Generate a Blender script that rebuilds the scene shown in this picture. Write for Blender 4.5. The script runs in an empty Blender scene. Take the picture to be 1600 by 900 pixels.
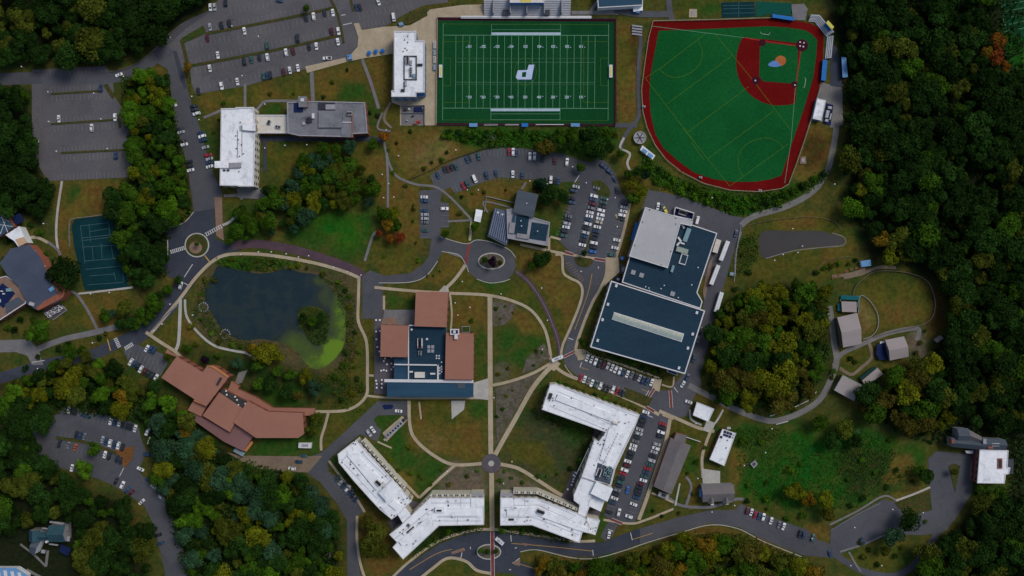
import bpy, math, random
import numpy as np
from mathutils import Vector, geometry
R = math.radians
random.seed(7); RNG = np.random.default_rng(11)
C = bpy.context.scene.collection
SC = bpy.context.scene

# ------------------------------------------------------------------ camera, sky, sun, exposure
S = 0.42          # metres on the ground per photo pixel (100 yards of the field = 217 px)
H = 600.0         # flying height
cam = bpy.data.cameras.new('camera'); camo = bpy.data.objects.new('camera', cam); C.objects.link(camo)
camo.location = (0, 0, H); cam.sensor_width = 36
cam.lens = 18 * H / (800 * S); cam.clip_start = 1; cam.clip_end = 5000
SC.camera = camo
SUN_EL, SUN_AZ = 52, 50     # azimuth clockwise from north (photo up = +Y)
wd = bpy.data.worlds.new('World'); SC.world = wd; wd.use_nodes = True
nt = wd.node_tree; bg = nt.nodes['Background']
sky = nt.nodes.new('ShaderNodeTexSky'); sky.sky_type = 'NISHITA'; sky.sun_disc = False
sky.sun_elevation = R(SUN_EL); sky.sun_rotation = R(SUN_AZ); sky.air_density = 1.3; sky.dust_density = 3.0
nt.links.new(sky.outputs[0], bg.inputs[0]); bg.inputs[1].default_value = 0.094
sl = bpy.data.lights.new('sun', 'SUN'); sl.energy = 1.6; sl.angle = R(22); sl.color = (1, .96, .9)
so = bpy.data.objects.new('sun', sl); C.objects.link(so); so.location = (0, 0, 700)
so.rotation_euler = (R(90 - SUN_EL), 0, R(180 - SUN_AZ))
SC.view_settings.view_transform = 'Standard'; SC.view_settings.look = 'None'
SC.view_settings.exposure = -0.12; SC.view_settings.gamma = 1

# ------------------------------------------------------------------ helpers
def W(px, py, z=0.0):
    k = (H - z) / H * S
    return ((px - 800) * k, (450 - py) * k, z)
def srgb(r, g, b):
    return tuple((c / 255 / 12.92) if c / 255 <= .04045 else ((c / 255 + .055) / 1.055) ** 2.4 for c in (r, g, b))
MATS = {}
def mat(name, a, b=None, scale=.2, rough=.9, fine=None, spec=.06, metal=0, streak=None, dirt=None, bump=0, crack=None):
    """procedural surface: a/b mixed by world-space noise, optional fine grain, optional dirt stains"""
    m = bpy.data.materials.new(name); m.use_nodes = True; n = m.node_tree; N = n.nodes; L = n.links
    p = N['Principled BSDF']; p.inputs['Roughness'].default_value = rough
    p.inputs['Specular IOR Level'].default_value = spec; p.inputs['Metallic'].default_value = metal
    geo = N.new('ShaderNodeNewGeometry'); src = geo.outputs['Position']
    if streak:
        mp = N.new('ShaderNodeMapping'); mp.inputs['Scale'].default_value = streak[:3]
        mp.inputs['Rotation'].default_value = (0, 0, R(streak[3]) if len(streak) > 3 else 0)
        L.new(src, mp.inputs[0]); src = mp.outputs[0]
    if b is None: b = tuple(c * .8 for c in a)
    no = N.new('ShaderNodeTexNoise'); no.inputs['Scale'].default_value = scale; no.inputs['Detail'].default_value = 6
    no.inputs['Roughness'].default_value = .65; L.new(src, no.inputs[0])
    cr = N.new('ShaderNodeValToRGB'); cr.color_ramp.elements[0].position = .36; cr.color_ramp.elements[1].position = .64
    cr.color_ramp.elements[0].color = (*a, 1); cr.color_ramp.elements[1].color = (*b, 1)
    L.new(no.outputs[0], cr.inputs[0]); out = cr.outputs[0]
    if fine:
        f = N.new('ShaderNodeTexNoise'); f.inputs['Scale'].default_value = fine[0]; f.inputs['Detail'].default_value = 3
        L.new(geo.outputs['Position'], f.inputs[0])
        mr = N.new('ShaderNodeMapRange'); mr.inputs[1].default_value = .3; mr.inputs[2].default_value = .7
        mr.inputs[3].default_value = 1 - fine[1]; mr.inputs[4].default_value = 1 + fine[1]
        L.new(f.outputs[0], mr.inputs[0])
        mx = N.new('ShaderNodeVectorMath'); mx.operation = 'SCALE'
        L.new(out, mx.inputs[0]); L.new(mr.outputs[0], mx.inputs['Scale']); out = mx.outputs[0]
    if dirt:
        f = N.new('ShaderNodeTexNoise'); f.inputs['Scale'].default_value = dirt[1]; f.inputs['Detail'].default_value = 8
        f.inputs['Roughness'].default_value = .75; f.inputs['Distortion'].default_value = .6
        L.new(geo.outputs['Position'], f.inputs[0])
        mr = N.new('ShaderNodeMapRange'); mr.inputs[1].default_value = dirt[2]; mr.inputs[2].default_value = dirt[2] + .12
        mr.inputs[4].default_value = dirt[3]
        L.new(f.outputs[0], mr.inputs[0])
        mi = N.new('ShaderNodeMix'); mi.data_type = 'RGBA'
        L.new(mr.outputs[0], mi.inputs[0]); L.new(out, mi.inputs[6]); mi.inputs[7].default_value = (*dirt[0], 1); out = mi.outputs[2]
    if crack:       # irregular sealed cracks and patch edges
        nd = N.new('ShaderNodeTexNoise'); nd.inputs['Scale'].default_value = .15; nd.inputs['Detail'].default_value = 5; L.new(geo.outputs['Position'], nd.inputs[0])
        sc_ = N.new('ShaderNodeVectorMath'); sc_.operation = 'SCALE'; sc_.inputs['Scale'].default_value = 9; L.new(nd.outputs['Color'], sc_.inputs[0])
        av = N.new('ShaderNodeVectorMath'); L.new(geo.outputs['Position'], av.inputs[0]); L.new(sc_.outputs[0], av.inputs[1])
        vo = N.new('ShaderNodeTexVoronoi'); vo.feature = 'DISTANCE_TO_EDGE'; vo.inputs['Scale'].default_value = crack[0]; L.new(av.outputs[0], vo.inputs[0])
        mr = N.new('ShaderNodeMapRange'); mr.inputs[1].default_value = .0; mr.inputs[2].default_value = crack[1]; mr.inputs[3].default_value = crack[2]; mr.inputs[4].default_value = 1; L.new(vo.outputs['Distance'], mr.inputs[0])
        v2 = N.new('ShaderNodeTexVoronoi'); v2.inputs['Scale'].default_value = crack[0] * .6; L.new(av.outputs[0], v2.inputs[0]); sp = N.new('ShaderNodeSeparateColor'); L.new(v2.outputs['Color'], sp.inputs[0])
        m3 = N.new('ShaderNodeMapRange'); m3.inputs[3].default_value = .90; m3.inputs[4].default_value = 1.10; L.new(sp.outputs[0], m3.inputs[0])
        mu = N.new('ShaderNodeMath'); mu.operation = 'MULTIPLY'; L.new(mr.outputs[0], mu.inputs[0]); L.new(m3.outputs[0], mu.inputs[1])
        mx = N.new('ShaderNodeVectorMath'); mx.operation = 'SCALE'; L.new(out, mx.inputs[0]); L.new(mu.outputs[0], mx.inputs['Scale']); out = mx.outputs[0]
    L.new(out, p.inputs['Base Color'])
    if bump:
        bp = N.new('ShaderNodeBump'); bp.inputs['Strength'].default_value = bump; bp.inputs['Distance'].default_value = .3
        f = N.new('ShaderNodeTexNoise'); f.inputs['Scale'].default_value = 1.2; f.inputs['Detail'].default_value = 6
        L.new(geo.outputs['Position'], f.inputs[0]); L.new(f.outputs[0], bp.inputs['Height']); L.new(bp.outputs[0], p.inputs['Normal'])
    MATS[name] = m
    return m
def G_(v): return (v, v, v)
M = {}
M['asphalt'] = mat('asphalt', (.074, .077, .090), (.092, .095, .108), .05, crack=(.04, .012, .86), fine=(1.6, .12), dirt=((.05, .052, .065), .12, .60, .6))
M['new_asphalt'] = mat('new_asphalt', (.041, .049, .069), (.056, .063, .083), .06, crack=(.03, .015, .85), fine=(1.6, .12))
M['old_asphalt'] = mat('old_asphalt', (.096, .093, .104), (.118, .114, .122), .04, crack=(.045, .014, .84), fine=(1.2, .14), dirt=((.06, .06, .075), .09, .58, .6))
M['gravel'] = mat('gravel', (.15, .145, .145), (.20, .19, .18), .12, fine=(1.5, .16))
M['dirt_track'] = mat('dirt_track', (.17, .125, .09), (.22, .17, .125), .1, fine=(1.2, .18))
M['concrete'] = mat('concrete', (.35, .285, .20), (.43, .36, .26), .12, fine=(.9, .08), dirt=((.20, .17, .135), .3, .62, .4))
M['pale_concrete'] = mat('pale_concrete', (.36, .355, .33), (.45, .44, .41), .12, fine=(.9, .08))
M['grey_paving'] = mat('grey_paving', (.15, .145, .155), (.19, .185, .19), .2, fine=(1, .1))
M['dark_paving'] = mat('dark_paving', (.085, .075, .09), (.11, .10, .115), .2, fine=(1, .1))
M['brick_paving'] = mat('brick_paving', (.075, .050, .066), (.10, .062, .078), .12, fine=(1.3, .14))
M['red_paving'] = mat('red_paving', (.16, .045, .045), (.21, .06, .055), .3, fine=(1.3, .14))
M['tan_paving'] = mat('tan_paving', (.20, .13, .10), (.25, .16, .12), .2, fine=(1, .1))
M['mulch'] = mat('mulch', (.13, .065, .025), (.20, .08, .025), .3, fine=(1.2, .2))
M['planting'] = mat('planting', (.085, .075, .055), (.135, .115, .095), .22, fine=(1.4, .3), dirt=((.05, .06, .018), .12, .5, .8))
M['white_paint'] = mat('white_paint', (.62, .62, .62), (.5, .5, .5), .8)
M['pale_line'] = mat('pale_line', (.22, .23, .24), (.15, .155, .165), .25)
M['yellow_paint'] = mat('yellow_paint', (.55, .32, .05), (.42, .26, .06), .8)
M['turf'] = mat('turf', (.004, .048, .015), (.007, .066, .020), .035, streak=(1, .12, 1), fine=(.8, .16), dirt=((.012, .035, .022), .05, .60, .5))
M['turf_line'] = mat('turf_line', (.16, .33, .22), (.13, .28, .18), .3)
M['turf_white'] = mat('turf_white', (.42, .52, .60), (.34, .44, .54), .3)
M['turf_yellow'] = mat('turf_yellow', (.09, .16, .012), (.07, .14, .012), .3)
M['ball_turf'] = mat('ball_turf', (.004, .074, .017), (.006, .098, .022), .025, fine=(.6, .14), dirt=((.006, .055, .022), .04, .58, .6))
M['ball_red'] = mat('ball_red', (.115, .003, .003), (.145, .005, .005), .06, fine=(.8, .14))
M['ball_line'] = mat('ball_line', (.10, .20, .015), (.085, .17, .015), .3)
M['base_dark'] = mat('base_dark', (.035, .006, .014), (.055, .009, .02), .5)
M['court'] = mat('court', (.004, .030, .038), (.006, .038, .046), .08, fine=(.7, .08))
M['court_line'] = mat('court_line', (.09, .17, .18), (.07, .13, .14), .4)
M['membrane'] = mat('white_membrane', (.72, .75, .80), (.84, .86, .90), .12, rough=.6, fine=(.6, .05), dirt=((.42, .44, .49), .16, .52, .62))
M['cream_roof'] = mat('cream_membrane', (.56, .53, .48), (.64, .61, .56), .15, rough=.7, fine=(.6, .05), dirt=((.4, .37, .33), .1, .6, .5))
M['pale_roof'] = mat('pale_grey_membrane', (.40, .405, .42), (.46, .465, .48), .05, rough=.7, fine=(.5, .03), dirt=((.3, .3, .32), .06, .62, .4))
M['blue_roof'] = mat('blue_black_membrane', (.012, .034, .058), (.018, .045, .074), .05, rough=.55, fine=(.5, .10), streak=(.25, 1, 1, 17), dirt=((.03, .06, .09), .08, .62, .5))
M['blue_metal'] = mat('blue_metal_roof', (.022, .060, .105), (.028, .074, .125), .1, rough=.5, streak=(.2, 2.2, 1, 0))
M['red_roof'] = mat('red_roof', (.285, .135, .098), (.32, .152, .11), .04, rough=.8, fine=(.7, .04), dirt=((.21, .085, .07), .06, .6, .5))
M['grey_roof'] = mat('grey_stained_roof', (.15, .155, .18), (.21, .215, .24), .12, rough=.8, fine=(.8, .08), dirt=((.075, .08, .095), .14, .54, .75))
M['slate'] = mat('slate_roof', (.065, .082, .105), (.080, .098, .122), .1, rough=.7, streak=(.3, 2.5, 1, 80), fine=(1, .08))
M['shingle'] = mat('grey_shingle', (.14, .13, .135), (.165, .152, .155), .15, rough=.9, fine=(1.2, .10))
M['barn_roof'] = mat('barn_roof', (.30, .265, .265), (.33, .29, .285), .15, rough=.7, streak=(.4, 2, 1, 15))
M['brick'] = mat('red_brick', (.24, .085, .055), (.30, .11, .07), .5, fine=(2, .15))
M['cream_wall'] = mat('cream_wall', (.52, .50, .42), (.58, .55, .46), .3)
M['white_wall'] = mat('white_wall', (.60, .62, .65), (.68, .70, .72), .3)
M['blue_wall'] = mat('pale_blue_wall', (.16, .24, .36), (.20, .29, .42), .3)
M['grey_wall'] = mat('grey_wall', (.22, .22, .23), (.28, .28, .29), .3)
M['dark_wall'] = mat('dark_wall', (.05, .055, .07), (.07, .075, .09), .3)
M['trim'] = mat('white_trim', (.55, .55, .58), (.62, .62, .65), .5, rough=.6)
M['grey_trim'] = mat('grey_trim', (.26, .26, .29), (.32, .32, .35), .5, rough=.6)
M['glass'] = mat('window_glass', (.018, .024, .034), (.03, .038, .05), .5, rough=.15, spec=.5)
M['pale_glass'] = mat('skylight_panel', (.40, .44, .36), (.50, .52, .42), .6, rough=.4, fine=(1.2, .2))
M['solar'] = mat('solar_panel', (.012, .02, .05), (.02, .03, .07), .5, rough=.25, spec=.5)
M['metal'] = mat('galvanised_metal', (.34, .35, .37), (.42, .43, .45), .8, rough=.5)
M['dark_metal'] = mat('dark_metal', (.03, .032, .04), (.05, .052, .06), .8, rough=.6)
M['teal_metal'] = mat('teal_metal', (.16, .27, .31), (.21, .33, .37), .8, rough=.5)
M['bright_blue'] = mat('bright_blue', (.02, .14, .42), (.025, .17, .5), .5, rough=.6)
M['sky_blue'] = mat('sky_blue', (.12, .26, .48), (.15, .31, .55), .5, rough=.6)
M['navy'] = mat('navy', (.008, .016, .06), (.012, .022, .08), .5, rough=.6)
M['yellow'] = mat('yellow_panel', (.55, .50, .08), (.62, .58, .14), .6)
M['orange'] = mat('orange_dirt', (.36, .10, .03), (.42, .15, .05), .3)
M['red'] = mat('red_panel', (.42, .02, .02), (.5, .03, .03), .6)
M['wood'] = mat('weathered_wood', (.16, .13, .10), (.22, .18, .14), .8)
M['bark'] = mat('bark', (.06, .045, .035), (.09, .07, .055), 1.5)
M['dead_bark'] = mat('grey_bark', (.23, .22, .21), (.30, .29, .27), 1.5)
M['tyre'] = mat('tyre_rubber', (.012, .012, .012), (.02, .02, .02), 3)
M['umbrella'] = mat('umbrella_white', (.7, .7, .72), (.75, .75, .77), 1)

M['verge'] = mat('verge_grass', (.075, .055, .018), (.034, .056, .014), .25, fine=(1.0, .35))
M['lawn'] = mat('lawn_grass', (.026, .060, .012), (.050, .062, .014), .2, fine=(1.0, .3))

def obj_color_mat(name, rough, spec, tint_attr=False, shade=False):
    m = bpy.data.materials.new(name); m.use_nodes = True; n = m.node_tree; N = n.nodes; L = n.links
    p = N['Principled BSDF']; p.inputs['Roughness'].default_value = rough; p.inputs['Specular IOR Level'].default_value = spec
    if tint_attr:
        a = N.new('ShaderNodeAttribute'); a.attribute_name = 'tint'; out = a.outputs['Color']
    else:
        oi = N.new('ShaderNodeObjectInfo'); out = oi.outputs['Color']
    if shade:
        a = N.new('ShaderNodeAttribute'); a.attribute_name = 'leaf'
        geo = N.new('ShaderNodeNewGeometry'); no = N.new('ShaderNodeTexNoise'); no.inputs['Scale'].default_value = .35
        L.new(geo.outputs['Position'], no.inputs[0])
        mr = N.new('ShaderNodeMapRange'); mr.inputs[1].default_value = .3; mr.inputs[2].default_value = .7
        mr.inputs[3].default_value = .85; mr.inputs[4].default_value = 1.15; L.new(no.outputs[0], mr.inputs[0])
        mu = N.new('ShaderNodeMath'); mu.operation = 'MULTIPLY'; L.new(a.outputs['Fac'], mu.inputs[0]); L.new(mr.outputs[0], mu.inputs[1])
        mx = N.new('ShaderNodeVectorMath'); mx.operation = 'SCALE'; L.new(out, mx.inputs[0]); L.new(mu.outputs[0], mx.inputs['Scale']); out = mx.outputs[0]
    L.new(out, p.inputs['Base Color'])
    return m
M['car_paint'] = obj_color_mat('car_paint', .35, .5)
M['leaves'] = obj_color_mat('leaves', .9, .02, shade=True)
M['wood_leaves'] = obj_color_mat('woodland_leaves', .9, .02, tint_attr=True, shade=True)

class MB:
    def __init__(s): s.v = []; s.f = []; s.m = []; s.mi = 0
    def add(s, vs, fs):
        o = len(s.v); s.v += [tuple(v) for v in vs]
        for f in fs: s.f.append(tuple(i + o for i in f)); s.m.append(s.mi)
    def poly(s, pts):            # flat (or any-z) simple polygon, facing up
        tr = geometry.tessellate_polygon([[Vector(p) for p in pts]])
        out = []
        for a, b, c in tr:
            A, B, Cc = (Vector(pts[i]) for i in (a, b, c))
            if (B - A).cross(Cc - A).z < 0: a, c = c, a
            out.append((a, b, c))
        s.add(pts, out)
    def walls(s, pts, z0):
        n = len(pts); vs = list(pts) + [(p[0], p[1], z0) for p in pts]
        ar = sum(pts[i][0] * pts[(i + 1) % n][1] - pts[(i + 1) % n][0] * pts[i][1] for i in range(n))
        s.add(vs, [((i, i + n, (i + 1) % n + n, (i + 1) % n) if ar > 0 else (i, (i + 1) % n, (i + 1) % n + n, i + n)) for i in range(n)])
    def prism(s, pts, z0): s.poly(pts); s.walls(pts, z0)
    def box(s, x, y, z, sx, sy, sz, a=0, taper=1.0):     # base centre x,y,z
        ca, sa = math.cos(a), math.sin(a); vs = []
        for zz, t in ((z, 1), (z + sz, taper)):
            for dx, dy in ((-.5, -.5), (.5, -.5), (.5, .5), (-.5, .5)):
                u, v = dx * sx * t, dy * sy * t; vs.append((x + u * ca - v * sa, y + u * sa + v * ca, zz))
        s.add(vs, [(0, 3, 2, 1), (4, 5, 6, 7), (0, 1, 5, 4), (1, 2, 6, 5), (2, 3, 7, 6), (3, 0, 4, 7)])
    def tube(s, a, b, r0, r1=None, n=6):
        r1 = r0 if r1 is None else r1; a = Vector(a); b = Vector(b); d = (b - a).normalized()
        u = d.cross(Vector((0, 0, 1)) if abs(d.z) < .9 else Vector((1, 0, 0))).normalized(); w = d.cross(u)
        vs = [a + (u * math.cos(t) + w * math.sin(t)) * r0 for t in [2 * math.pi * i / n for i in range(n)]]
        vs += [b + (u * math.cos(t) + w * math.sin(t)) * r1 for t in [2 * math.pi * i / n for i in range(n)]]
        s.add(vs, [(i, (i + 1) % n, (i + 1) % n + n, i + n) for i in range(n)] + [tuple(range(n - 1, -1, -1)), tuple(range(n, 2 * n))])
    def build(s, name, m, parent=None, mesh=None, loc=None):
        me = bpy.data.meshes.new(name)
        off = Vector(parent.location) if parent is not None else Vector((0, 0, 0))
        if loc is not None: off = off + Vector(loc)
        me.from_pydata([(v[0] - off.x, v[1] - off.y, v[2] - off.z) for v in s.v], [], s.f)
        for k in (m if isinstance(m, (list, tuple)) else [m]): me.materials.append(M[k] if isinstance(k, str) else k)
        if any(s.m): me.polygons.foreach_set('material_index', s.m)
        me.update(); o = bpy.data.objects.new(name, me); C.objects.link(o)
        if loc is not None: o.location = loc
        if parent is not None: o.parent = parent
        return o
def tag(o, label=None, cat=None, group=None, kind=None):
    for k, v in (('label', label), ('category', cat), ('group', group), ('kind', kind)):
        if v: o[k] = v
    return o
def empty(name, loc, label, cat, group=None, rz=0):
    o = bpy.data.objects.new(name, None); C.objects.link(o); o.location = loc; o.rotation_euler = (0, 0, rz); o.empty_display_size = 1
    return tag(o, label, cat, group)
def spline(pts, closed=False, n=6):
    out = []; L = len(pts); rng = range(L if closed else L - 1)
    for i in rng:
        g = (lambda k: pts[k % L]) if closed else (lambda k: pts[max(0, min(L - 1, k))])
        p0, p1, p2, p3 = g(i - 1), g(i), g(i + 1), g(i + 2)
        for j in range(n):
            t = j / n
            out.append(tuple(.5 * (2 * p1[k] + (p2[k] - p0[k]) * t + (2 * p0[k] - 5 * p1[k] + 4 * p2[k] - p3[k]) * t * t + (3 * p1[k] - p0[k] - 3 * p2[k] + p3[k]) * t ** 3) for k in (0, 1)))
    if not closed: out.append(tuple(pts[-1][:2]))
    return out
def offset_line(pts, w):
    out = []
    for i, p in enumerate(pts):
        a = pts[max(0, i - 1)]; b = pts[min(len(pts) - 1, i + 1)]
        dx, dy = b[0] - a[0], b[1] - a[1]; l = math.hypot(dx, dy) or 1
        out.append((p[0] - dy / l * w, p[1] + dx / l * w))
    return out
Z = {'road': .10, 'path': .172, 'mark': .160}
def level(kind):
    Z[kind] += .002; return Z[kind]
def sheet(name, m, pts, z, smooth=False, skirt=True, mb=None):
    """a slab of ground surface traced on the ground, with real sides"""
    if smooth: pts = spline(pts, True, 5)
    b = mb or MB(); w = [W(p[0], p[1])[:2] + (z,) for p in pts]
    b.poly(w)
    if skirt: b.walls(w, -.1)
    if mb is None: return tag(b.build(name, m), kind='structure')
def strip_mb(b, pts, wpx, z, smooth=True, skirt=True):
    if smooth and len(pts) > 2: pts = spline(pts, False, 6)
    l = offset_line(pts, wpx / 2); r = offset_line(pts, -wpx / 2)
    L_ = [W(*p)[:2] for p in l]; R_ = [W(*p)[:2] for p in r]; n = len(L_)
    vs = [(x, y, z) for x, y in L_] + [(x, y, z) for x, y in R_]
    b.add(vs, [(i, i + 1, n + i + 1, n + i) for i in range(n - 1)])
    if skirt:
        v2 = vs + [(x, y, -.1) for x, y, _ in vs]; q = 2 * n
        b.add(v2, [(i, i + q, i + 1 + q, i + 1) for i in range(n - 1)] + [(n + i, n + i + 1, n + i + 1 + q, n + i + q) for i in range(n - 1)] + [(0, n, n + q, q), (n - 1, n - 1 + q, 2 * n - 1 + q, 2 * n - 1)])
def strip(name, m, pts, w, z, smooth=True):
    b = MB(); strip_mb(b, pts, w, z, smooth); return tag(b.build(name, m), kind='structure')
def P(s):  # "x,y x,y" -> list
    return [tuple(float(c) for c in t.split(',')) for t in s.split()]

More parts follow.
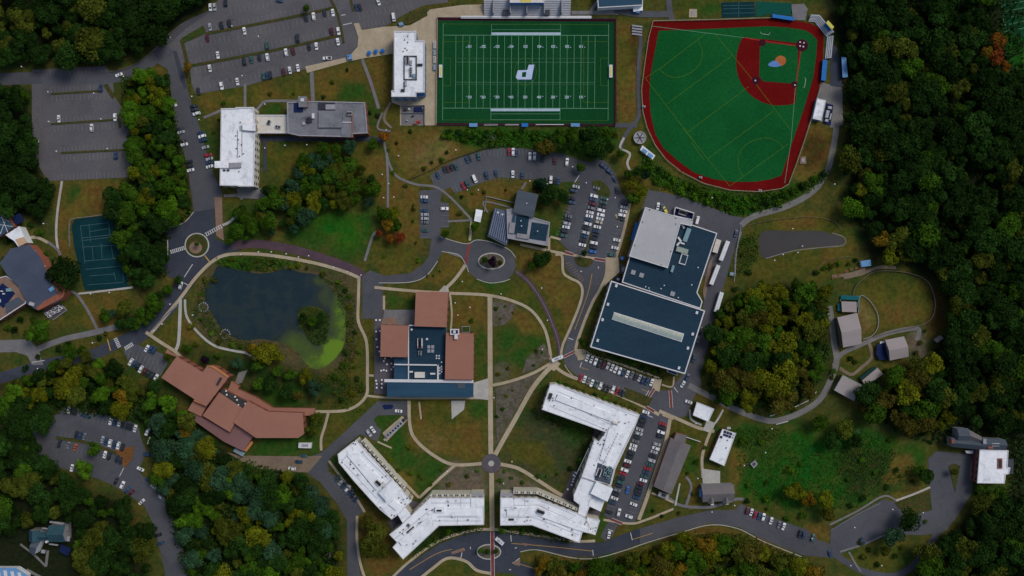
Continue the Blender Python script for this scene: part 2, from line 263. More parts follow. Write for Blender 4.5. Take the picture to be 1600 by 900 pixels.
# ------------------------------------------------------------------ ground: one sheet, grass colours painted as dry and green patches, with dormitory shade painted in
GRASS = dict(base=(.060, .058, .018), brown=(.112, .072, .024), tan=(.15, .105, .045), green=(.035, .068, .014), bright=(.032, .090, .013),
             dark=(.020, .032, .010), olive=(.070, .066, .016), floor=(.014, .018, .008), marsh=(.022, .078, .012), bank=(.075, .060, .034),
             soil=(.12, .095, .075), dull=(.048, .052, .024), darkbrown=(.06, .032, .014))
PAINT = [  # colour, feather px, polygon
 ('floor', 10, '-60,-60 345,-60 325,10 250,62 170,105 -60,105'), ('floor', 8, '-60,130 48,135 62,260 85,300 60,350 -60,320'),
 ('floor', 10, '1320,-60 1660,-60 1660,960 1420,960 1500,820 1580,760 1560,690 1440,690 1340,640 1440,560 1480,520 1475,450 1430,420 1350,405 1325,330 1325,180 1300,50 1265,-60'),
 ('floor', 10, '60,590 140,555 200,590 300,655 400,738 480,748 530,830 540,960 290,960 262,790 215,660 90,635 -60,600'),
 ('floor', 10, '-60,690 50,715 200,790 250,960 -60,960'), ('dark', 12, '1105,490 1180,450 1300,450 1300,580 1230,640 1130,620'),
 ('floor', 8, '190,120 262,118 290,260 300,335 262,350 262,430 205,445 170,320 210,275'),
 ('brown', 6, '92,285 200,281 190,305 165,345 110,343 108,400 92,400 86,330'), ('green', 5, '98,285 125,285 118,310 98,320'),
 ('brown', 6, '125,460 205,455 175,500 150,512'), ('brown', 6, '200,540 190,480 120,465 100,500'), ('olive', 5, '90,475 125,470 145,505 100,522'),
 ('olive', 4, '305,150 380,137 380,170 318,180'), ('brown', 5, '305,160 340,150 378,160 330,178'), ('olive', 4, '385,135 485,115 485,155 415,158 395,172'),
 ('brown', 6, '390,140 440,128 450,150 405,155'), ('brown', 6, '495,112 565,97 585,160 495,158'), ('green', 6, '530,130 575,125 580,160 530,158'),
 ('brown', 6, '572,96 612,84 612,150 625,165 625,195 600,190 590,150'), ('olive', 6, '590,160 625,165 625,196 600,196'),
 ('green', 4, '408,162 448,162 448,178 400,178'), ('green', 3, '404,226 418,226 418,270 404,270'), ('olive', 6, '420,228 570,224 600,240 600,330 560,330 470,300 420,280'),
 ('brown', 6, '570,235 600,235 602,300 590,340 575,300'), ('green', 10, '455,330 590,320 585,370 560,405 500,395 440,378'),
 ('bright', 12, '490,340 560,335 570,380 520,390'), ('brown', 8, '610,205 690,203 735,228 690,262 640,280 615,262'), ('tan', 10, '640,225 690,215 710,235 670,262 640,262'),
 ('brown', 6, '610,275 655,292 655,420 600,428 582,410 600,370'), ('olive', 8, '575,380 650,380 660,410 600,428'),
 ('bright', 5, '686,203 760,202 960,203 968,222 930,245 880,240 830,232 790,229 745,230 715,220 690,213'), ('green', 10, '740,205 960,205 960,235 780,225'),
 ('brown', 4, '962,35 1000,42 1003,110 1000,182 985,194 962,190'), ('darkbrown', 6, '985,45 1000,45 998,90 975,120'), ('olive', 8, '965,60 985,60 980,140 968,150'),
 ('brown', 6, '705,300 760,286 822,282 825,296 806,300 775,322 740,330 720,310'), ('olive', 5, '775,310 802,315 800,328 772,326'),
 ('brown', 5, '690,305 702,315 735,345 700,345 702,320'), ('olive', 5, '690,350 735,350 733,378 690,372'), ('brown', 5, '697,395 725,402 722,420 700,442 640,448 680,425'),
 ('olive', 6, '700,445 735,415 790,440 830,440 860,480 868,540 850,500 820,475 770,460 700,455'), ('green', 5, '740,435 795,442 800,455 745,450'),
 ('brown', 7, '812,392 876,398 880,430 908,445 908,462 895,490 880,520 868,480 845,450 815,425'), ('olive', 8, '840,470 875,500 878,545 862,520'),
 ('green', 5, '838,340 878,330 880,370 860,370'), ('brown', 5, '864,374 890,392 865,392'), ('green', 4, '905,284 930,262 925,270 912,290 900,288'),
 ('brown', 3, '928,286 940,284 952,295 952,308 940,308 932,300'), ('brown', 6, '965,245 1000,250 1005,280 985,275'),
 ('green', 7, '1003,222 1022,262 1080,292 1150,307 1232,300 1300,262 1292,285 1200,328 1150,338 1100,318 1020,290 1000,260'),
 ('marsh', 8, '1060,300 1150,312 1230,300 1200,325 1150,335'), ('brown', 6, '1010,285 1060,300 1050,306 1010,298'), ('olive', 6, '975,200 1005,200 1010,240 985,260'),
 ('brown', 6, '1240,195 1300,195 1298,250 1285,272 1240,285'), ('darkbrown', 6, '1250,215 1290,215 1285,260 1255,265'),
 ('olive', 8, '1160,355 1290,330 1330,360 1330,430 1290,440 1180,440 1150,430'), ('green', 6, '1155,370 1185,360 1185,410 1150,430'), ('brown', 8, '1290,380 1335,385 1320,410 1280,410'),
 ('olive', 8, '1190,405 1280,392 1280,420 1200,430'), ('brown', 8, '1215,335 1280,330 1280,352 1215,355'),
 ('olive', 4, '1340,432 1385,425 1440,432 1460,470 1452,500 1400,515 1345,525 1370,490 1365,465 1342,460'), ('brown', 12, '1370,470 1440,470 1440,500 1380,510'),
 ('tan', 4, '1341,465 1360,480 1368,505 1358,522 1346,530 1340,490'), ('darkbrown', 8, '1455,440 1480,450 1480,520 1455,525'), ('soil', 5, '1425,515 1445,520 1450,560 1425,560'),
 ('marsh', 12, '1140,665 1240,668 1330,665 1450,700 1440,745 1390,765 1320,800 1240,800 1150,775'), ('green', 10, '1150,670 1220,665 1215,720 1150,740'),
 ('brown', 7, '1135,725 1150,690 1165,720 1150,775 1140,770'), ('dark', 15, '1300,700 1420,710 1400,760 1320,780'), ('brown', 8, '1400,700 1445,735 1400,765 1385,760'),
 ('olive', 5, '1150,778 1240,800 1275,830 1240,818 1160,785'), ('brown', 7, '1280,805 1300,830 1290,848 1260,825'),
 ('brown', 3, '1398,785 1430,772 1453,767 1457,796 1425,808'), ('olive', 6, '1300,880 1390,838 1420,850 1400,890 1340,905'), ('mulch' if False else 'brown', 4, '1482,728 1500,728 1491,768'),
 ('brown', 6, '643,626 762,626 760,715 700,724 665,700 645,672'), ('tan', 10, '655,680 700,690 680,710'), ('olive', 8, '660,630 720,630 720,665 660,660'), ('green', 5, '725,626 762,626 762,655 725,655'),
 ('green', 6, '590,690 636,665 655,700 700,728 655,772 620,740'), ('brown', 6, '636,650 645,650 660,705 640,690'), ('brown', 5, '612,735 650,745 652,775 630,765'),
 ('soil', 6, '700,730 762,732 762,770 672,775'), ('soil', 5, '772,732 800,732 850,762 880,785 840,770 782,770'), ('soil', 6, '772,605 845,582 800,660 775,700'), ('olive', 8, '775,640 795,640 780,690'),
 ('soil', 5, '770,470 806,475 800,500 775,510'), ('green', 8, '775,515 850,500 855,545 810,580 775,570'), ('brown', 7, '790,480 845,500 850,525 810,520'), ('soil', 6, '820,560 852,540 858,560 815,583'), ('soil', 4, '772,568 800,580 790,596 772,598'),
 ('dull', 5, '862,605 925,685 905,740 880,765 785,718 830,640'), ('green', 10, '870,620 930,660 910,700 880,670'), ('olive', 8, '790,690 850,690 870,740 800,720'),
 ('brown', 5, '707,465 760,465 760,590 742,590 742,520 705,505'), ('green', 5, '742,500 760,530 758,592 742,592'), ('green', 4, '600,456 648,460 648,482 605,482'), ('brown', 4, '600,448 650,452 648,462 630,460'),
 ('olive', 6, '565,560 530,420 570,440 572,590 550,640 500,645 490,600 530,570'), ('bank', 6, '300,520 320,400 560,425 560,560 500,590 360,545'), ('green', 5, '335,405 400,400 470,415 400,424 345,414'),
 ('olive', 8, '245,520 280,480 278,540 262,545'), ('brown', 6, '283,500 292,500 320,540 283,540'), ('dark', 10, '290,545 560,600 500,640 430,635 330,590'), ('bank', 7, '520,440 545,450 552,560 520,590'),
 ('green', 6, '390,665 500,650 495,710 400,712'), ('green', 6, '300,660 370,705 330,700'), ('green', 5, '395,600 470,610 480,635 420,634'),
 ('olive', 5, '565,625 600,625 520,700 505,700 512,650'), ('green', 5, '583,650 625,648 600,680 590,675'), ('dark', 6, '640,835 700,822 760,822 760,830 700,842 640,872'),  # last strip: shade of the western bent dormitory painted into the grass
 ('brown', 7, '560,800 612,830 630,875 590,910 565,890'), ('olive', 5, '680,885 720,880 745,895 680,910'), ('dark', 5, '782,822 905,850 880,845 782,828'), ('green', 4, '930,820 948,810 950,835 935,848'),  # dark entry paints the shade south of the eastern bent dormitory
 ('brown', 5, '812,862 850,862 950,878 1110,822 1160,828 1250,870 1200,870 950,890 820,880'), ('olive', 4, '975,825 1050,802 1060,808 985,830'),
 ('olive', 4, '1015,780 1050,775 1045,795 1010,808'), ('olive', 4, '1050,655 1100,675 1095,740 1060,770 1050,740 1080,700'), ('green', 5, '1080,690 1095,700 1090,745 1065,745'), ('brown', 4, '1080,750 1095,755 1092,790 1078,790'),
 ('green', 4, '905,545 935,555 1000,575 1042,592 1010,580 950,563 910,550'), ('olive', 3, '975,610 1020,625 1010,637 970,622'), ('brown', 3, '882,572 905,580 903,590 885,582'),
 ('olive', 4, '866,590 905,598 1000,640 985,642 900,606'), ('brown', 5, '1090,610 1130,628 1185,655 1130,650 1080,620'), ('dark', 8, '1130,600 1280,590 1240,640 1160,640'),
 ('olive', 5, '1315,552 1355,540 1362,560 1340,580 1318,578'), ('brown', 5, '940,400 1008,320 1000,380 960,440'), ('olive', 4, '912,520 950,455 955,440 940,450 920,500'),
 ('brown', 3, '262,425 278,420 280,438 265,440'), ('olive', 4, '348,308 372,308 372,340 350,365'), ('green', 4, '350,330 400,330 410,372 352,378'), ('green', 4, '270,345 295,345 300,352 275,355'),
 ('brown', 3, '235,105 258,106 262,118 240,116'), ('olive', 5, '1055,-20 1130,-20 1128,27 1060,30'), ('green', 5, '1085,5 1125,5 1125,26 1090,26'), ('olive', 4, '1010,-20 900,-20 905,15 930,20 1010,12'),
 ('tan', 3, '925,24 962,26 962,30 925,29'),('marsh', 6, '1560,-60 1660,-60 1660,100 1590,110 1570,60'),
]
def blur(a, n):
    for _ in range(3):
        for ax in (0, 1):
            k = max(1, int(n)); c = np.cumsum(np.concatenate([np.repeat(a.take([0], ax), k + 1, ax), a, np.repeat(a.take([-1], ax), k, ax)], ax), ax)
            a = (c.take(range(2 * k + 1, c.shape[ax]), ax) - c.take(range(0, c.shape[ax] - 2 * k - 1), ax)) / (2 * k + 1)
    return a
def inside(X, Y, poly):
    r = np.zeros(X.shape, bool); n = len(poly)
    for i in range(n):
        x1, y1 = poly[i]; x2, y2 = poly[(i + 1) % n]
        if y1 == y2: continue
        r ^= ((y1 > Y) != (y2 > Y)) & (X < (x2 - x1) * (Y - y1) / (y2 - y1) + x1)
    return r
ST = 3
gx = np.arange(-90, 1691, ST, dtype=float); gy = np.arange(-90, 991, ST, dtype=float)
GX, GY = np.meshgrid(gx, gy)
jit = blur(RNG.normal(size=GX.shape), 2) * 34; jit2 = blur(RNG.normal(size=GX.shape), 2) * 34   # ragged edges between patches
col = np.empty(GX.shape + (3,)); col[:] = GRASS['base']
big = blur(RNG.normal(size=GX.shape), 4) * 16; big = np.clip(big * .5 + .5, 0, 1)[..., None]; med = np.clip(blur(RNG.normal(size=GX.shape), 2) * 9 * .5 + .5, 0, 1)[..., None]
col = col * (1 - big) + np.array((.040, .058, .015)) * big; col = col * (1 - .5 * med) + np.array((.095, .068, .022)) * .5 * med
for key, fe, s in PAINT:
    poly = P(s); mk = inside(GX + jit, GY + jit2, poly).astype(float); mk = blur(mk, 1 if fe < 9 else 2)[..., None]
    col = col * (1 - mk) + np.array(GRASS[key]) * mk
mot = blur(RNG.normal(size=GX.shape), 1) * 3.2; gr = np.clip(mot, 0, 1)[..., None] * .35; br = np.clip(-mot, 0, 1)[..., None] * .30
lum = col.sum(-1, keepdims=True) > .06
col = np.where(lum, col * (1 - gr) + np.array((.026, .058, .012)) * gr, col); col = np.where(lum, col * (1 - br) + np.array((.095, .066, .022)) * br, col)
nvx, nvy = len(gx), len(gy)
me = bpy.data.meshes.new('ground')
vs = np.stack([(GX - 800) * S, (450 - GY) * S, np.zeros_like(GX)], -1).reshape(-1, 3)
ii = np.arange(nvx * nvy).reshape(nvy, nvx)
fs = np.stack([ii[1:, :-1], ii[1:, 1:], ii[:-1, 1:], ii[:-1, :-1]], -1).reshape(-1, 4)
far = 3000.0; x0, y0, x1, y1 = vs[:, 0].min(), vs[:, 1].min(), vs[:, 0].max(), vs[:, 1].max()
ring = [(-far, -far, 0), (far, -far, 0), (far, far, 0), (-far, far, 0), (x0, y0, 0), (x1, y0, 0), (x1, y1, 0), (x0, y1, 0)]
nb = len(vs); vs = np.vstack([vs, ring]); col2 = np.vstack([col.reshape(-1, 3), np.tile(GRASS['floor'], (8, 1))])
fs = np.vstack([fs, np.array([(0, 1, 5, 4), (1, 2, 6, 5), (2, 3, 7, 6), (3, 0, 4, 7)]) + nb])
def fast_mesh(me, vs, fs):
    me.vertices.add(len(vs)); me.vertices.foreach_set('co', np.asarray(vs, np.float32).ravel())
    k = fs.shape[1]; me.loops.add(fs.size); me.loops.foreach_set('vertex_index', fs.ravel().astype(np.int32))
    me.polygons.add(len(fs)); me.polygons.foreach_set('loop_start', np.arange(0, fs.size, k, dtype=np.int32))
    me.update(calc_edges=True); me.validate()
fast_mesh(me, vs, fs)
at = me.attributes.new('patch', 'FLOAT_COLOR', 'POINT')
at.data.foreach_set('color', np.hstack([col2, np.ones((len(col2), 1))]).astype(np.float32).ravel())
gm = bpy.data.materials.new('grass_ground'); gm.use_nodes = True; n = gm.node_tree; N = n.nodes; L = n.links
pb = N['Principled BSDF']; pb.inputs['Roughness'].default_value = .95; pb.inputs['Specular IOR Level'].default_value = .02
a = N.new('ShaderNodeAttribute'); a.attribute_name = 'patch'; geo = N.new('ShaderNodeNewGeometry')
n1 = N.new('ShaderNodeTexNoise'); n1.inputs['Scale'].default_value = .09; n1.inputs['Detail'].default_value = 8; n1.inputs['Roughness'].default_value = .7
n2 = N.new('ShaderNodeTexNoise'); n2.inputs['Scale'].default_value = .38; n2.inputs['Detail'].default_value = 6; n2.inputs['Roughness'].default_value = .7
for q in (n1, n2): L.new(geo.outputs['Position'], q.inputs[0])
hs = N.new('ShaderNodeHueSaturation'); hs.inputs['Saturation'].default_value = 1.08
m1 = N.new('ShaderNodeMapRange'); m1.inputs[1].default_value = .3; m1.inputs[2].default_value = .7; m1.inputs[3].default_value = .48; m1.inputs[4].default_value = .55
L.new(n1.outputs[0], m1.inputs[0]); L.new(m1.outputs[0], hs.inputs['Hue'])
m2 = N.new('ShaderNodeMapRange'); m2.inputs[1].default_value = .3; m2.inputs[2].default_value = .7; m2.inputs[3].default_value = .65; m2.inputs[4].default_value = 1.5
L.new(n2.outputs[0], m2.inputs[0]); L.new(m2.outputs[0], hs.inputs['Value']); L.new(a.outputs['Color'], hs.inputs['Color'])
L.new(hs.outputs[0], pb.inputs['Base Color']); me.materials.append(gm)
go = bpy.data.objects.new('ground', me); C.objects.link(go); tag(go, kind='structure')

# ------------------------------------------------------------------ water
def tri_sheet(name, pts, z, m, step=3):
    pts = spline(pts, True, 5); xs = [p[0] for p in pts]; ys = [p[1] for p in pts]
    X, Y = np.meshgrid(np.arange(min(xs), max(xs), step), np.arange(min(ys), max(ys), step))
    k = inside(X, Y, pts); inner = list(zip(X[k], Y[k]))
    vv = [Vector(p) for p in pts] + [Vector(p) for p in inner]
    r = geometry.delaunay_2d_cdt(vv, [(i, (i + 1) % len(pts)) for i in range(len(pts))], [], 1, 1e-4)
    me = bpy.data.meshes.new(name); px = [tuple(v) for v in r[0]]
    me.from_pydata([W(p[0], p[1])[:2] + (z,) for p in px], [], [tuple(reversed(f)) for f in r[2]]); me.materials.append(m)
    me.update(); o = bpy.data.objects.new(name, me); C.objects.link(o); tag(o, kind='structure')
    return o, px
wm = bpy.data.materials.new('pond_water'); wm.use_nodes = True; n = wm.node_tree; N = n.nodes; L = n.links
pb = N['Principled BSDF']; pb.inputs['Specular IOR Level'].default_value = .35
a = N.new('ShaderNodeAttribute'); a.attribute_name = 'algae'; geo = N.new('ShaderNodeNewGeometry')
no = N.new('ShaderNodeTexNoise'); no.inputs['Scale'].default_value = .12; no.inputs['Detail'].default_value = 9; no.inputs['Roughness'].default_value = .7
L.new(geo.outputs['Position'], no.inputs[0])
ad = N.new('ShaderNodeMath'); ad.operation = 'MULTIPLY_ADD'; ad.inputs[1].default_value = .9; ad.inputs[2].default_value = -.45
L.new(no.outputs[0], ad.inputs[0]); a2 = N.new('ShaderNodeMath'); a2.operation = 'ADD'; L.new(ad.outputs[0], a2.inputs[0]); L.new(a.outputs['Fac'], a2.inputs[1])
cr = N.new('ShaderNodeValToRGB'); e = cr.color_ramp.elements
e[0].position = .0; e[0].color = (.012, .026, .034, 1); e[1].position = 1; e[1].color = (.11, .21, .008, 1)
for ps, cc in ((.12, (.020, .034, .038, 1)), (.3, (.020, .030, .024, 1)), (.5, (.034, .055, .016, 1)), (.78, (.052, .092, .012, 1))):
    q = e.new(ps); q.color = cc
L.new(a2.outputs[0], cr.inputs[0]); L.new(cr.outputs[0], pb.inputs['Base Color'])
rr = N.new('ShaderNodeMapRange'); rr.inputs[1].default_value = .2; rr.inputs[2].default_value = .6; rr.inputs[3].default_value = .22; rr.inputs[4].default_value = .8
L.new(a2.outputs[0], rr.inputs[0]); L.new(rr.outputs[0], pb.inputs['Roughness'])
pond_pts = P('342,416 372,421 400,427 422,426 445,420 472,426 497,430 515,447 532,472 540,492 539,530 530,552 510,572 492,577 477,566 465,550 445,537 410,530 385,532 365,527 347,515 332,492 322,475 320,455 327,440 335,425')
po, px = tri_sheet('pond_water', pond_pts, .06, wm)
PX = np.array([p[0] for p in px]); PY = np.array([p[1] for p in px]); al = np.zeros(len(px))
for x, y, rx, ry, v in ((534,500,17,64,.84),(524,548,22,22,1.2),(508,562,18,14,1.0),(490,566,36,22,.9),(464,542,30,26,.70),(512,465,20,24,.45),(505,438,18,10,.5),(524,460,12,26,.5),(470,555,18,16,.6),(520,520,16,30,.55),(360,500,40,25,.12),(400,505,60,30,.10),(330,450,6,30,.14),(400,470,40,30,.06),(480,545,20,15,.25),(516,530,10,18,.3)):
    al = np.maximum(al, v * np.exp(-(((PX - x) / rx) ** 2 + ((PY - y) / ry) ** 2) ** 1.6 * .6))
t = po.data.attributes.new('algae', 'FLOAT', 'POINT'); t.data.foreach_set('value', al.astype(np.float32))
mw = mat('muddy_water', (.020, .020, .024), (.030, .027, .030), .06, rough=.35, spec=.3)
tri_sheet('retention_pond_water', P('1190,363 1205,360 1240,361 1280,361 1300,366 1316,372 1317,381 1300,384 1270,386 1240,390 1215,399 1194,403 1186,392 1186,374'), .05, mw, 8)
strip('pond_bank', 'gravel', P('1196,404 1240,392 1290,386 1318,383 1319,371 1300,364'), 1.6, .07)
# island in the pond
sheet('pond_island', 'lawn', P('467,485 480,479 497,480 512,492 515,512 510,532 497,540 482,532 477,520 466,507'), .18, True)

# ------------------------------------------------------------------ roads and car parks
def road(name, m, s, smooth=False): return sheet(name, m, P(s), level('road'), smooth)
road('car_park', 'old_asphalt', '50,109 110,106 165,103 176,118 178,150 193,172 202,197 206,277 75,283 62,262 50,226')
strip('road', 'asphalt', P('-40,126 50,122 150,122 195,116 232,98 262,70 290,44 335,24'), 19, level('road'))
road('car_park', 'old_asphalt', '262,72 290,45 325,22 345,-6 350,-40 700,-40 700,4 664,8 640,18 600,42 562,46 560,70 545,88 475,108 385,134 306,147 290,108 272,95')
road('road', 'asphalt', '262,108 268,150 274,190 284,225 293,260 303,331 346,325 347,300 334,272 322,235 314,205 300,165 292,135 287,108 275,80 262,72 245,98')
road('road', 'new_asphalt', '270,80 276,80 292,136 288,141 280,120')
road('roundabout_road', 'new_asphalt', '303,331 335,326 336,372 352,380 372,377 374,392 352,395 325,415 305,440 290,463 270,490 245,516 225,533 204,547 180,539 192,524 220,507 245,485 262,462 276,438 262,432 254,418 262,400 263,375 257,352 272,354 290,346')
road('service_road', 'tan_paving', '335,308 347,308 348,352 350,376 338,368')
strip('road', 'new_asphalt', P('215,522 180,538 150,552 110,562 60,572 10,588 -40,600'), 17, level('road'))
road('forecourt', 'grey_paving', '-40,533 45,530 60,545 68,570 50,570 43,556 25,550 -40,552')
strip('brick_road', 'brick_paving', P('806,424 822,436 838,456 852,480 864,508 872,532 876,556'), 7, level('road'))
strip('brick_road_line', 'pale_line', P('806,424 822,436 838,456 852,480 864,508 872,532 876,556'), .7, level('road'))
strip('brick_road', 'brick_paving', P('362,384 400,381 450,388 500,402 545,418 568,431'), 13, level('road'))
road('car_park', 'asphalt', '566,433 578,422 600,431 640,427 662,412 670,400 674,373 656,372 655,298 680,296 672,274 690,262 720,246 760,234 800,230 840,235 880,240 905,250 925,254 935,245 950,255 962,272 970,300 985,315 972,370 958,405 930,402 892,395 872,375 885,330 902,290 906,283 870,285 845,280 825,280 780,277 750,286 712,302 703,292 690,300 688,316 701,317 702,355 688,356 688,370 727,381 745,375 765,378 790,387 803,400 806,415 800,430 790,438 770,441 745,436 731,424 727,408 715,397 692,393 680,412 666,432 642,441 598,442 598,498 566,498')
road('road', 'asphalt', '881,400 884,418 890,428 905,438 913,450 910,465 900,492 887,525 880,552 882,568 892,578 904,590 975,619 1000,628 1018,640 1040,655 1073,650 1082,625 1096,600 1092,585 1075,576 1062,590 1046,610 1022,610 1020,592 912,556 902,555 900,542 915,500 927,470 936,453 945,430 946,402')
road('car_park', 'asphalt', '1004,638 1046,656 1036,690 996,806 990,818 968,815 956,838 945,845 938,838 952,812 943,805 948,790 975,715')
road('service_yard', 'asphalt', '1012,297 1035,300 1060,306 1100,320 1145,337 1166,341 1160,357 1152,375 1140,415 1127,460 1120,490 1105,545 1093,590 1084,606 1060,592 1075,575 1095,500 1105,440 1060,350 1003,328')
strip('gravel_road', 'gravel', P('1158,352 1178,338 1230,322 1270,299 1291,270 1300,240 1306,205 1309,170 1311,140'), 9, level('road'))
road('paved_yard', 'gravel', '1283,128 1296,132 1316,137 1317,195 1298,200 1292,192 1270,188 1262,200')
road('paved_yard', 'new_asphalt', '1298,68 1306,72 1314,100 1316,137 1297,134')
strip('gravel_road', 'gravel', P('1076,602 1115,622 1150,640 1190,655 1215,657 1250,645 1280,625 1297,595 1307,565 1303,535 1299,500 1296,478'), 9, level('road'))
strip('gravel_road', 'gravel', P('1303,572 1315,553 1342,540 1387,521 1430,513 1436,520 1432,532'), 7, level('road'))
strip('gravel_road', 'dirt_track', P('1358,536 1362,558 1345,575 1330,585 1312,575'), 5, level('road'))
road('road', 'new_asphalt', '590,912 640,881 685,851 730,833 766,830 831,838 894,848 940,848 975,834 1010,822 1010,845 975,858 930,870 892,869 830,857 813,861 812,876 850,893 900,915 840,915 800,896 768,894 748,890 730,876 698,871 674,885 645,912')
road('road', 'asphalt', '1000,826 1060,808 1110,797 1147,797 1157,787 1210,810 1260,827 1277,843 1297,850 1298,827 1340,802 1380,780 1400,785 1412,802 1455,797 1453,767 1450,717 1463,705 1517,710 1520,767 1497,805 1475,832 1440,836 1387,834 1325,860 1300,872 1253,867 1193,843 1153,823 1110,817 1060,831 1000,850')
strip('road', 'asphalt', P('1478,812 1452,852 1426,884 1395,900 1350,893 1322,878 1298,862'), 10, level('road'))
road('road', 'asphalt', '590,627 636,626 636,650 623,648 590,649 584,655 588,665 596,672 590,690 576,684 563,678 517,715 512,722 514,738 524,744 562,782 570,798 558,807 557,833 560,883 568,915 543,915 542,813 527,787 500,753 478,738 478,716 503,707 547,667')
road('dirt_track', 'dirt_track', '355,707 380,712 480,713 504,712 482,738 440,737 405,732 380,722')
road('car_park', 'asphalt', '40,660 60,648 85,650 105,633 135,643 170,649 215,663 222,690 230,705 216,735 230,752 257,775 268,795 282,845 300,900 303,920 262,920 255,880 240,820 225,790 205,776 175,757 150,747 80,727 45,708 28,682')
strip('road', 'new_asphalt', P('-40,642 0,640 40,650 70,655'), 13, level('road'))
road('car_park', 'asphalt', '193,548 212,538 255,553 262,568 250,588 240,582 200,562')

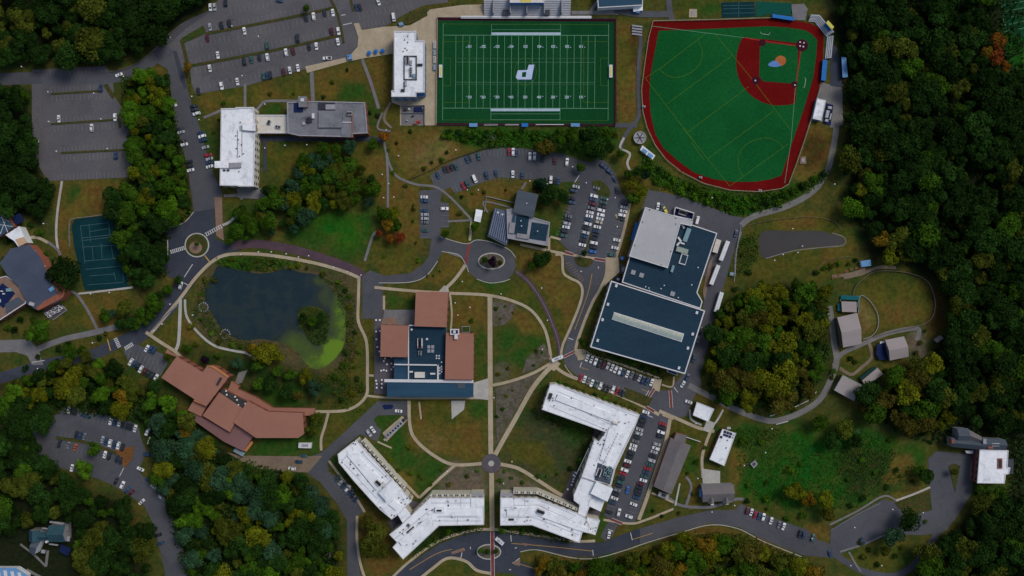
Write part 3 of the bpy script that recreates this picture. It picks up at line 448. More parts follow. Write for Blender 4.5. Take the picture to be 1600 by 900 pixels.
# ------------------------------------------------------------------ paths
PATHS = [('concrete', 5, '236,521 262,490 285,462 305,435 330,410 355,398 400,397 450,403 500,413 540,425 561,434'),
 ('concrete', 4.5, '561,432 560,470 560,502 571,528 574,550 574,592 573,616 560,632 540,641 515,643 484,643'),
 ('concrete', 3.5, '572,618 600,621 640,622 765,622'), ('concrete', 3.5, '572,586 584,587'), ('concrete', 4, '513,645 508,665 502,685 502,704'),
 ('pale_concrete', 5, '282,468 281,500 279,535 274,548'), ('pale_concrete', 3.6, '289,468 292,495 310,520 335,540 365,548 385,552 400,562'),
 ('concrete', 5, '228,519 250,534 272,548 286,560'), ('grey_paving', 2.5, '277,477 255,497 238,516'),
 ('concrete', 4.5, '585,449 650,455 700,458 760,461 800,470 830,485 850,512 858,540 861,564'), ('concrete', 3, '703,458 706,490 704,520'),
 ('concrete', 7.5, '765.5,462 766,600 767,712'), ('concrete', 7.5, '768,736 769,830'), ('concrete', 4.5, '770,602 800,595 835,582 864,565'),
 ('concrete', 7, '773,712 785,690 805,655 830,610 852,582 868,568'), ('concrete', 5, '639,626 641,668 652,690 680,713 710,726 756,724'),
 ('concrete', 4.5, '712,726 690,745 655,778'), ('concrete', 5.5, '781,725 810,732 840,750 866,767 880,775'),
 ('concrete', 5, '862,568 885,585 930,602 985,625 1010,637 1030,648'), ('concrete', 5.5, '1047,655 1040,690 1025,735 1010,780 998,812'),
 ('concrete', 3.5, '943,812 985,818 1010,812 1052,795'), ('concrete', 5, '1030,642 1060,655 1090,668 1116,674'), ('concrete', 4.5, '1116,660 1104,690 1097,715 1098,746'),
 ('concrete', 4, '868,398 878,400 880,425 890,434 905,442 910,455 905,478 890,515 879,540 876,562'),
 ('concrete', 4.5, '948,405 947,430 937,453 926,472 911,508 900,542 902,556'), ('concrete', 3, '905,549 960,566 1010,583 1032,592'),
 ('grey_paving', 3.6, '600,222 604,240 610,260 622,277 650,288 680,292 700,305 720,325 738,345'), ('grey_paving', 3.6, '604,238 606,280 606,324'),
 ('grey_paving', 3, '700,346 738,344'), ('concrete', 4, '737,346 734,376'), ('concrete', 5, '727,414 712,435 694,453'), ('red_paving', 5, '734,379 727,412'),
 ('grey_paving', 6, '487,112 489,158'), ('grey_paving', 4, '383,131 383,170'), ('grey_paving', 4, '398,176 408,164 418,158 466,158'), ('grey_paving', 4, '318,184 345,173'),
 ('grey_paving', 5, '566,93 579,128 592,170'), ('pale_concrete', 3.5, '97,283 90,330 88,365 91,392'), ('concrete', 4.5, '42,372 58,371 75,379'), ('grey_paving', 4, '75,378 90,390 95,400'),
 ('pale_concrete', 3, '122,459 150,456 208,449'), ('grey_paving', 4, '110,455 122,462 140,490 152,514'), ('grey_paving', 9, '60,545 100,530 145,520 185,510'),
 ('concrete', 4, '610,905 640,877 682,847 728,831 766,827 831,835 894,845 930,845'), ('concrete', 4.5, '655,905 676,888 700,872 728,877 745,891 768,896'),
 ('concrete', 3.5, '514,720 535,748 553,772 570,800'), ('concrete', 4, '558,806 558,845 563,880 572,908'), ('new_asphalt', 7.5, '403,217 480,217 575,217 600,220'), ('new_asphalt', 5, '414,220 414,268'),
 ('grey_paving', 5, '409,296 411,330'), ('grey_paving', 4, '350,306 410,304'), ('pale_concrete', 4, '348,352 360,346 372,333'), ('grey_paving', 4, '378,312 374,300'),
 ('concrete', 4, '813,382 845,389 880,396 948,407'), ('concrete', 3.5, '858,371 858,392'), ('concrete', 3.5, '860,370 876,374'),
 ('pale_concrete', 3, '1096,664 1080,655 1078,640'), ('concrete', 3, '1035,648 1052,655'), ('concrete', 2.5, '1034,601 1050,604 1053,588'),
 ('grey_paving', 4, '1072,745 1080,760 1072,790'), ('grey_paving', 4.5, '1045,778 1065,790 1110,792 1150,780 1165,782'), ('pale_concrete', 3, '1130,640 1118,660 1110,662'),
 ('gravel', 3, '1158,362 1150,395 1148,430'), ('dirt_track', 5, '1318,434 1345,428 1372,418 1400,418'), ('dirt_track', 5, '1300,432 1330,428 1352,420'),
 ('gravel', 3, '1326,862 1336,880 1345,893'), ('grey_paving', 3, '1385,834 1350,850 1312,862'), ('gravel', 3, '1296,820 1340,798 1380,775 1400,782'), ('pale_concrete', 3, '1400,782 1430,771 1453,761'),
 ('gravel', 2.5, '700,395 722,402'), ('concrete', 3.5, '600,462 600,484'), ('concrete', 3.5, '962,335 968,345'), ('concrete', 4.5, '984,318 975,360 962,404'),
 ('grey_paving', 5, '1000,-20 960,-20 925,14 935,20'), ('grey_paving', 6, '893,20 935,20 966,20'), ('asphalt', 9, '1042,-30 1046,14 1050,32'), ('asphalt', 10, '960,16 1000,22 1045,22'),
 ('asphalt', 6, '995,40 1001,60 998,100 997,140 998,180 985,200 975,215 970,230'), ('pale_concrete', 3.5, '975,215 969,231 984,240 980,255 985,268'), ('asphalt', 7, '961,196 995,196'),
 ('dirt_track', 4, '610,160 600,185 612,200'), ('grey_paving', 4, '570,408 582,370 590,362'), ('grey_paving', 3, '598,176 590,200 610,205'),
 ('gravel', 4, '42,890 70,905'), ('gravel', 3, '32,850 55,868 72,885'), ('gravel', 4, '72,885 75,860'), ('pale_concrete', 2.5, '1062,755 1055,790'), ('concrete', 3, '1018,770 1052,785'),
 ('pale_concrete', 3, '600,688 635,655'), ('concrete', 4, '626,748 655,778'), ('concrete', 2.5, '590,690 612,700'), ('concrete', 2.6, '655,628 658,655'), ('concrete', 4.5, '905,735 928,690'),
 ('gravel', 2.5, '762,332 757,315 800,325'), ('grey_paving', 3.6, '815,296 822,285')]
for m, w, s in PATHS: strip('footpath', m, P(s), w, level('path'))
def slab(name, m, s, smooth=False): return sheet(name, m, P(s), level('path'), smooth)
slab('plaza', 'concrete', '553,37 561,36 565,47 600,42 640,40 657,31 672,15 722,8 756,7 756,28 684,28 682,196 625,196 625,165 612,160 614,84 570,91 545,96 480,114 477,104 545,89 559,73 560,58')
slab('paved_circle', 'dark_paving', ' '.join(f'{767.5 + 15 * math.cos(t):.2f},{724 + 15 * math.sin(t):.2f}' for t in [i * math.pi / 16 for i in range(32)]))
slab('paved_circle_centre', 'pale_concrete', ' '.join(f'{767.5 + 4.5 * math.cos(t):.2f},{724 + 4.5 * math.sin(t):.2f}' for t in [i * math.pi / 10 for i in range(20)]))
slab('plaza', 'concrete', '898,545 912,546 926,553 911,562 903,563')
slab('plaza', 'concrete', '1021,591 1034,593 1030,612 1019,608')
slab('plaza', 'concrete', '946,402 966,402 968,425 953,438 944,448 947,425')
slab('plaza', 'pale_concrete', '740,598 763,591 763,625 740,622'); slab('plaza', 'concrete', '852,572 864,560 876,568 866,580')
slab('plaza', 'pale_concrete', '694,446 700,448 702,457 684,457'); slab('terrace', 'dark_paving', '585,498 597,498 597,560 620,560 616,592 604,597 604,616 585,615')
slab('terrace', 'grey_paving', '600,484 648,484 648,510 598,510'); slab('terrace', 'tan_paving', '598,497 620,497 620,509 596,509')
slab('terrace', 'dark_paving', '894,734 906,738 902,762 900,780 903,796 884,787 876,781 884,762')
slab('terrace', 'dark_paving', '633,793 645,782 656,786 641,805'); slab('terrace', 'dark_paving', '606,815 620,803 629,813 612,828')
slab('terrace', 'dark_paving', '903,797 938,797 936,812 917,806'); slab('terrace', 'dark_paving', '928,670 948,676 944,690 926,684')
slab('sidewalk', 'grey_paving', '370,294 412,294 416,312 372,309'); slab('garden_bed', 'planting', '770,472 806,475 800,498 786,508 770,510')
slab('garden_bed', 'planting', '822,562 850,536 860,558 838,574 815,584'); slab('garden_bed', 'planting', '774,608 840,584 800,650 776,692')
slab('patio', 'pale_concrete', '1096,732 1125,736 1125,757 1098,755'); slab('path_plaza', 'pale_concrete', '1105,655 1118,662 1108,676 1098,672')
slab('patio', 'pale_concrete', '705,626 727,626 725,640 706,655'); slab('patio', 'gravel', '373,582 387,578 378,598 366,602')
slab('loading_apron', 'concrete', '598,676 628,650 637,656 604,690')
slab('patio', 'dirt_track', '1098,455 1107,412 1114,400 1108,440 1100,470')

# kerbed islands of grass
def island(name, m, s, smooth=True): return sheet(name, m, P(s), level('path') + .02, smooth)
for s, w in (('322,53 400,38 470,24 525,11', 4.2), ('298,103 380,88 450,74 536,54', 4.2), ('512,-10 526,18 533,45 537,68', 3.6), ('546,-12 552,18', 3), ('284,62 292,95 297,130', 5),
             ('80,147 160,142', 3), ('80,194 183,187', 3), ('96,239 198,234', 3), ('185,180 188,200', 4), ('942,310 932,345 915,392', 3), ('88,684 130,690 160,700 182,709', 5)):
    strip('median', 'verge', P(s), w, level('path') + .02)
island('grass_island', 'lawn', '284,60 318,40 322,52 300,62 286,68', False); island('grass_island', 'verge', '640,21 667,13 668,25 645,36 627,39', False)
island('planted_island', 'mulch', '178,702 210,697 206,718 194,731 187,712', False); island('grass_island', 'verge', '162,133 168,131 180,150 176,155', False)
island('grass_island', 'verge', '925,285 938,282 951,294 953,306 943,310 933,302', True); island('grass_island', 'verge', '899,402 925,405 922,415 912,417 902,413', True)
island('grass_island', 'verge', '659,291 671,292 672,297 656,297', False); island('grass_island', 'verge', '1482,728 1491,724 1500,728 1492,768', False)
island('grass_island', 'verge', '1398,786 1430,774 1453,768 1456,796 1425,806 1412,801', False)
island('planted_island', 'verge', '976,605 1020,622 1012,636 972,620', False)
def ellipse_px(cx, cy, rx, ry, n=28): return [(cx + rx * math.cos(2 * math.pi * i / n), cy + ry * math.sin(2 * math.pi * i / n)) for i in range(n)]
for cx, cy, rx, ry, nm in ((308, 383, 18, 18, 'verge'), (768, 408, 20, 12, 'planting'), (764, 862, 18, 11, 'planting')):
    sheet('roundabout_kerb', 'pale_concrete', ellipse_px(cx, cy, rx + 1.2, ry + 1.2), level('path') + .02)
    sheet('roundabout_island', nm, ellipse_px(cx, cy, rx - .6, ry - .6), level('path') + .04)
sheet('roundabout_planting', 'tan_paving', ellipse_px(306, 387, 10, 9), level('path') + .06)
for s in ('705,862 725,855 727,860 706,866', '803,878 813,873 812,884 803,882', '815,848 829,850 820,853'): sheet('traffic_island', 'tan_paving', P(s), level('path') + .02)
for s in ('592,442 640,441 666,431 684,408', '690,393 716,398 727,412 732,425', '745,436 765,442 785,440 797,436', '688,370 727,381 745,375 770,379 795,390 806,403', '303,331 290,346 272,354 258,352',
          '254,418 262,400 262,375', '882,570 903,592 975,620', '813,862 840,859 892,871 930,872 975,860 1010,848 1060,833 1110,820 1153,826 1193,846 1253,870'):
    strip('kerb', 'pale_concrete', P(s), 1.1, level('path'))
# ------------------------------------------------------------------ painted markings
mk = MB(); zm = .165
def line(b, x0, y0, x1, y1, w=.5, z=zm): strip_mb(b, [(x0, y0), (x1, y1)], w, z, False, False)
def stalls(name, x0, y0, x1, y1, n, dx, dy, w=.42, m='pale_line', rail=False):
    b = MB()
    for i in range(n + 1):
        x = x0 + (x1 - x0) * i / n; y = y0 + (y1 - y0) * i / n
        line(b, x, y, x + dx, y + dy, w)
    if rail: line(b, x0, y0, x1, y1, w)
    tag(b.build(name, m), kind='structure')
NM = 'parking_markings'
for a in ((78,109,165,105,14,.5,9),(80,145,160,142,13,-.4,-9),(82,149,175,145,15,.4,9),(80,193,178,187,16,-.4,-9),(85,197,190,191,17,.4,9),(95,238,192,233,16,-.4,-9),(98,243,200,238,17,.4,9),(85,282,200,277,19,-.4,-9),
          (325,50,512,13,26,-2,-9),(300,68,520,20,31,2,9),(300,101,532,52,33,-2,-9),(305,106,532,58,32,2,9),(308,144,470,106,23,-2,-9),(360,14,510,-18,21,2,9),(560,20,640,2,12,3,10),(565,45,600,38,6,-2,-9),
          (672,274,716,249,7,5,9),(720,246,762,234,7,2.5,10),(766,234,822,232,10,.5,10),(706,292,745,277,8,4.5,9),(752,285,830,280,11,-1,-10),(656,298,656,371,8,12,0),(701,319,701,354,4,-12,0),
          (907,283,892,315,7,-10,-2),(896,322,877,374,10,-11,-3),(935,298,910,388,15,-12,-3),(941,302,917,396,16,12,3),(983,312,957,402,15,-12,-3),
          (909,555,1020,594,19,-4.5,10),(903,590,976,617,12,4.5,-10),(1002,643,948,795,26,11,4),(1043,660,993,802,24,-11,-4),(1160,790,1232,818,13,-3,11),
          (204,547,248,562,7,-4,8),(199,561,250,588,9,4,-9),(130,645,218,669,14,-2,9),(95,683,185,710,14,2,-9),(90,690,180,716,14,-2,9),(518,737,562,785,10,-8,6)):
    stalls(NM, *a)
b = MB()
for x0, y0, x1, y1, n, w in ((266,394,289,387,8,5),(321,367,347,353,8,5),(180,528,187,543,6,5),(195,545,208,537,6,5)):   # zebra crossings
    dx, dy = x1 - x0, y1 - y0; l = math.hypot(dx, dy); ux, uy = dx / l, dy / l
    for i in range(n):
        t = (i + .5) / n; cx, cy = x0 + dx * t, y0 + dy * t
        line(b, cx - uy * w / 2, cy + ux * w / 2, cx + uy * w / 2, cy - ux * w / 2, 1.3, zm + .003)
    for sgn in (-1, 1): line(b, x0 - uy * w / 2 * sgn, y0 + ux * w / 2 * sgn, x1 - uy * w / 2 * sgn, y1 + ux * w / 2 * sgn, .5, zm + .001)
tag(b.build('crosswalk', 'white_paint'), kind='structure')
b = MB()
for s in ('288,433 301,413', '50,566 70,563', '288,442 296,447', '888,528 896,531', '906,574 909,566', '1014,610 1009,618','1022,586 1022,586.1', '798,836 799,846', '722,863 720,872', '812,872 801,880', '926,859 927,868', '985,832 988,844','1053,605 1059,613','533,24 540,23','536,39 550,36', '898,285 905,274', '1012,649 1020,652','950,827 958,830','194,730 187,744', '903,283 903.1,283'):
    (x0, y0), (x1, y1) = P(s)
    if (x0, y0) != (x1, y1): line(b, x0, y0, x1, y1, 1.0, zm + .002)
for x, y, a in ((735,856,90),(806,856,-30),(797,890,10),(908,424,20),(935,418,80),(855,287,0)): line(b, x - 1.6 * math.cos(R(a)), y - 1.6 * math.sin(R(a)), x + 1.6 * math.cos(R(a)), y + 1.6 * math.sin(R(a)), 1.2, zm + .002)
tag(b.build('road_markings', 'white_paint'), kind='structure')
b = MB()
for s, w in (('320,399 329,411', 1.6), ('168,530 173,548', 1.6), ('799,849 850,853 926,861', .7), ('640,890 680,866 706,858', .7), ('925,428 918,460 898,515', .7), ('988,843 1010,836 1020,833', .7), ('907,574 920,578', .6), ('1002,608 1015,613', .6), ('812,881 850,893', .7)):
    strip_mb(b, P(s), w, zm + .002, True, False)
tag(b.build('yellow_markings', 'yellow_paint'), kind='structure')
b = MB()
for i in range(9): line(b, 884 + i * 3.0, 412 + i * 3.6, 892 + i * 2.6, 410 + i * 3.2, .9, zm + .004)
tag(b.build('hatched_markings', 'tan_paving'), kind='structure')
for s, w in (('882,393.5 896,398', 4), ('929,404.5 946,407', 4), ('880,558 898,549', 3.2), ('1010,636 1022,643', 4), ('1022,607 1014,620', 3.5), ('1047,610 1049,637', 4), ('955,811 972,818', 4), ('769,831 770,900', 5)):
    pp = P(s); z = level('path') + (.07 if pp[0][0] == 769 else 0); strip('raised_crossing', 'red_paving', pp, w, z)
    b = MB()
    for sg in (-1, 1):
        q = offset_line(pp, sg * (w / 2 + .3)); strip_mb(b, q, .55, z + .002, False, False)
    tag(b.build('crossing_edge', 'white_paint'), kind='structure')
b = MB(); b.poly([W(*p)[:2] + (zm,) for p in P('597,634 600,632 613,632 615,635 612,639 600,640')]); tag(b.build('painted_bay', 'navy'), kind='structure')

# ------------------------------------------------------------------ sports grounds
zf = .20
sheet('field_apron', 'base_dark', P('682,27 963,29 963,198 680,196'), zf - .012)
sheet('football_turf', 'turf', P('685,32 960,34 959,194 682,192'), zf)
b = MB(); zl = zf + .012
X50, DX = 821.2, 10.87
for i in range(-10, 11): line(b, X50 + i * DX, 55, X50 + i * DX - 1, 169, .55, zl)
for i in range(-50, 51):
    if i % 5:
        for y in (91.5, 132): line(b, X50 + i * DX / 5, y - .8, X50 + i * DX / 5, y + .8, .25, zl)
for x in (692.5, 951): line(b, x, 37, x - 1, 188, .6, zl)
for y in (55, 169): line(b, 692, y, 951, y + .5, .7, zl + .001)
for y in (97, 128.5): line(b, 713, y, 930, y + .5, .3, zl + .001)
for x0, x1, y0, y1 in ((768, 876, 38, 55), (767, 875, 169, 187)):
    for x in (x0, x1): line(b, x, y0, x, y1, .5, zl + .001)
    for y in (y0, y1, (y0 + 47) if y0 < 100 and 0 else (y0 + y1) / 2): line(b, x0, y, x1, y, .45, zl + .002)
tag(b.build('field_lines', 'turf_line'), kind='structure')
b = MB()
line(b, 768, 52.8, 876, 52.8, 4, zl + .004); line(b, 766.5, 171.8, 875, 171.8, 4, zl + .004)
tag(b.build('team_box', 'turf_white'), kind='structure')
b = MB()
for x0, x1 in ((692.5, 732), (951, 912)):
    line(b, x0, 65, x1, 65, .5, zl + .003); line(b, x0, 160, x1, 160, .5, zl + .003); line(b, x1, 65, x1, 160, .5, zl + .003)
    xs = 704 if x0 < 700 else 938.5
    line(b, x0, 91, xs, 91, .45, zl + .003); line(b, x0, 134, xs, 134, .45, zl + .003); line(b, xs, 91, xs, 134, .45, zl + .003)
line(b, 693, 37.5, 951, 38.5, .4, zl + .003); line(b, 691, 187.5, 950, 188.5, .4, zl + .003)
strip_mb(b, ellipse_px(821, 112, 17, 21, 40) + [(838, 112)], .5, zl + .003, False, False)
tag(b.build('field_lines', 'turf_yellow'), kind='structure')
b = MB()
b.poly([W(*p)[:2] + (zl + .006,) for p in P('826.3,101.2 834.8,101.2 830.5,124.2 808.5,124.2 806,120.5 809,110 824,109.5')]); tag(b.build('field_emblem', mat('emblem_white', (.48, .56, .74), (.42, .50, .70), .3)), kind='structure')
b = MB(); b.poly([W(*p)[:2] + (zl + .009,) for p in P('816,113 822.5,112.5 821.5,120.4 815.3,120.4')]); tag(b.build('field_emblem_counter', 'turf'), kind='structure')
b = MB(); strip_mb(b, P('808.4,125.2 831.2,125.2 835.8,100.6'), .9, zl + .004, False, False)
tag(b.build('field_emblem_outline', mat('emblem_navy', (.02, .05, .16), (.02, .05, .16), .3)), kind='structure')
def text_mesh(txt, px, py, h_px, rot, z, m, sx=1.0):
    cu = bpy.data.curves.new('t', 'FONT'); cu.body = txt; cu.size = h_px * S * 1.4; cu.align_x = 'CENTER'; cu.align_y = 'CENTER'; cu.offset = .06
    o = bpy.data.objects.new('t', cu); C.objects.link(o); dg = bpy.context.evaluated_depsgraph_get(); dg.update()
    me = bpy.data.meshes.new_from_object(o.evaluated_get(dg)); bpy.data.objects.remove(o); me.materials.clear(); me.materials.append(M[m])
    me.name = 'yard_number'; r = bpy.data.objects.new('yard_number', me); C.objects.link(r); r.location = W(px, py)[:2] + (z,); r.rotation_euler = (0, 0, rot); r.scale = (sx, 1, 1)
    return tag(r, kind='structure')
b = MB()
for i, n_ in enumerate((10, 20, 30, 40, 50, 40, 30, 20, 10)):
    x = X50 + (i - 4) * 2 * DX
    text_mesh(str(n_), x - .8, 152, 4.2, 0, zl + .005, 'turf_white', 1.15); text_mesh(str(n_), x, 72.5, 4.2, math.pi, zl + .005, 'turf_white', 1.15)
    if i != 4:
        d = -1 if i < 4 else 1
        for y, q in ((150.6, 1), (73.9, 1)): b.poly([W(x + d * 4.6, y - .8)[:2] + (zl + .005,), W(x + d * 4.6, y + .8)[:2] + (zl + .005,), W(x + d * 6.4, y)[:2] + (zl + .005,)])
tag(b.build('yard_arrows', 'turf_white'), kind='structure')
# ball field
sheet('warning_track', 'ball_red', P('1020,34 1110,32 1205,29 1240,32 1267,37 1280,44 1287,58 1286,80 1285,100 1280,137 1268,180 1255,220 1243,255 1231,287 1220,294 1185,299 1140,296.5 1100,286 1065,268 1042,250 1024,228 1011,200 1004.5,175 1002.5,140 1007.5,100 1013.5,60'), zf)
sheet('ball_field_turf', 'ball_turf', P('1029,48 1110,45 1200,41 1230,43 1257,47 1268,53 1277,63 1275,90 1271,120 1256,170 1237,225 1221,274 1205,280 1180,284 1145,284.5 1115,280 1085,270 1060,252 1037,232 1024,210 1017,180 1014.5,150 1016,120 1021,90 1025,70'), zf + .012)
sheet('infield_skin', 'ball_red', P('1160,59 1155,69 1151.5,82 1150,95 1150.5,108 1154,122 1160,134 1168,144 1178,153 1191,160 1204,164 1218,165 1232,164 1243,161 1245,130 1252,75 1247,68 1200,62'), zf + .024)
sheet('infield_turf', 'ball_turf', P('1196,66.5 1243,71.5 1247,76 1245,126 1239,131 1192,127 1186,119 1187,73'), zf + .036)
b = MB(); strip_mb(b, P('1250,72 1200,65 1162,59'), 1.6, zf + .05, False, False); strip_mb(b, P('1251,76 1248,100 1244,131'), 1.6, zf + .05, False, False)
tag(b.build('base_path', mat('base_path_red', (.30, .02, .02), (.36, .03, .03), .3)), kind='structure')
for x, y, r_ in ((1191, 67, 5.5), (1253, 71, 9.5), (1181, 126, 6.5), (1241, 132, 5)): sheet('base_cutout', 'base_dark', ellipse_px(x, y, r_, r_), zf + .055)
sheet('mound_emblem', 'orange', ellipse_px(1219.5, 95, 8.5, 8), zf + .06); sheet('mound_emblem', mat('mound_blue', (.10, .20, .45), (.12, .24, .52), .3), P('1200,101 1207,95.5 1213,96 1219,101 1217,104 1206,104.5'), zf + .075, True)
b = MB()
def bl(s, w=.45, sm=False): strip_mb(b, P(s), w, zf + .045, sm, False)
bl('1031,107.5 1102.5,52.5'); bl('1090,60 1096,75 1097,88 1093,100 1083,111 1070,118 1055,121 1042,118 1031,109', .45, True); bl('1042.5,162.5 1145,86'); bl('1116,52 1145,87 1180,130 1235,203'); bl('1008,122 1085,222')
bl('1008,122 1031,107'); bl('1075,206 1170,135'); bl('1067,200 1140,291'); bl('1107,247 1208,174'); bl('1140,291 1231,225'); bl('1160,275 1154,262 1154,245 1160,232 1172,222 1190,216 1205,217 1218,224 1224,232', .45, True); bl('1100,250 1075,215 1080,222')
tag(b.build('ball_field_lines', 'ball_line'), kind='structure')
b = MB(); strip_mb(b, P('1019,41 1162,59'), .6, zf + .048, False, False); strip_mb(b, P('1243,131 1236,220 1226,286'), .6, zf + .048, False, False)
tag(b.build('foul_lines', 'turf_line'), kind='structure')
b = MB()
for x, y in ((1250, 66), (1256, 67), (1250, 72), (1255, 73), (1180, 126), (1242, 133)): b.box(*W(x, y)[:2], zf + .06, .9, .9, .06)
for s in ('1188,50 1190,53 1201,54.5 1203,51', '1257,122 1259,124 1257,136 1255,137'): strip_mb(b, P(s), .5, zf + .05, False, False)
tag(b.build('bases', 'white_paint'), kind='structure')
# courts
sheet('court_surface', 'court', P('112,352 117,343 130,341 173,336 178,338 183,365 192,405 203,450 133,454 124,420 116,385'), zf)
b = MB(); 
for s in ('126,353 170,348','127,372 178,366.5','128,376 178,370','129,386 180,383','132,408 190,403','134,421 195,415','140,431 180,428','137,445 193,441','126,353 133,412','139,350 142,378','170,348 172,370','144,385 146,406','158,380 160,404','174,384 177,404','178,425 181,438','192,424 193,440','140,362 170,357'):
    strip_mb(b, P(s), .55, zf + .012, False, False)
tag(b.build('court_lines', 'court_line'), kind='structure')
sheet('court_surface', 'court', P('1127,4 1179,3 1180,26 1128,28'), zf); sheet('court_surface', mat('green_court', (.006, .07, .05), (.008, .085, .06), .08), P('1181,2 1236,5 1238,24 1206,22 1182,26'), zf)
b = MB()
for s in ('1130,14 1179,13','1154,4 1154,27','1130,21 1179,20','1130,9 1179,8'): strip_mb(b, P(s), .45, zf + .012, False, False)
tag(b.build('court_lines', 'court_line'), kind='structure')
sheet('equipment_pad', 'grey_paving', P('1237,7 1256,6 1262,14 1258,32 1240,31 1236,20'), zf)
sheet('practice_field', 'turf', P('1562,-60 1680,-60 1680,30 1600,60 1572,52 1566,30'), zf)
b = MB()
for i in range(7): strip_mb(b, [(1568, 8 + i * 10.5 - 21), (1640, -6 + i * 10.5 - 21)], .5, zf + .012, False, False)
strip_mb(b, P('1562,-20 1569,40'), .5, zf + .012, False, False)
tag(b.build('field_lines', 'turf_line'), kind='structure')

# ------------------------------------------------------------------ buildings
NWIN = {}; ROOFS = {}
def on_roof(p, o, z):
    l = [t for t in ROOFS.get(p.name, []) if t[1] <= z + .6]
    if l: o.parent = max(l, key=lambda t: (round(t[1], 1), 0))[0]
    return o
def building(name, label, cat, cx, cy, group=None): return empty(name, W(cx, cy, 0), label, cat, group)
def inset(w, d):
    n = len(w); ar = sum(w[i][0] * w[(i + 1) % n][1] - w[(i + 1) % n][0] * w[i][1] for i in range(n)); sg = 1 if ar > 0 else -1; out = []
    for i in range(n):
        a, p, c = Vector(w[i - 1][:2]), Vector(w[i][:2]), Vector(w[(i + 1) % n][:2])
        e1 = (p - a).normalized(); e2 = (c - p).normalized(); n1 = Vector((-e1.y, e1.x)) * sg; n2 = Vector((-e2.y, e2.x)) * sg
        k = (n1 + n2); k = k / max(.35, k.dot(n1)); q = p + k * d; out.append((q.x, q.y, w[i][2]))
    return out
WINMESH = None
def window_mesh():
    global WINMESH
    if WINMESH is None:
        b = MB(); b.box(0, 0, 0, 1.9, .16, 1.7); me = bpy.data.meshes.new('window'); me.from_pydata(b.v, [], b.f); me.materials.append(M['glass']); WINMESH = me
    return WINMESH
def block(p, pts, z1, roof='membrane', wall='cream_wall', z0=0.0, parapet=None, pw=.5, ph=.5, windows=True, slope=None):
    """one volume: 'wall' and 'roof' parts, optional 'parapet', and windows on the sides the photo can see"""
    if isinstance(pts, str): pts = P(pts)
    w = [W(x, y, z1) for x, y in pts]
    b = MB(); b.walls(w, z0); wo = b.build('wall', wall, p)
    b = MB(); rw = [(x, y, z1 + .02) for x, y, _ in inset(w, -.12)]; b.poly(rw); b.walls(rw, z1 - .28); ro = b.build('roof', roof, p); ROOFS.setdefault(p.name, []).append((ro, z1))
    if parapet:
        b = MB(); o = [(x, y, z1 + ph) for x, y, _ in inset(w, -.2)]; i_ = [(x, y, z1 + ph) for x, y, _ in inset(w, pw)]; n = len(o)
        b.add(o + i_, [(i, (i + 1) % n, n + (i + 1) % n, n + i) if sum(o[j][0] * o[(j + 1) % n][1] - o[(j + 1) % n][0] * o[j][1] for j in range(n)) > 0 else (i, n + i, n + (i + 1) % n, (i + 1) % n) for i in range(n)])
        b.walls(o, z1 - .4); b.walls(list(reversed(i_)), z1 + .03); b.build('parapet', parapet, p).parent = ro
    if windows and z1 - z0 > 3:
        n = len(w); cc = Vector((sum(q[0] for q in w) / n, sum(q[1] for q in w) / n))
        ar = sum(w[i][0] * w[(i + 1) % n][1] - w[(i + 1) % n][0] * w[i][1] for i in range(n))
        for i in range(n):
            a, c = Vector(w[i][:2]), Vector(w[(i + 1) % n][:2]); l = (c - a).length; mid = (a + c) / 2
            e = (c - a).normalized(); nr = Vector((e.y, -e.x)) * (1 if ar > 0 else -1)
            if l < 6 or nr.dot(-mid.normalized()) < .25: continue
            st = max(1, int((z1 - z0) / 3.6)); k = int(l / 4.2)
            for f in range(st):
                for j in range(k):
                    if NWIN.get(p.name, 0) > 92: break
                    NWIN[p.name] = NWIN.get(p.name, 0) + 1
                    q = a + e * (l * (j + .5) / k) + nr * .03
                    o = bpy.data.objects.new('window', window_mesh()); C.objects.link(o); o.parent = wo
                    o.location = (q.x - p.location.x, q.y - p.location.y, z0 + (z1 - z0) * (f + .5) / st - .8); o.rotation_euler = (0, 0, math.atan2(e.y, e.x))
def unit(p, x, y, wpx, lpx, h, z, m='metal', name='rooftop_unit', a=0, taper=.96, fan=False):
    b = MB(); c = W(x, y, z + h); b.box(c[0], c[1], z - .05, wpx * S, lpx * S, h, R(-a), taper)
    if fan:
        b.mi = 1; n = max(1, int(max(wpx, lpx) / 3)); ca, sa = math.cos(R(-a)), math.sin(R(-a))
        for i in range(n):
            t = (i + .5) / n - .5; u, v = (t * wpx * S, 0) if wpx > lpx else (0, t * lpx * S); r_ = min(wpx, lpx) * S * .34
            X_, Y_ = c[0] + u * ca - v * sa, c[1] + u * sa + v * ca; b.tube((X_, Y_, z + h), (X_, Y_, z + h + .25), r_, n=10)
        return on_roof(p, b.build(name, (m, 'dark_metal'), p), z)
    return on_roof(p, b.build(name, m, p), z)
def vents(p, s, z, m='dark_metal', r_=.42, h=.7, name='roof_vent'):
    r_ = min(r_, .42) if m == 'dark_metal' else r_
    for x, y in P(s):
        b = MB(); c = W(x, y, z + h); b.tube((c[0], c[1], z - .02), (c[0], c[1], z + h), r_, r_ * .8, 8); on_roof(p, b.build(name, m, p), z)
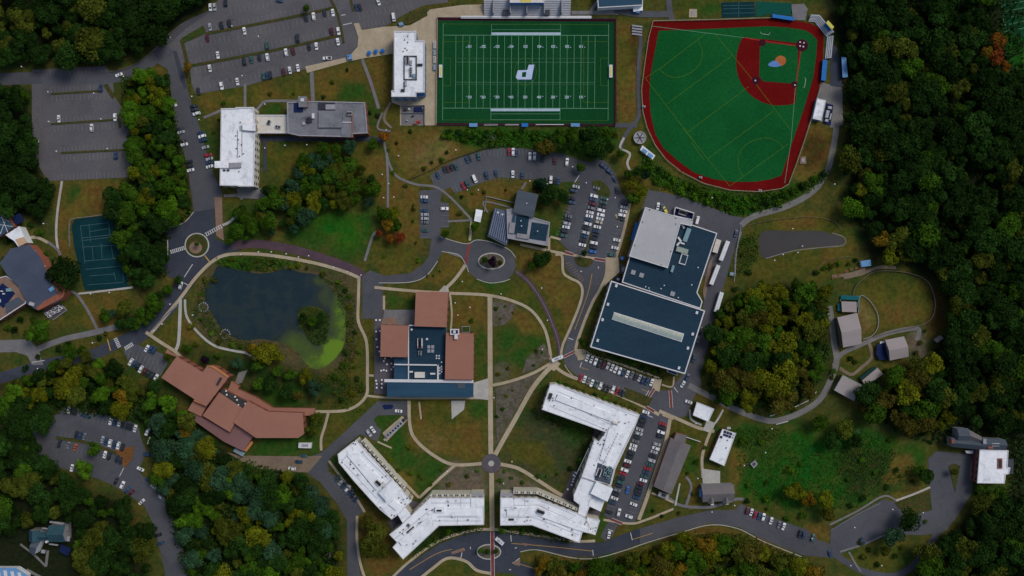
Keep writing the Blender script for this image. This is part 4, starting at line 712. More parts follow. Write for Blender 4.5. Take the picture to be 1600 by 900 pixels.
def gable(p, pts, ze, zr, roof='shingle', wall='grey_wall', z0=0):
    """pts = 4 eave corners (px at eave height); ridge runs between midpoints of sides 1-2 and 3-0"""
    if isinstance(pts, str): pts = P(pts)
    w = [Vector(W(x, y, ze)) for x, y in pts]; m1 = (w[1] + w[2]) / 2; m2 = (w[3] + w[0]) / 2; m1.z = m2.z = zr
    b = MB(); b.walls([tuple(v) for v in w], z0); b.add([w[1], w[2], m1, w[3], w[0], m2], [(0, 1, 2), (3, 4, 5)]); b.build('wall', wall, p)
    cen = sum(w, Vector()) / 4; o = [v + (v - cen).normalized() * .5 for v in w]; 
    for v in o: v.z = ze - .15
    r1 = m1 + (m1 - m2).normalized() * .4; r2 = m2 + (m2 - m1).normalized() * .4
    b = MB()
    for q in ([o[0], o[1], r1, r2], [o[2], o[3], r2, r1]):
        u = [v + Vector((0, 0, .12)) for v in q]; dn = [v - Vector((0, 0, .08)) for v in q]
        b.add(u + dn, [(0, 1, 2, 3), (7, 6, 5, 4)] + [(i, i + 4, (i + 1) % 4 + 4, (i + 1) % 4) for i in range(4)])
    b.build('roof', roof, p)

# west hall and its annexes
B = building('hall', 'long white flat roofed hall beside the car filled drive, glass strip along its east side', 'building', 371, 230)
block(B, '346,170 369,169.5 369,168 396.5,168 399,195 396.5,291 372,291 372,290 344,289.5', 12, 'membrane', 'cream_wall', parapet='trim')
block(B, '335.5,252 357,252 357,262 335.5,262', 13.2, 'membrane', 'brick', windows=False); unit(B, 367, 258, 18, 8, 1.6, 12, 'grey_trim', a=-2)
block(B, '379,194 399,194 399,204.5 379,203', 14, 'membrane', 'brick', z0=11, windows=False)
unit(B, 377, 200, 5, 8, .8, 12, 'metal', 'duct'); unit(B, 371, 225, 1.2, 42, .3, 12, 'grey_trim', 'roof_seam', taper=1); unit(B, 378, 225, 1.0, 36, .3, 12, 'grey_trim', 'roof_seam', taper=1)
vents(B, '375,191 368,212 372,218 377,226 369,232 380,240 374,244 373,268', 12); unit(B, 356, 266, 4, 3, .6, 12, 'dark_metal', 'skylight'); unit(B, 350, 266, 4, 3, .6, 12, 'dark_metal', 'skylight')
B = building('link_building', 'low cream roofed link between the white hall and the grey stained block', 'building', 425, 194)
block(B, '398.5,180 449,180 449,208 402,208', 6, 'cream_roof', 'brick', parapet='trim', windows=False); unit(B, 420, 191, 6, 6, 1.2, 6, 'metal', fan=True, a=20); unit(B, 434, 198, 8, 5, 1.2, 6, 'metal', fan=True, a=10)
B = building('academic_building', 'stained grey flat roofed brick block with many rooftop units east of the cream link', 'building', 512, 186)
block(B, '449,160 496,158.5 570,160.5 574,208 551,209 551,214 468,212 450,208', 10, 'grey_roof', 'brick', parapet='grey_trim')
block(B, '466,150.5 479,151 480,167 467,167', 13, 'grey_roof', 'brick', windows=False); unit(B, 472, 156, 5, 5, .8, 13, 'trim', 'skylight')
unit(B, 466, 168, 14, 14, .8, 10, 'navy', 'sunken_roof'); unit(B, 516, 186, 36, 26, 1.4, 10, 'grey_roof', 'raised_roof', taper=1); unit(B, 510, 166, 26, 11, 1.1, 10, 'dark_metal', 'plant_screen'); unit(B, 516, 167, 15, 8, 1.8, 10, 'grey_trim')
unit(B, 482.5, 187, 8, 8, 1.6, 10, 'dark_metal', fan=True); unit(B, 489, 181, 4, 8, 1.5, 10, 'trim'); unit(B, 474.5, 193, 4, 4, 1.2, 10, 'metal'); unit(B, 515, 199, 30, 1.5, .5, 10, 'dark_metal', 'pipe_run')
unit(B, 546, 177, 7, 6, 1.8, 10, 'metal', fan=True); unit(B, 541, 191, 18, 1.3, .6, 10, 'trim', 'roof_kerb'); unit(B, 550, 196, 1.5, 38, .8, 10, 'brick', 'firewall'); unit(B, 541, 203, 16, 20, .7, 10, 'grey_roof', 'raised_roof', taper=1)
B = building('stadium_hall', 'bright white stepped roof hall with a dark railed plant well beside the football field', 'building', 638, 104)
block(B, '616,49 650,49 650,64 663,64 663,144 650,144.5 650,151 612,151 612,142 616,142', 13, 'membrane', 'blue_wall', parapet='trim')
for a_ in ((641, 87.5, 20, 1.3), (641, 124, 20, 1.3), (631.5, 106, 1.3, 37), (650.5, 106, 1.3, 37), (631.5, 135, 1.3, 16)): unit(B, *a_, .9, 13, 'dark_metal', 'railing', taper=1)
unit(B, 637, 94, 5, 12, 1.5, 13, 'metal', fan=True); unit(B, 642, 112, 4, 14, 1.4, 13, 'metal', fan=True); unit(B, 647, 118, 4, 6, 1.2, 13, 'teal_metal'); unit(B, 642, 98, 3, 8, 1.2, 13, 'grey_trim'); unit(B, 656, 101, 8, 3.5, 1.2, 13, 'dark_metal', fan=True)
unit(B, 634, 130, 3.5, 8, 1.1, 13, 'metal'); unit(B, 629, 141, 5, 4, 1.1, 13, 'dark_metal'); vents(B, '637,56 637,66 633,75 636,78 630,80 632,62', 13, r_=.4)
block(B, '650,144.8 663,144.8 663,149 650,149', 7, 'bright_blue', 'blue_wall', windows=False)
# grandstand
B = building('grandstand', 'long pale grandstand with rows of benches above the north touchline of the football field', 'grandstand', 823, 16)
for i in range(9):
    b = MB(); y = 23.5 - i * 2.3; c0 = W(756.5, y); c1 = W(891, y); b.box((c0[0] + c1[0]) / 2, c0[1], 0, c1[0] - c0[0], 1.0, 1.2 + i * .55)
    b.mi = 1; b.box((c0[0] + c1[0]) / 2, c0[1] + .5, 1.2 + i * .55, c1[0] - c0[0] - 1, .3, .12); b.build('seating_row', (mat('stand_deck', (.36, .38, .42), (.42, .44, .48), .3) if i == 0 else MATS['stand_deck'], 'metal'), B)
for x in (771, 823, 877, 837.5 - 40, 850):
    b = MB(); c = W(x, 14); b.box(c[0], c[1], 0, .5, 9, 6.6); b.build('stair', 'grey_trim', B)
for x in (790, 855): unit(B, x, 19, 8, 8, 3.4, 0, 'dark_wall', 'stair_opening', taper=1)
B2 = building('press_box', 'yellow and white press box with blue front edge behind the grandstand', 'press box', 823, 0)
block(B2, '797,-7 850,-7 850,4 797,4', 9.5, 'cream_roof', 'blue_wall', windows=False, parapet='trim'); unit(B2, 822, 1, 16, 5, .5, 9.6, 'yellow', 'roof_panel'); unit(B2, 823, 5.5, 52, 1.5, .6, 8, 'bright_blue', 'canopy_edge')
B = building('walkway', 'white raised walkway along the foot of the grandstand', 'walkway', 822, 26.5); block(B, '720,24.8 924,25 924,29 720,28.6', 1.4, 'trim', 'navy', windows=False)
B = building('field_house', 'blue metal roofed building at the top edge east of the grandstand', 'building', 968, 0)
block(B, '932,-30 1004,-30 1004,8 970,10 935,12', 7, 'blue_metal', 'white_wall', windows=False, parapet='trim', pw=.3, ph=.2)
B = building('ticket_kiosk', 'small white kiosk with blue front below the blue metal roofed building', 'kiosk', 996, 14); block(B, '989,9.5 1004,8.5 1004,16 990,18', 3.4, 'membrane', 'bright_blue', windows=False); unit(B, 997, 18.5, 7, 2.5, 2.6, 0, 'sky_blue', 'awning')
# central hall with slate and solar roofs
B = building('visitor_centre', 'slate and dark blue roofed building with a striped solar wing above the loop road', 'building', 812, 343)
block(B, '792,327 802,326.5 833,340 859,347.5 855.5,384 793,372', 6.5, 'grey_trim', 'brick', parapet='grey_trim')
block(B, '809,297 841,304 833,339.5 815,335 802,331', 9, 'slate', 'brick')
unit(B, 815, 352, 20, 30, .25, 6.6, 'blue_roof', 'roof_panel', a=8, taper=1); unit(B, 842, 362, 26, 26, .25, 6.5, 'blue_roof', 'roof_panel', a=9, taper=1); unit(B, 803, 343, 4, 16, 1.2, 6.5, 'blue_metal', a=8); unit(B, 800, 356, 9, 17, 1.4, 6.5, 'grey_wall', a=8, name='raised_roof'); unit(B, 817, 369, 20, 7, 1.2, 6.5, 'grey_wall', 'raised_roof', a=8)
block(B, '773,325 800,330.5 795,374 791,384 762,369', 4.6, 'slate', 'dark_wall', windows=False)
for i in range(9):
    t = i / 8; xa, ya = 774.5 + t * 24, 326.5 + t * 5; xb, yb = 764.5 + t * 26, 367.5 + t * 12.5
    b = MB(); b2 = [W(*q, 5.2)[:2] for q in offset_line([(xa, ya), (xb, yb)], .9)] + [W(*q, 5.2)[:2] for q in reversed(offset_line([(xa, ya), (xb, yb)], -.9))]
    b.prism([(x, y, 5.2) for x, y in b2], 4.55); b.build('solar_panel_row', mat('panel_stripe', (.12, .15, .24), (.17, .21, .31), .5, rough=.4) if i == 0 else MATS['panel_stripe'], B)
vents(B, '823,317.5 814,345 815,353 840,361', 9, 'trim', .45); vents(B, '778,332 785,335', 4.8, 'trim', .8, .5)
B = building('bike_shelter', 'small white canopy beside the path crossing west of the solar wing', 'shelter', 748, 337)
block(B, '744,327 754,329 750.5,347 741,345', 3, 'membrane', 'metal', z0=2.7, windows=False)
for x, y in ((745, 329), (753, 330), (750, 345), (742, 344)): b = MB(); c = W(x, y); b.tube((c[0], c[1], 0), (c[0], c[1], 2.72), .12); b.build('post', 'metal', B)
B = building('garden_wall', 'thin pale wall around the lawn north of the solar wing', 'wall', 775, 315); b = MB(); strip_mb(b, P('757,331 760,307 803,317'), .9, 1.2, False); b.build('coping', 'grey_trim', B)
# recreation centre
B = building('recreation_centre', 'huge dark blue flat roofed centre with long pale skylight and pale square upper roof', 'building', 1040, 460)
block(B, '955,439 1101,485.5 1070,584 922.5,542', 12, 'blue_roof', 'grey_wall', parapet='trim', pw=.55)
block(B, '984,400 1012,340 1065,346 1120,364.5 1089,457 1097,471 1094,482 972,441', 9.5, 'blue_roof', 'brick', parapet='trim', pw=.45)
block(B, '1008.5,324 1082,346 1080,353 1063,349 1043,418.5 983.5,400', 13, 'pale_roof', 'grey_wall', parapet='trim', pw=.3, ph=.25)
def quad(p, s, z, h, m, name):
    b = MB(); b.prism([(W(x, y, z + h)[0], W(x, y, z + h)[1], z + h) for x, y in P(s)], z - .05); return b.build(name, m, p)
sk = quad(B, '959.5,487.5 1069,521.5 1065,534.5 956,499', 12, .5, 'trim', 'skylight')
sp_ = quad(B, '959.9,489 1067.5,522.6 1066.2,526.8 958.6,492.6', 12.55, .25, 'pale_glass', 'skylight_pane'); sp_.parent = sk; sp_ = quad(B, '958.3,493.6 1065.8,527.8 1064.3,532.8 957.3,498', 12.55, .2, mat('skylight_lower', (.24, .30, .30), (.31, .38, .34), .5, rough=.5), 'skylight_pane'); sp_.parent = sk
for x, y in ((963, 446.5), (950, 475.5), (941.5, 499.5), (934, 532), (1089, 488.5), (1082.5, 522), (1075, 544), (1061, 575)): unit(B, x, y, 3.6, 4.6, 1, 12, 'trim', 'roof_vent', a=17)
unit(B, 989.5, 425.5, 7, 7, .8, 9.5, 'grey_trim', 'roof_hatch', a=17); unit(B, 1002.5, 430, 7, 7, .8, 9.5, 'grey_trim', 'roof_hatch', a=17); unit(B, 1051, 459, 7, 7, .8, 9.5, 'grey_trim', 'roof_hatch', a=17)
unit(B, 1073.5, 367, 7, 22, 2.2, 9.5, 'teal_metal', a=20); unit(B, 1066, 391, 19, 8, 1.8, 9.5, mat('pale_duct', (.26, .30, .27), (.32, .36, .32), .5), a=17); unit(B, 1068, 405, 11, 17, 1.2, 9.5, 'trim', 'plant_screen', a=17); unit(B, 1068.4, 405, 8.5, 14, 1.3, 9.5, 'blue_roof', 'plant_well', a=17); unit(B, 1051, 420, 4, 11, 1.6, 9.5, 'teal_metal', a=17)
for a_ in ((1067, 353, 3, 9, -35), (1062, 374, 3, 9, -35), (1066, 380, 8, 2.6, 17), (1060, 381, 3, 7, 40)): unit(B, *a_[:4], 1.2, 9.5, 'trim', 'duct', a=a_[4])
vents(B, '1009,448 1014,450 1015,454 1033,451 1038,446 1042,468 1060,465 1091,418 1081,445 1005,461', 9.5, 'trim', .5)
vents(B, '1015,328 1056,341 1056,350 1004,347 1048,393 1033,414 992,383', 13, 'dark_metal', .4, .4)
quad(B, '927,539 944.5,544.5 943,549.5 926,544', 4.4, .3, 'trim', 'entrance_canopy'); quad(B, '928.3,540.6 943,545.4 942.2,548.2 927.6,543.5', 4.75, .1, 'navy', 'canopy_roof')
quad(B, '1043,576.5 1059.5,582 1058,587 1042,581', 4.4, .3, 'trim', 'entrance_canopy'); quad(B, '1044.4,578.2 1058,582.8 1057.2,585.6 1043.5,580.5', 4.75, .1, 'navy', 'canopy_roof')
quad(B, '993,347 999.5,348.5 991,377 985.5,375', 3.2, .4, 'bright_blue', 'awning')
B = building('plant_enclosure', 'white walled plant yard with fans behind the pale upper roof', 'enclosure', 1067, 333)
b = MB(); strip_mb(b, P('1054,324.5 1083,333.5 1080.5,344 1051.5,337.5 1054,324.5'), 1.4, 3.5, False); b.build('screen_wall', 'trim', B)
quad(B, '1055,326 1082,334.5 1079.5,342.5 1053,336.5', .3, .2, 'navy', 'floor'); unit(B, 1067, 332, 12, 8, 2.6, .4, 'metal', 'chiller', a=17, fan=True)
B = building('loading_container', 'cream boxy container parked against the east wall of the recreation centre', 'container', 1120, 384.5)
c = W(1120, 384.5, 3); b = MB(); b.box(c[0], c[1], .5, 8 * S, 21 * S, 2.7, R(-17)); b.build('box_body', 'cream_roof', B); b = MB(); b.box(c[0], c[1], .2, 7 * S, 20 * S, .32, R(-17)); b.build('chassis', 'dark_metal', B)
# campus centre with red roofs
B = building('campus_centre', 'cluster of red square roofs around a dark blue flat roof with white parapets', 'building', 668, 540)
block(B, '637,509 697,511 697,593 637,593', 8, 'blue_roof', 'grey_wall', windows=False)
block(B, '616,556 640,556 640,594 616,594', 7.4, 'blue_metal', 'grey_wall', windows=False)
block(B, '650,456 700,456.5 697.5,511 648,509.5', 12, 'red_roof', 'brick'); block(B, '595.5,508 637.5,509 636,558 594.5,557', 12, 'red_roof', 'brick'); block(B, '697,520 740,521.5 739.5,593 695.5,592.5', 12.5, 'red_roof', 'brick')
block(B, '604.5,597 739.5,598 739,620 605,619.5', 9, 'blue_metal', 'grey_wall'); quad(B, '600.5,592.5 739.8,594 739.5,598.5 600.5,597', 8.6, 1.2, 'trim', 'parapet'); quad(B, '616,568.5 685,569.5 685,571.5 616,570.5', 8.2, .9, 'trim', 'parapet'); quad(B, '683,569.5 685.5,569.5 685.5,593.5 683,593.5', 8.2, .9, 'trim', 'parapet')
quad(B, '636,509 639,509 639,593 637.4,593 637.4,509', 8.1, .5, 'trim', 'parapet'); quad(B, '639,507.5 649,508 649,509.5 639,509', 8.1, .6, 'trim', 'parapet')
unit(B, 656, 536.5, 8, 15, 2, 8, 'trim', fan=True); unit(B, 656, 552, 5, 7, 1.4, 8, 'grey_trim', fan=True); unit(B, 656, 542, 8.4, 1.5, 2.1, 8, 'brick', 'louvre'); unit(B, 655.5, 586, 16, 9, 1.8, 8, 'cream_roof'); unit(B, 642, 581, 6, 2.5, 1, 8, 'trim'); unit(B, 676, 584, 8, 2.5, 1, 8, 'trim')
for x in (670, 676):
    for y in (542, 548.5): unit(B, x, y, 4.6, 5, .6, 8, 'grey_trim', 'skylight')
unit(B, 720.5, 603, 12, 8, .5, 9, 'slate', 'skylight'); vents(B, '643,515 667,530', 8, 'trim', .8, .8); vents(B, '682,556 686,556 682,560 686,560 690,566 687,575 690,573 690,577 687,579 690,581 687,584', 8, 'trim', .6, .7)
block(B, '704,514.5 717,514.5 717,522.5 704,522.5', 13.6, 'navy', 'brick', parapet='trim', windows=False); unit(B, 710, 518.5, 4, 4, 1, 13.6, 'trim', 'skylight'); unit(B, 712.5, 526, 5, 8, 2, 12.5, 'trim', 'chimney')
GB = building('sunken_courtyard', 'small walled planter north of the eastern red roof', 'planter', 728, 515); b = MB(); strip_mb(b, P('722,510 734,510 734,519 722,519 722,510'), .9, .9, False); b.build('wall', 'grey_trim', GB); b = MB(); b.box(*W(728, 514.5)[:2], 0, 4.2, 3.2, .7); b.build('planting', 'lawn', GB)
# lodge (south-west)
B = building('lodge', 'rambling salmon red roofed lodge southwest of the pond with stepped wings', 'building', 365, 630)
block(B, '276,557.5 317,582 324,571.5 334,573.5 357.5,588.5 322,634.5 304,623.5 252.5,590', 11, 'red_roof', 'brick')
block(B, '387,627 418,643.5 473,645.5 474.5,678 466,684 400,684 365,660', 10, 'red_roof', 'brick'); block(B, '342.5,613.5 379,638.5 359,675 317,649.5', 9, 'red_roof', 'brick')
block(B, '303.5,624.5 322,634.5 314,650.5 293.5,641', 7.5, 'red_roof', 'brick', windows=False); block(B, '297,652.5 302,646 316,652 360,677 366,662 396,680.5 380,704.5 350,690', 6, mat('mauve_roof', (.19, .10, .10), (.21, .115, .11), .06, fine=(.7, .04)), 'brick', windows=False)
block(B, '262,546 268,551 318,577.5 315.5,581.5 276,557 258,551', 4.5, 'red_roof', 'wood', z0=3.8, windows=False)
block(B, '362,596 373,604 371,608.5 398,620 426,637.5 492,638.5 489,648.5 474,649.5 473,645 418,643 386,626 356,609', 4.6, 'red_roof', 'brick', windows=False)
block(B, '348,608 387,628 379.5,638 343,614', 8, mat('dark_court_roof', (.04, .04, .04), (.06, .055, .05), .4), 'brick', windows=False); vents(B, '353,611 354,617 367,620 370,625 372,633 383,631', 8, 'umbrella', .6, .6)
unit(B, 342, 596, 3.2, 13, 1, 11, 'dark_metal', 'skylight', a=30); quad(B, '322,570.5 335,572 358,588 355.5,590 333,575', 11.1, .5, mat('copper_trim', (.42, .17, .06), (.48, .2, .08), .4), 'fascia')
quad(B, '303,624 322,632.5 322,635 303,626.5', 10.2, .5, MATS['copper_trim'], 'fascia'); quad(B, '381,704 391,691 394,689 395,693 385,706', 4, .5, MATS['copper_trim'], 'canopy')
# dormitories
def dorm_facade(p, s, w0, z):   # cream balcony band under the eave, seen from the green
    pts = P(s); o = offset_line(pts, w0)
    b = MB(); q = [W(x, y, z) for x, y in pts] + [W(x, y, z) for x, y in reversed(o)]; b.prism(q, 0); b.build('balcony_block', 'cream_wall', p)
    n = int(sum(math.hypot(pts[i + 1][0] - pts[i][0], pts[i + 1][1] - pts[i][1]) for i in range(len(pts) - 1)) / 10)
    for i in range(len(pts) - 1):
        l = math.hypot(pts[i + 1][0] - pts[i][0], pts[i + 1][1] - pts[i][1]); k = max(1, int(l / 9))
        for j in range(k):
            for d in (-.17, .17):
                t = (j + .5 + d) / k; x = (pts[i][0] * (1 - t) + pts[i + 1][0] * t + o[i][0] * (1 - t) + o[i + 1][0] * t) / 2; y = (pts[i][1] * (1 - t) + pts[i + 1][1] * t + o[i][1] * (1 - t) + o[i + 1][1] * t) / 2
                unit(p, x, y, 2.4, 3.2, .12, z, 'slate' if j % 3 else 'shingle', 'balcony', a=math.degrees(math.atan2(pts[i + 1][1] - pts[i][1], pts[i + 1][0] - pts[i][0])))
B = building('dormitory', 'white roofed dormitory running diagonally beside the southwest drive', 'building', 585, 745, 'white roofed dormitories around the green')
block(B, '528,709.5 556.5,687.5 627,764 643,783 634,791 627,800 612,811 593,795 579,780 553,751 530,723', 13, 'membrane', 'cream_wall', parapet='trim', pw=.4, ph=.3)
quad(B, '541.5,711 550,704.5 599,752 587,765', 13, .8, 'membrane', 'raised_roof'); quad(B, '612,751 626.5,765 604,784.5 591.5,770', 13, 3, 'membrane', 'penthouse'); quad(B, '615,781 626,790 619,798 607,788', 13, 1.2, 'membrane', 'raised_roof')
dorm_facade(B, '631,764 616,748 564,690', 3.6, 11); vents(B, '554,689 552,693 534.5,723 586,743 575,752 603,744 583,767 623,778 627,786 630,781 633,788 636,779 594,793 641,779 612,805 616,806', 13, r_=.5)
unit(B, 591, 755, 9, 7, 1.4, 13.8, 'cream_roof', a=42, fan=True); unit(B, 600, 762, 5, 3, .8, 13.8, 'metal', a=42)
B = building('dormitory', 'bent white roofed dormitory west of the central walk, beside the south road', 'building', 690, 815, 'white roofed dormitories around the green')
block(B, '609,835 627,821 632,815 640,808 672,778 756,778 756,819.5 686,821 630,873.5 614,855 621,847.5', 14, 'membrane', 'cream_wall', parapet='trim', pw=.4, ph=.3)
block(B, '621,803 633,793 643,806 630,818', 13.2, 'membrane', 'cream_wall', windows=False)
quad(B, '623,846 678,801 685,794 746,794 746,806 685,806 628,853', 14, 1, 'membrane', 'raised_roof'); quad(B, '736,779 756,779 756,791 736,793', 14, .8, 'membrane', 'raised_roof')
dorm_facade(B, '736,772 673,772 640,806', -4.4, 12); block(B, '736,770.5 755.5,770.5 755.5,777.5 736,777.5', 11, 'grey_trim', 'cream_wall', windows=False)
unit(B, 687, 797, 14, 8, 1.6, 15, 'membrane', 'penthouse'); unit(B, 686, 798, 8, 3, 1.8, 15, 'dark_metal', 'louvre'); unit(B, 641, 828, 2, 14, 1.2, 14, 'dark_metal', 'louvre', a=50)
vents(B, '655,811 666,819 625,832 629,834 630,828 643,803 646,800 687,814 622,821', 14, r_=.6); unit(B, 638, 821, 5, 5, 1, 14, 'grey_trim', fan=True, a=40)
B = building('dormitory', 'bent white roofed dormitory east of the central walk, beside the south road', 'building', 855, 800, 'white roofed dormitories around the green')
block(B, '782,778 838,778 902,802 911,806 915,810 921,820 919,832 910,831 905,847.5 831,820 782,820.5', 14, 'membrane', 'cream_wall', parapet='trim', pw=.4, ph=.3)
block(B, '917,808 937,813 930,835.5 918,832', 12, 'membrane', 'cream_wall', windows=False, parapet='trim', pw=.3, ph=.2)
dorm_facade(B, '905,800 839,772 802,771.5', 4.4, 12); block(B, '782,771 801,771 801,778 782,778', 11, 'grey_trim', 'cream_wall', windows=False)
quad(B, '792,796 840,792 905,821 920,827 919,833 905,829 840,806 792,806', 14, 1, 'membrane', 'raised_roof'); quad(B, '783,779 802,779 802,793 783,793', 14, .7, 'membrane', 'raised_roof')
unit(B, 845, 800, 11, 8, 1.6, 15, 'trim', a=20, fan=True); unit(B, 799, 812, 8, 3, .8, 14, 'dark_metal'); unit(B, 851, 810, 2, 5, 1, 14, 'dark_metal', a=20); vents(B, '824,801 829,802 803,779 914,819 916,816 931,825 930,830 923,827', 14, r_=.5)
B = building('dormitory', 'angular white roofed dormitory wrapping the north and east sides of the green', 'building', 945, 700, 'white roofed dormitories around the green')
block(B, '860,601 869,600.5 999,648 991,669 961,733 955,757 931,752 930,752 909,745 929,687 936,690 947,675 847,639.5', 14, 'membrane', 'cream_wall', parapet='trim', pw=.4, ph=.3)
block(B, '909,745 931,754 923,771 925,772 919,790 921,791 915,807 903,803.5 906,788.5 897,782 897,773', 13, 'membrane', 'cream_wall', parapet='trim', pw=.3, ph=.2)
block(B, '932,753 957.5,764 949,783.5 923,771', 15.5, 'membrane', 'white_wall', windows=False); block(B, '923,772 945,781 938.5,799 919,790', 11, 'membrane', 'cream_wall', windows=False)
quad(B, '868,625 953,658 958,650 950,644 872,616', 14, 1, 'membrane', 'raised_roof'); quad(B, '952,668 962,662 972,668 948,722 937,718', 14, .9, 'membrane', 'raised_roof')
quad(B, '934,723 959,733 953,757 929,750', 14, .3, 'slate', 'plant_well'); unit(B, 936, 739, 7, 12, 2, 14.3, 'trim', a=20, fan=True)
for x, y in ((949, 733), (953, 738), (945, 741), (950, 746), (946, 736), (954, 732)): unit(B, x, y, 4.6, 5, 1.8, 14.3, 'teal_metal', a=20, fan=True)
vents(B, '861,620 864,622 859,626 847.5,637 866,634 943,670 948,672 934.5,693 938,695 893,622 944,680 944,688 943,694 939,712', 14, r_=.5); unit(B, 860, 619, 5, 9, 1.2, 14, 'dark_metal', a=20, fan=True); unit(B, 962, 661, 10, 3, 1.4, 15, 'cream_roof', a=20)
for i in range(14): unit(B, 965 - i * 2.2, 678 + i * 4.5, .8, 3, .3, 15, 'grey_trim', 'roof_seam', a=25, taper=1)
for i in range(8): unit(B, 927 - i * 2.2, 694 + i * 6.2, 2.2, 2.6, .15, 14.1, 'slate', 'balcony', a=20)
def seams(p, z, m, *ls):
    for l in ls:
        b = MB(); pp = P(l); q = offset_line(pp, .32); q2 = offset_line(pp, -.32)
        b.prism([W(*t, z + .12) for t in q] + [W(*t, z + .12) for t in reversed(q2)], z - .02); on_roof(p, b.build('roof_seam', m, p), z)
M['seam'] = mat('grey_seam', (.30, .33, .40), (.36, .39, .46), .5)
DM = [o for o in C.objects if o.name.startswith('dormitory') and o.type == 'EMPTY']
seams(DM[0], 13, 'seam', '533,722 541,713 553,703', '541,711 587,767', '550,704 600,753', '538,725 589,779', '563,706 611,753', '594,793 612,811 627,798')
seams(DM[1], 14, 'seam', '673,786 755,786', '623,850 678,808 685,808 748,808', '617,842 672,797 677,799', '650,822 660,814 690,814 752,814', '700,779 700,793', '720,779 720,793', '715,806 715,819')
seams(DM[2], 14, 'seam', '785,790 840,789 900,817', '785,808 835,809 905,836', '803,772 803,792', '820,779 820,791', '845,783 870,793 900,806', '860,812 890,826')
seams(DM[3], 14, 'seam', '866,621 955,664', '872,612 960,650', '858,634 948,672', '880,606 997,652', '990,668 958,733', '970,664 946,722', '955,670 931,722', '920,700 900,742')
rr2 = random.Random(4)
for D_, polys_, z_ in ((DM[0], '533,711 556,692 610,750 590,768 560,745', 13), (DM[1], '676,782 752,782 752,815 688,816 632,868 616,848', 14), (DM[2], '786,782 838,782 900,806 900,840 832,816 786,816', 14), (DM[3], '856,625 870,606 990,652 978,690 950,725 925,730 940,690 950,672 852,636', 14)):
    pl = P(polys_); k_ = 0
    while k_ < 22:
        x = rr2.uniform(min(p[0] for p in pl), max(p[0] for p in pl)); y = rr2.uniform(min(p[1] for p in pl), max(p[1] for p in pl))
        if not inside(np.array([x]), np.array([y]), pl)[0]: continue
        k_ += 1; unit(D_, x, y, rr2.uniform(1.0, 3.4), rr2.uniform(1.0, 2.6), rr2.uniform(.3, 1.1), z_ + .02, rr2.choice(['grey_trim', 'metal', 'dark_metal', 'trim', 'seam']), rr2.choice(['roof_hatch', 'exhaust_fan', 'roof_drain']), a=rr2.choice((0, 20, 45)))
# east side buildings
B = building('gymnasium', 'long grey brown shingled hall tilted beside the crowded southeast car park', 'building', 1050, 725)
gable(B, '1079,697 1049,771 1022,759 1048,685', 6, 8, 'shingle', 'brick'); block(B, '1057,677 1073,680.5 1069,696 1052,690', 6.2, 'shingle', 'brick', windows=False); quad(B, '1030,768 1046,773 1044,780 1028,775', 2.8, .3, 'grey_trim', 'porch_roof'); unit(B, 1037, 774, 7, 5, .2, 3.1, 'dark_metal', 'porch_opening', a=17)
b = MB(); strip_mb(b, P('1070,682 1094,690'), .9, 1.1, False); b.build('ramp_wall', 'trim', B)
B = building('chapel', 'small square white roofed building at the junction by the gravel road', 'building', 1099, 643); block(B, '1089,628.5 1115.5,639 1106.5,658.5 1083,648.5', 5, 'membrane', 'brick', parapet='trim', pw=.3, ph=.25)
B = building('solar_office', 'narrow white roofed building with a few dark solar panels at its north end', 'building', 1129, 698); block(B, '1129,670.5 1149.5,677 1131.5,727.5 1109,717.5', 5, 'membrane', 'brick', parapet='trim', pw=.3, ph=.25)
for x, y in ((1133, 675), (1137.5, 676.5), (1142, 678), (1132, 679.5), (1136, 681), (1140.5, 682.5), (1127, 683)): unit(B, x, y, 4, 3.6, .5, 5, 'solar', 'solar_panel', a=18)
vents(B, '1145,684 1137,688 1135,700 1146,680', 5, r_=.4); unit(B, 1139, 669, 6, 3.5, 1, 5, 'metal')
B = building('shingle_house', 'grey shingled house with dormers and pale corner porches beside the south east road', 'house', 1122, 771)
gable(B, '1097,758.5 1145,757 1146,782 1099,784', 6, 9, 'shingle', 'grey_wall')
for x in (1111, 1134): gable(B, [(x - 4, 786), (x - 4, 773), (x + 4, 773), (x + 4, 786)], 6.4, 8.2, 'shingle', 'white_wall')
unit(B, 1096, 771, 5, 12, 3, 0, 'sky_blue', 'side_porch'); unit(B, 1113, 787, 5, 5, 2.8, 0, 'trim', 'porch'); unit(B, 1136, 786, 5, 5, 2.8, 0, 'trim', 'porch')
# farm
B = building('barn', 'large barn with pinkish grey gable roof beside the small paddock', 'barn', 1328, 516); gable(B, '1309,497 1339,490 1345,535.5 1319,541.5'.replace('1345,535.5 1319,541.5', '1345.5,536 1318,542'), 6, 8.5, 'barn_roof', 'wood')
B = building('goat_shed', 'small flat pinkish roofed shed with teal pens north of the large barn', 'shed', 1327, 479); block(B, '1315,471 1338,472 1338.5,487.5 1316,487', 3.4, 'barn_roof', 'wood', windows=False); b = MB(); strip_mb(b, P('1312,470 1314,462 1342,463 1340,489'), .8, 1.4, False); b.build('pen_rail', 'teal_metal', B)
quad(B, '1309,474 1314,474 1314,487 1309,485', 1.5, .2, mat('teal_tarp', (.01, .10, .12), (.015, .12, .14), .4), 'lean_to'); quad(B, '1314,461 1343,463 1342,469 1314,468', 1.5, .2, MATS['teal_tarp'], 'pen_cover')
B = building('barn', 'smaller barn with pinkish roof and navy side cover below the paddock', 'barn', 1401, 544); gable(B, '1384,532 1412,526.5 1419,556.5 1391,562'.replace('1391,562', '1391,562.5'), 5, 7.5, 'barn_roof', 'wood')
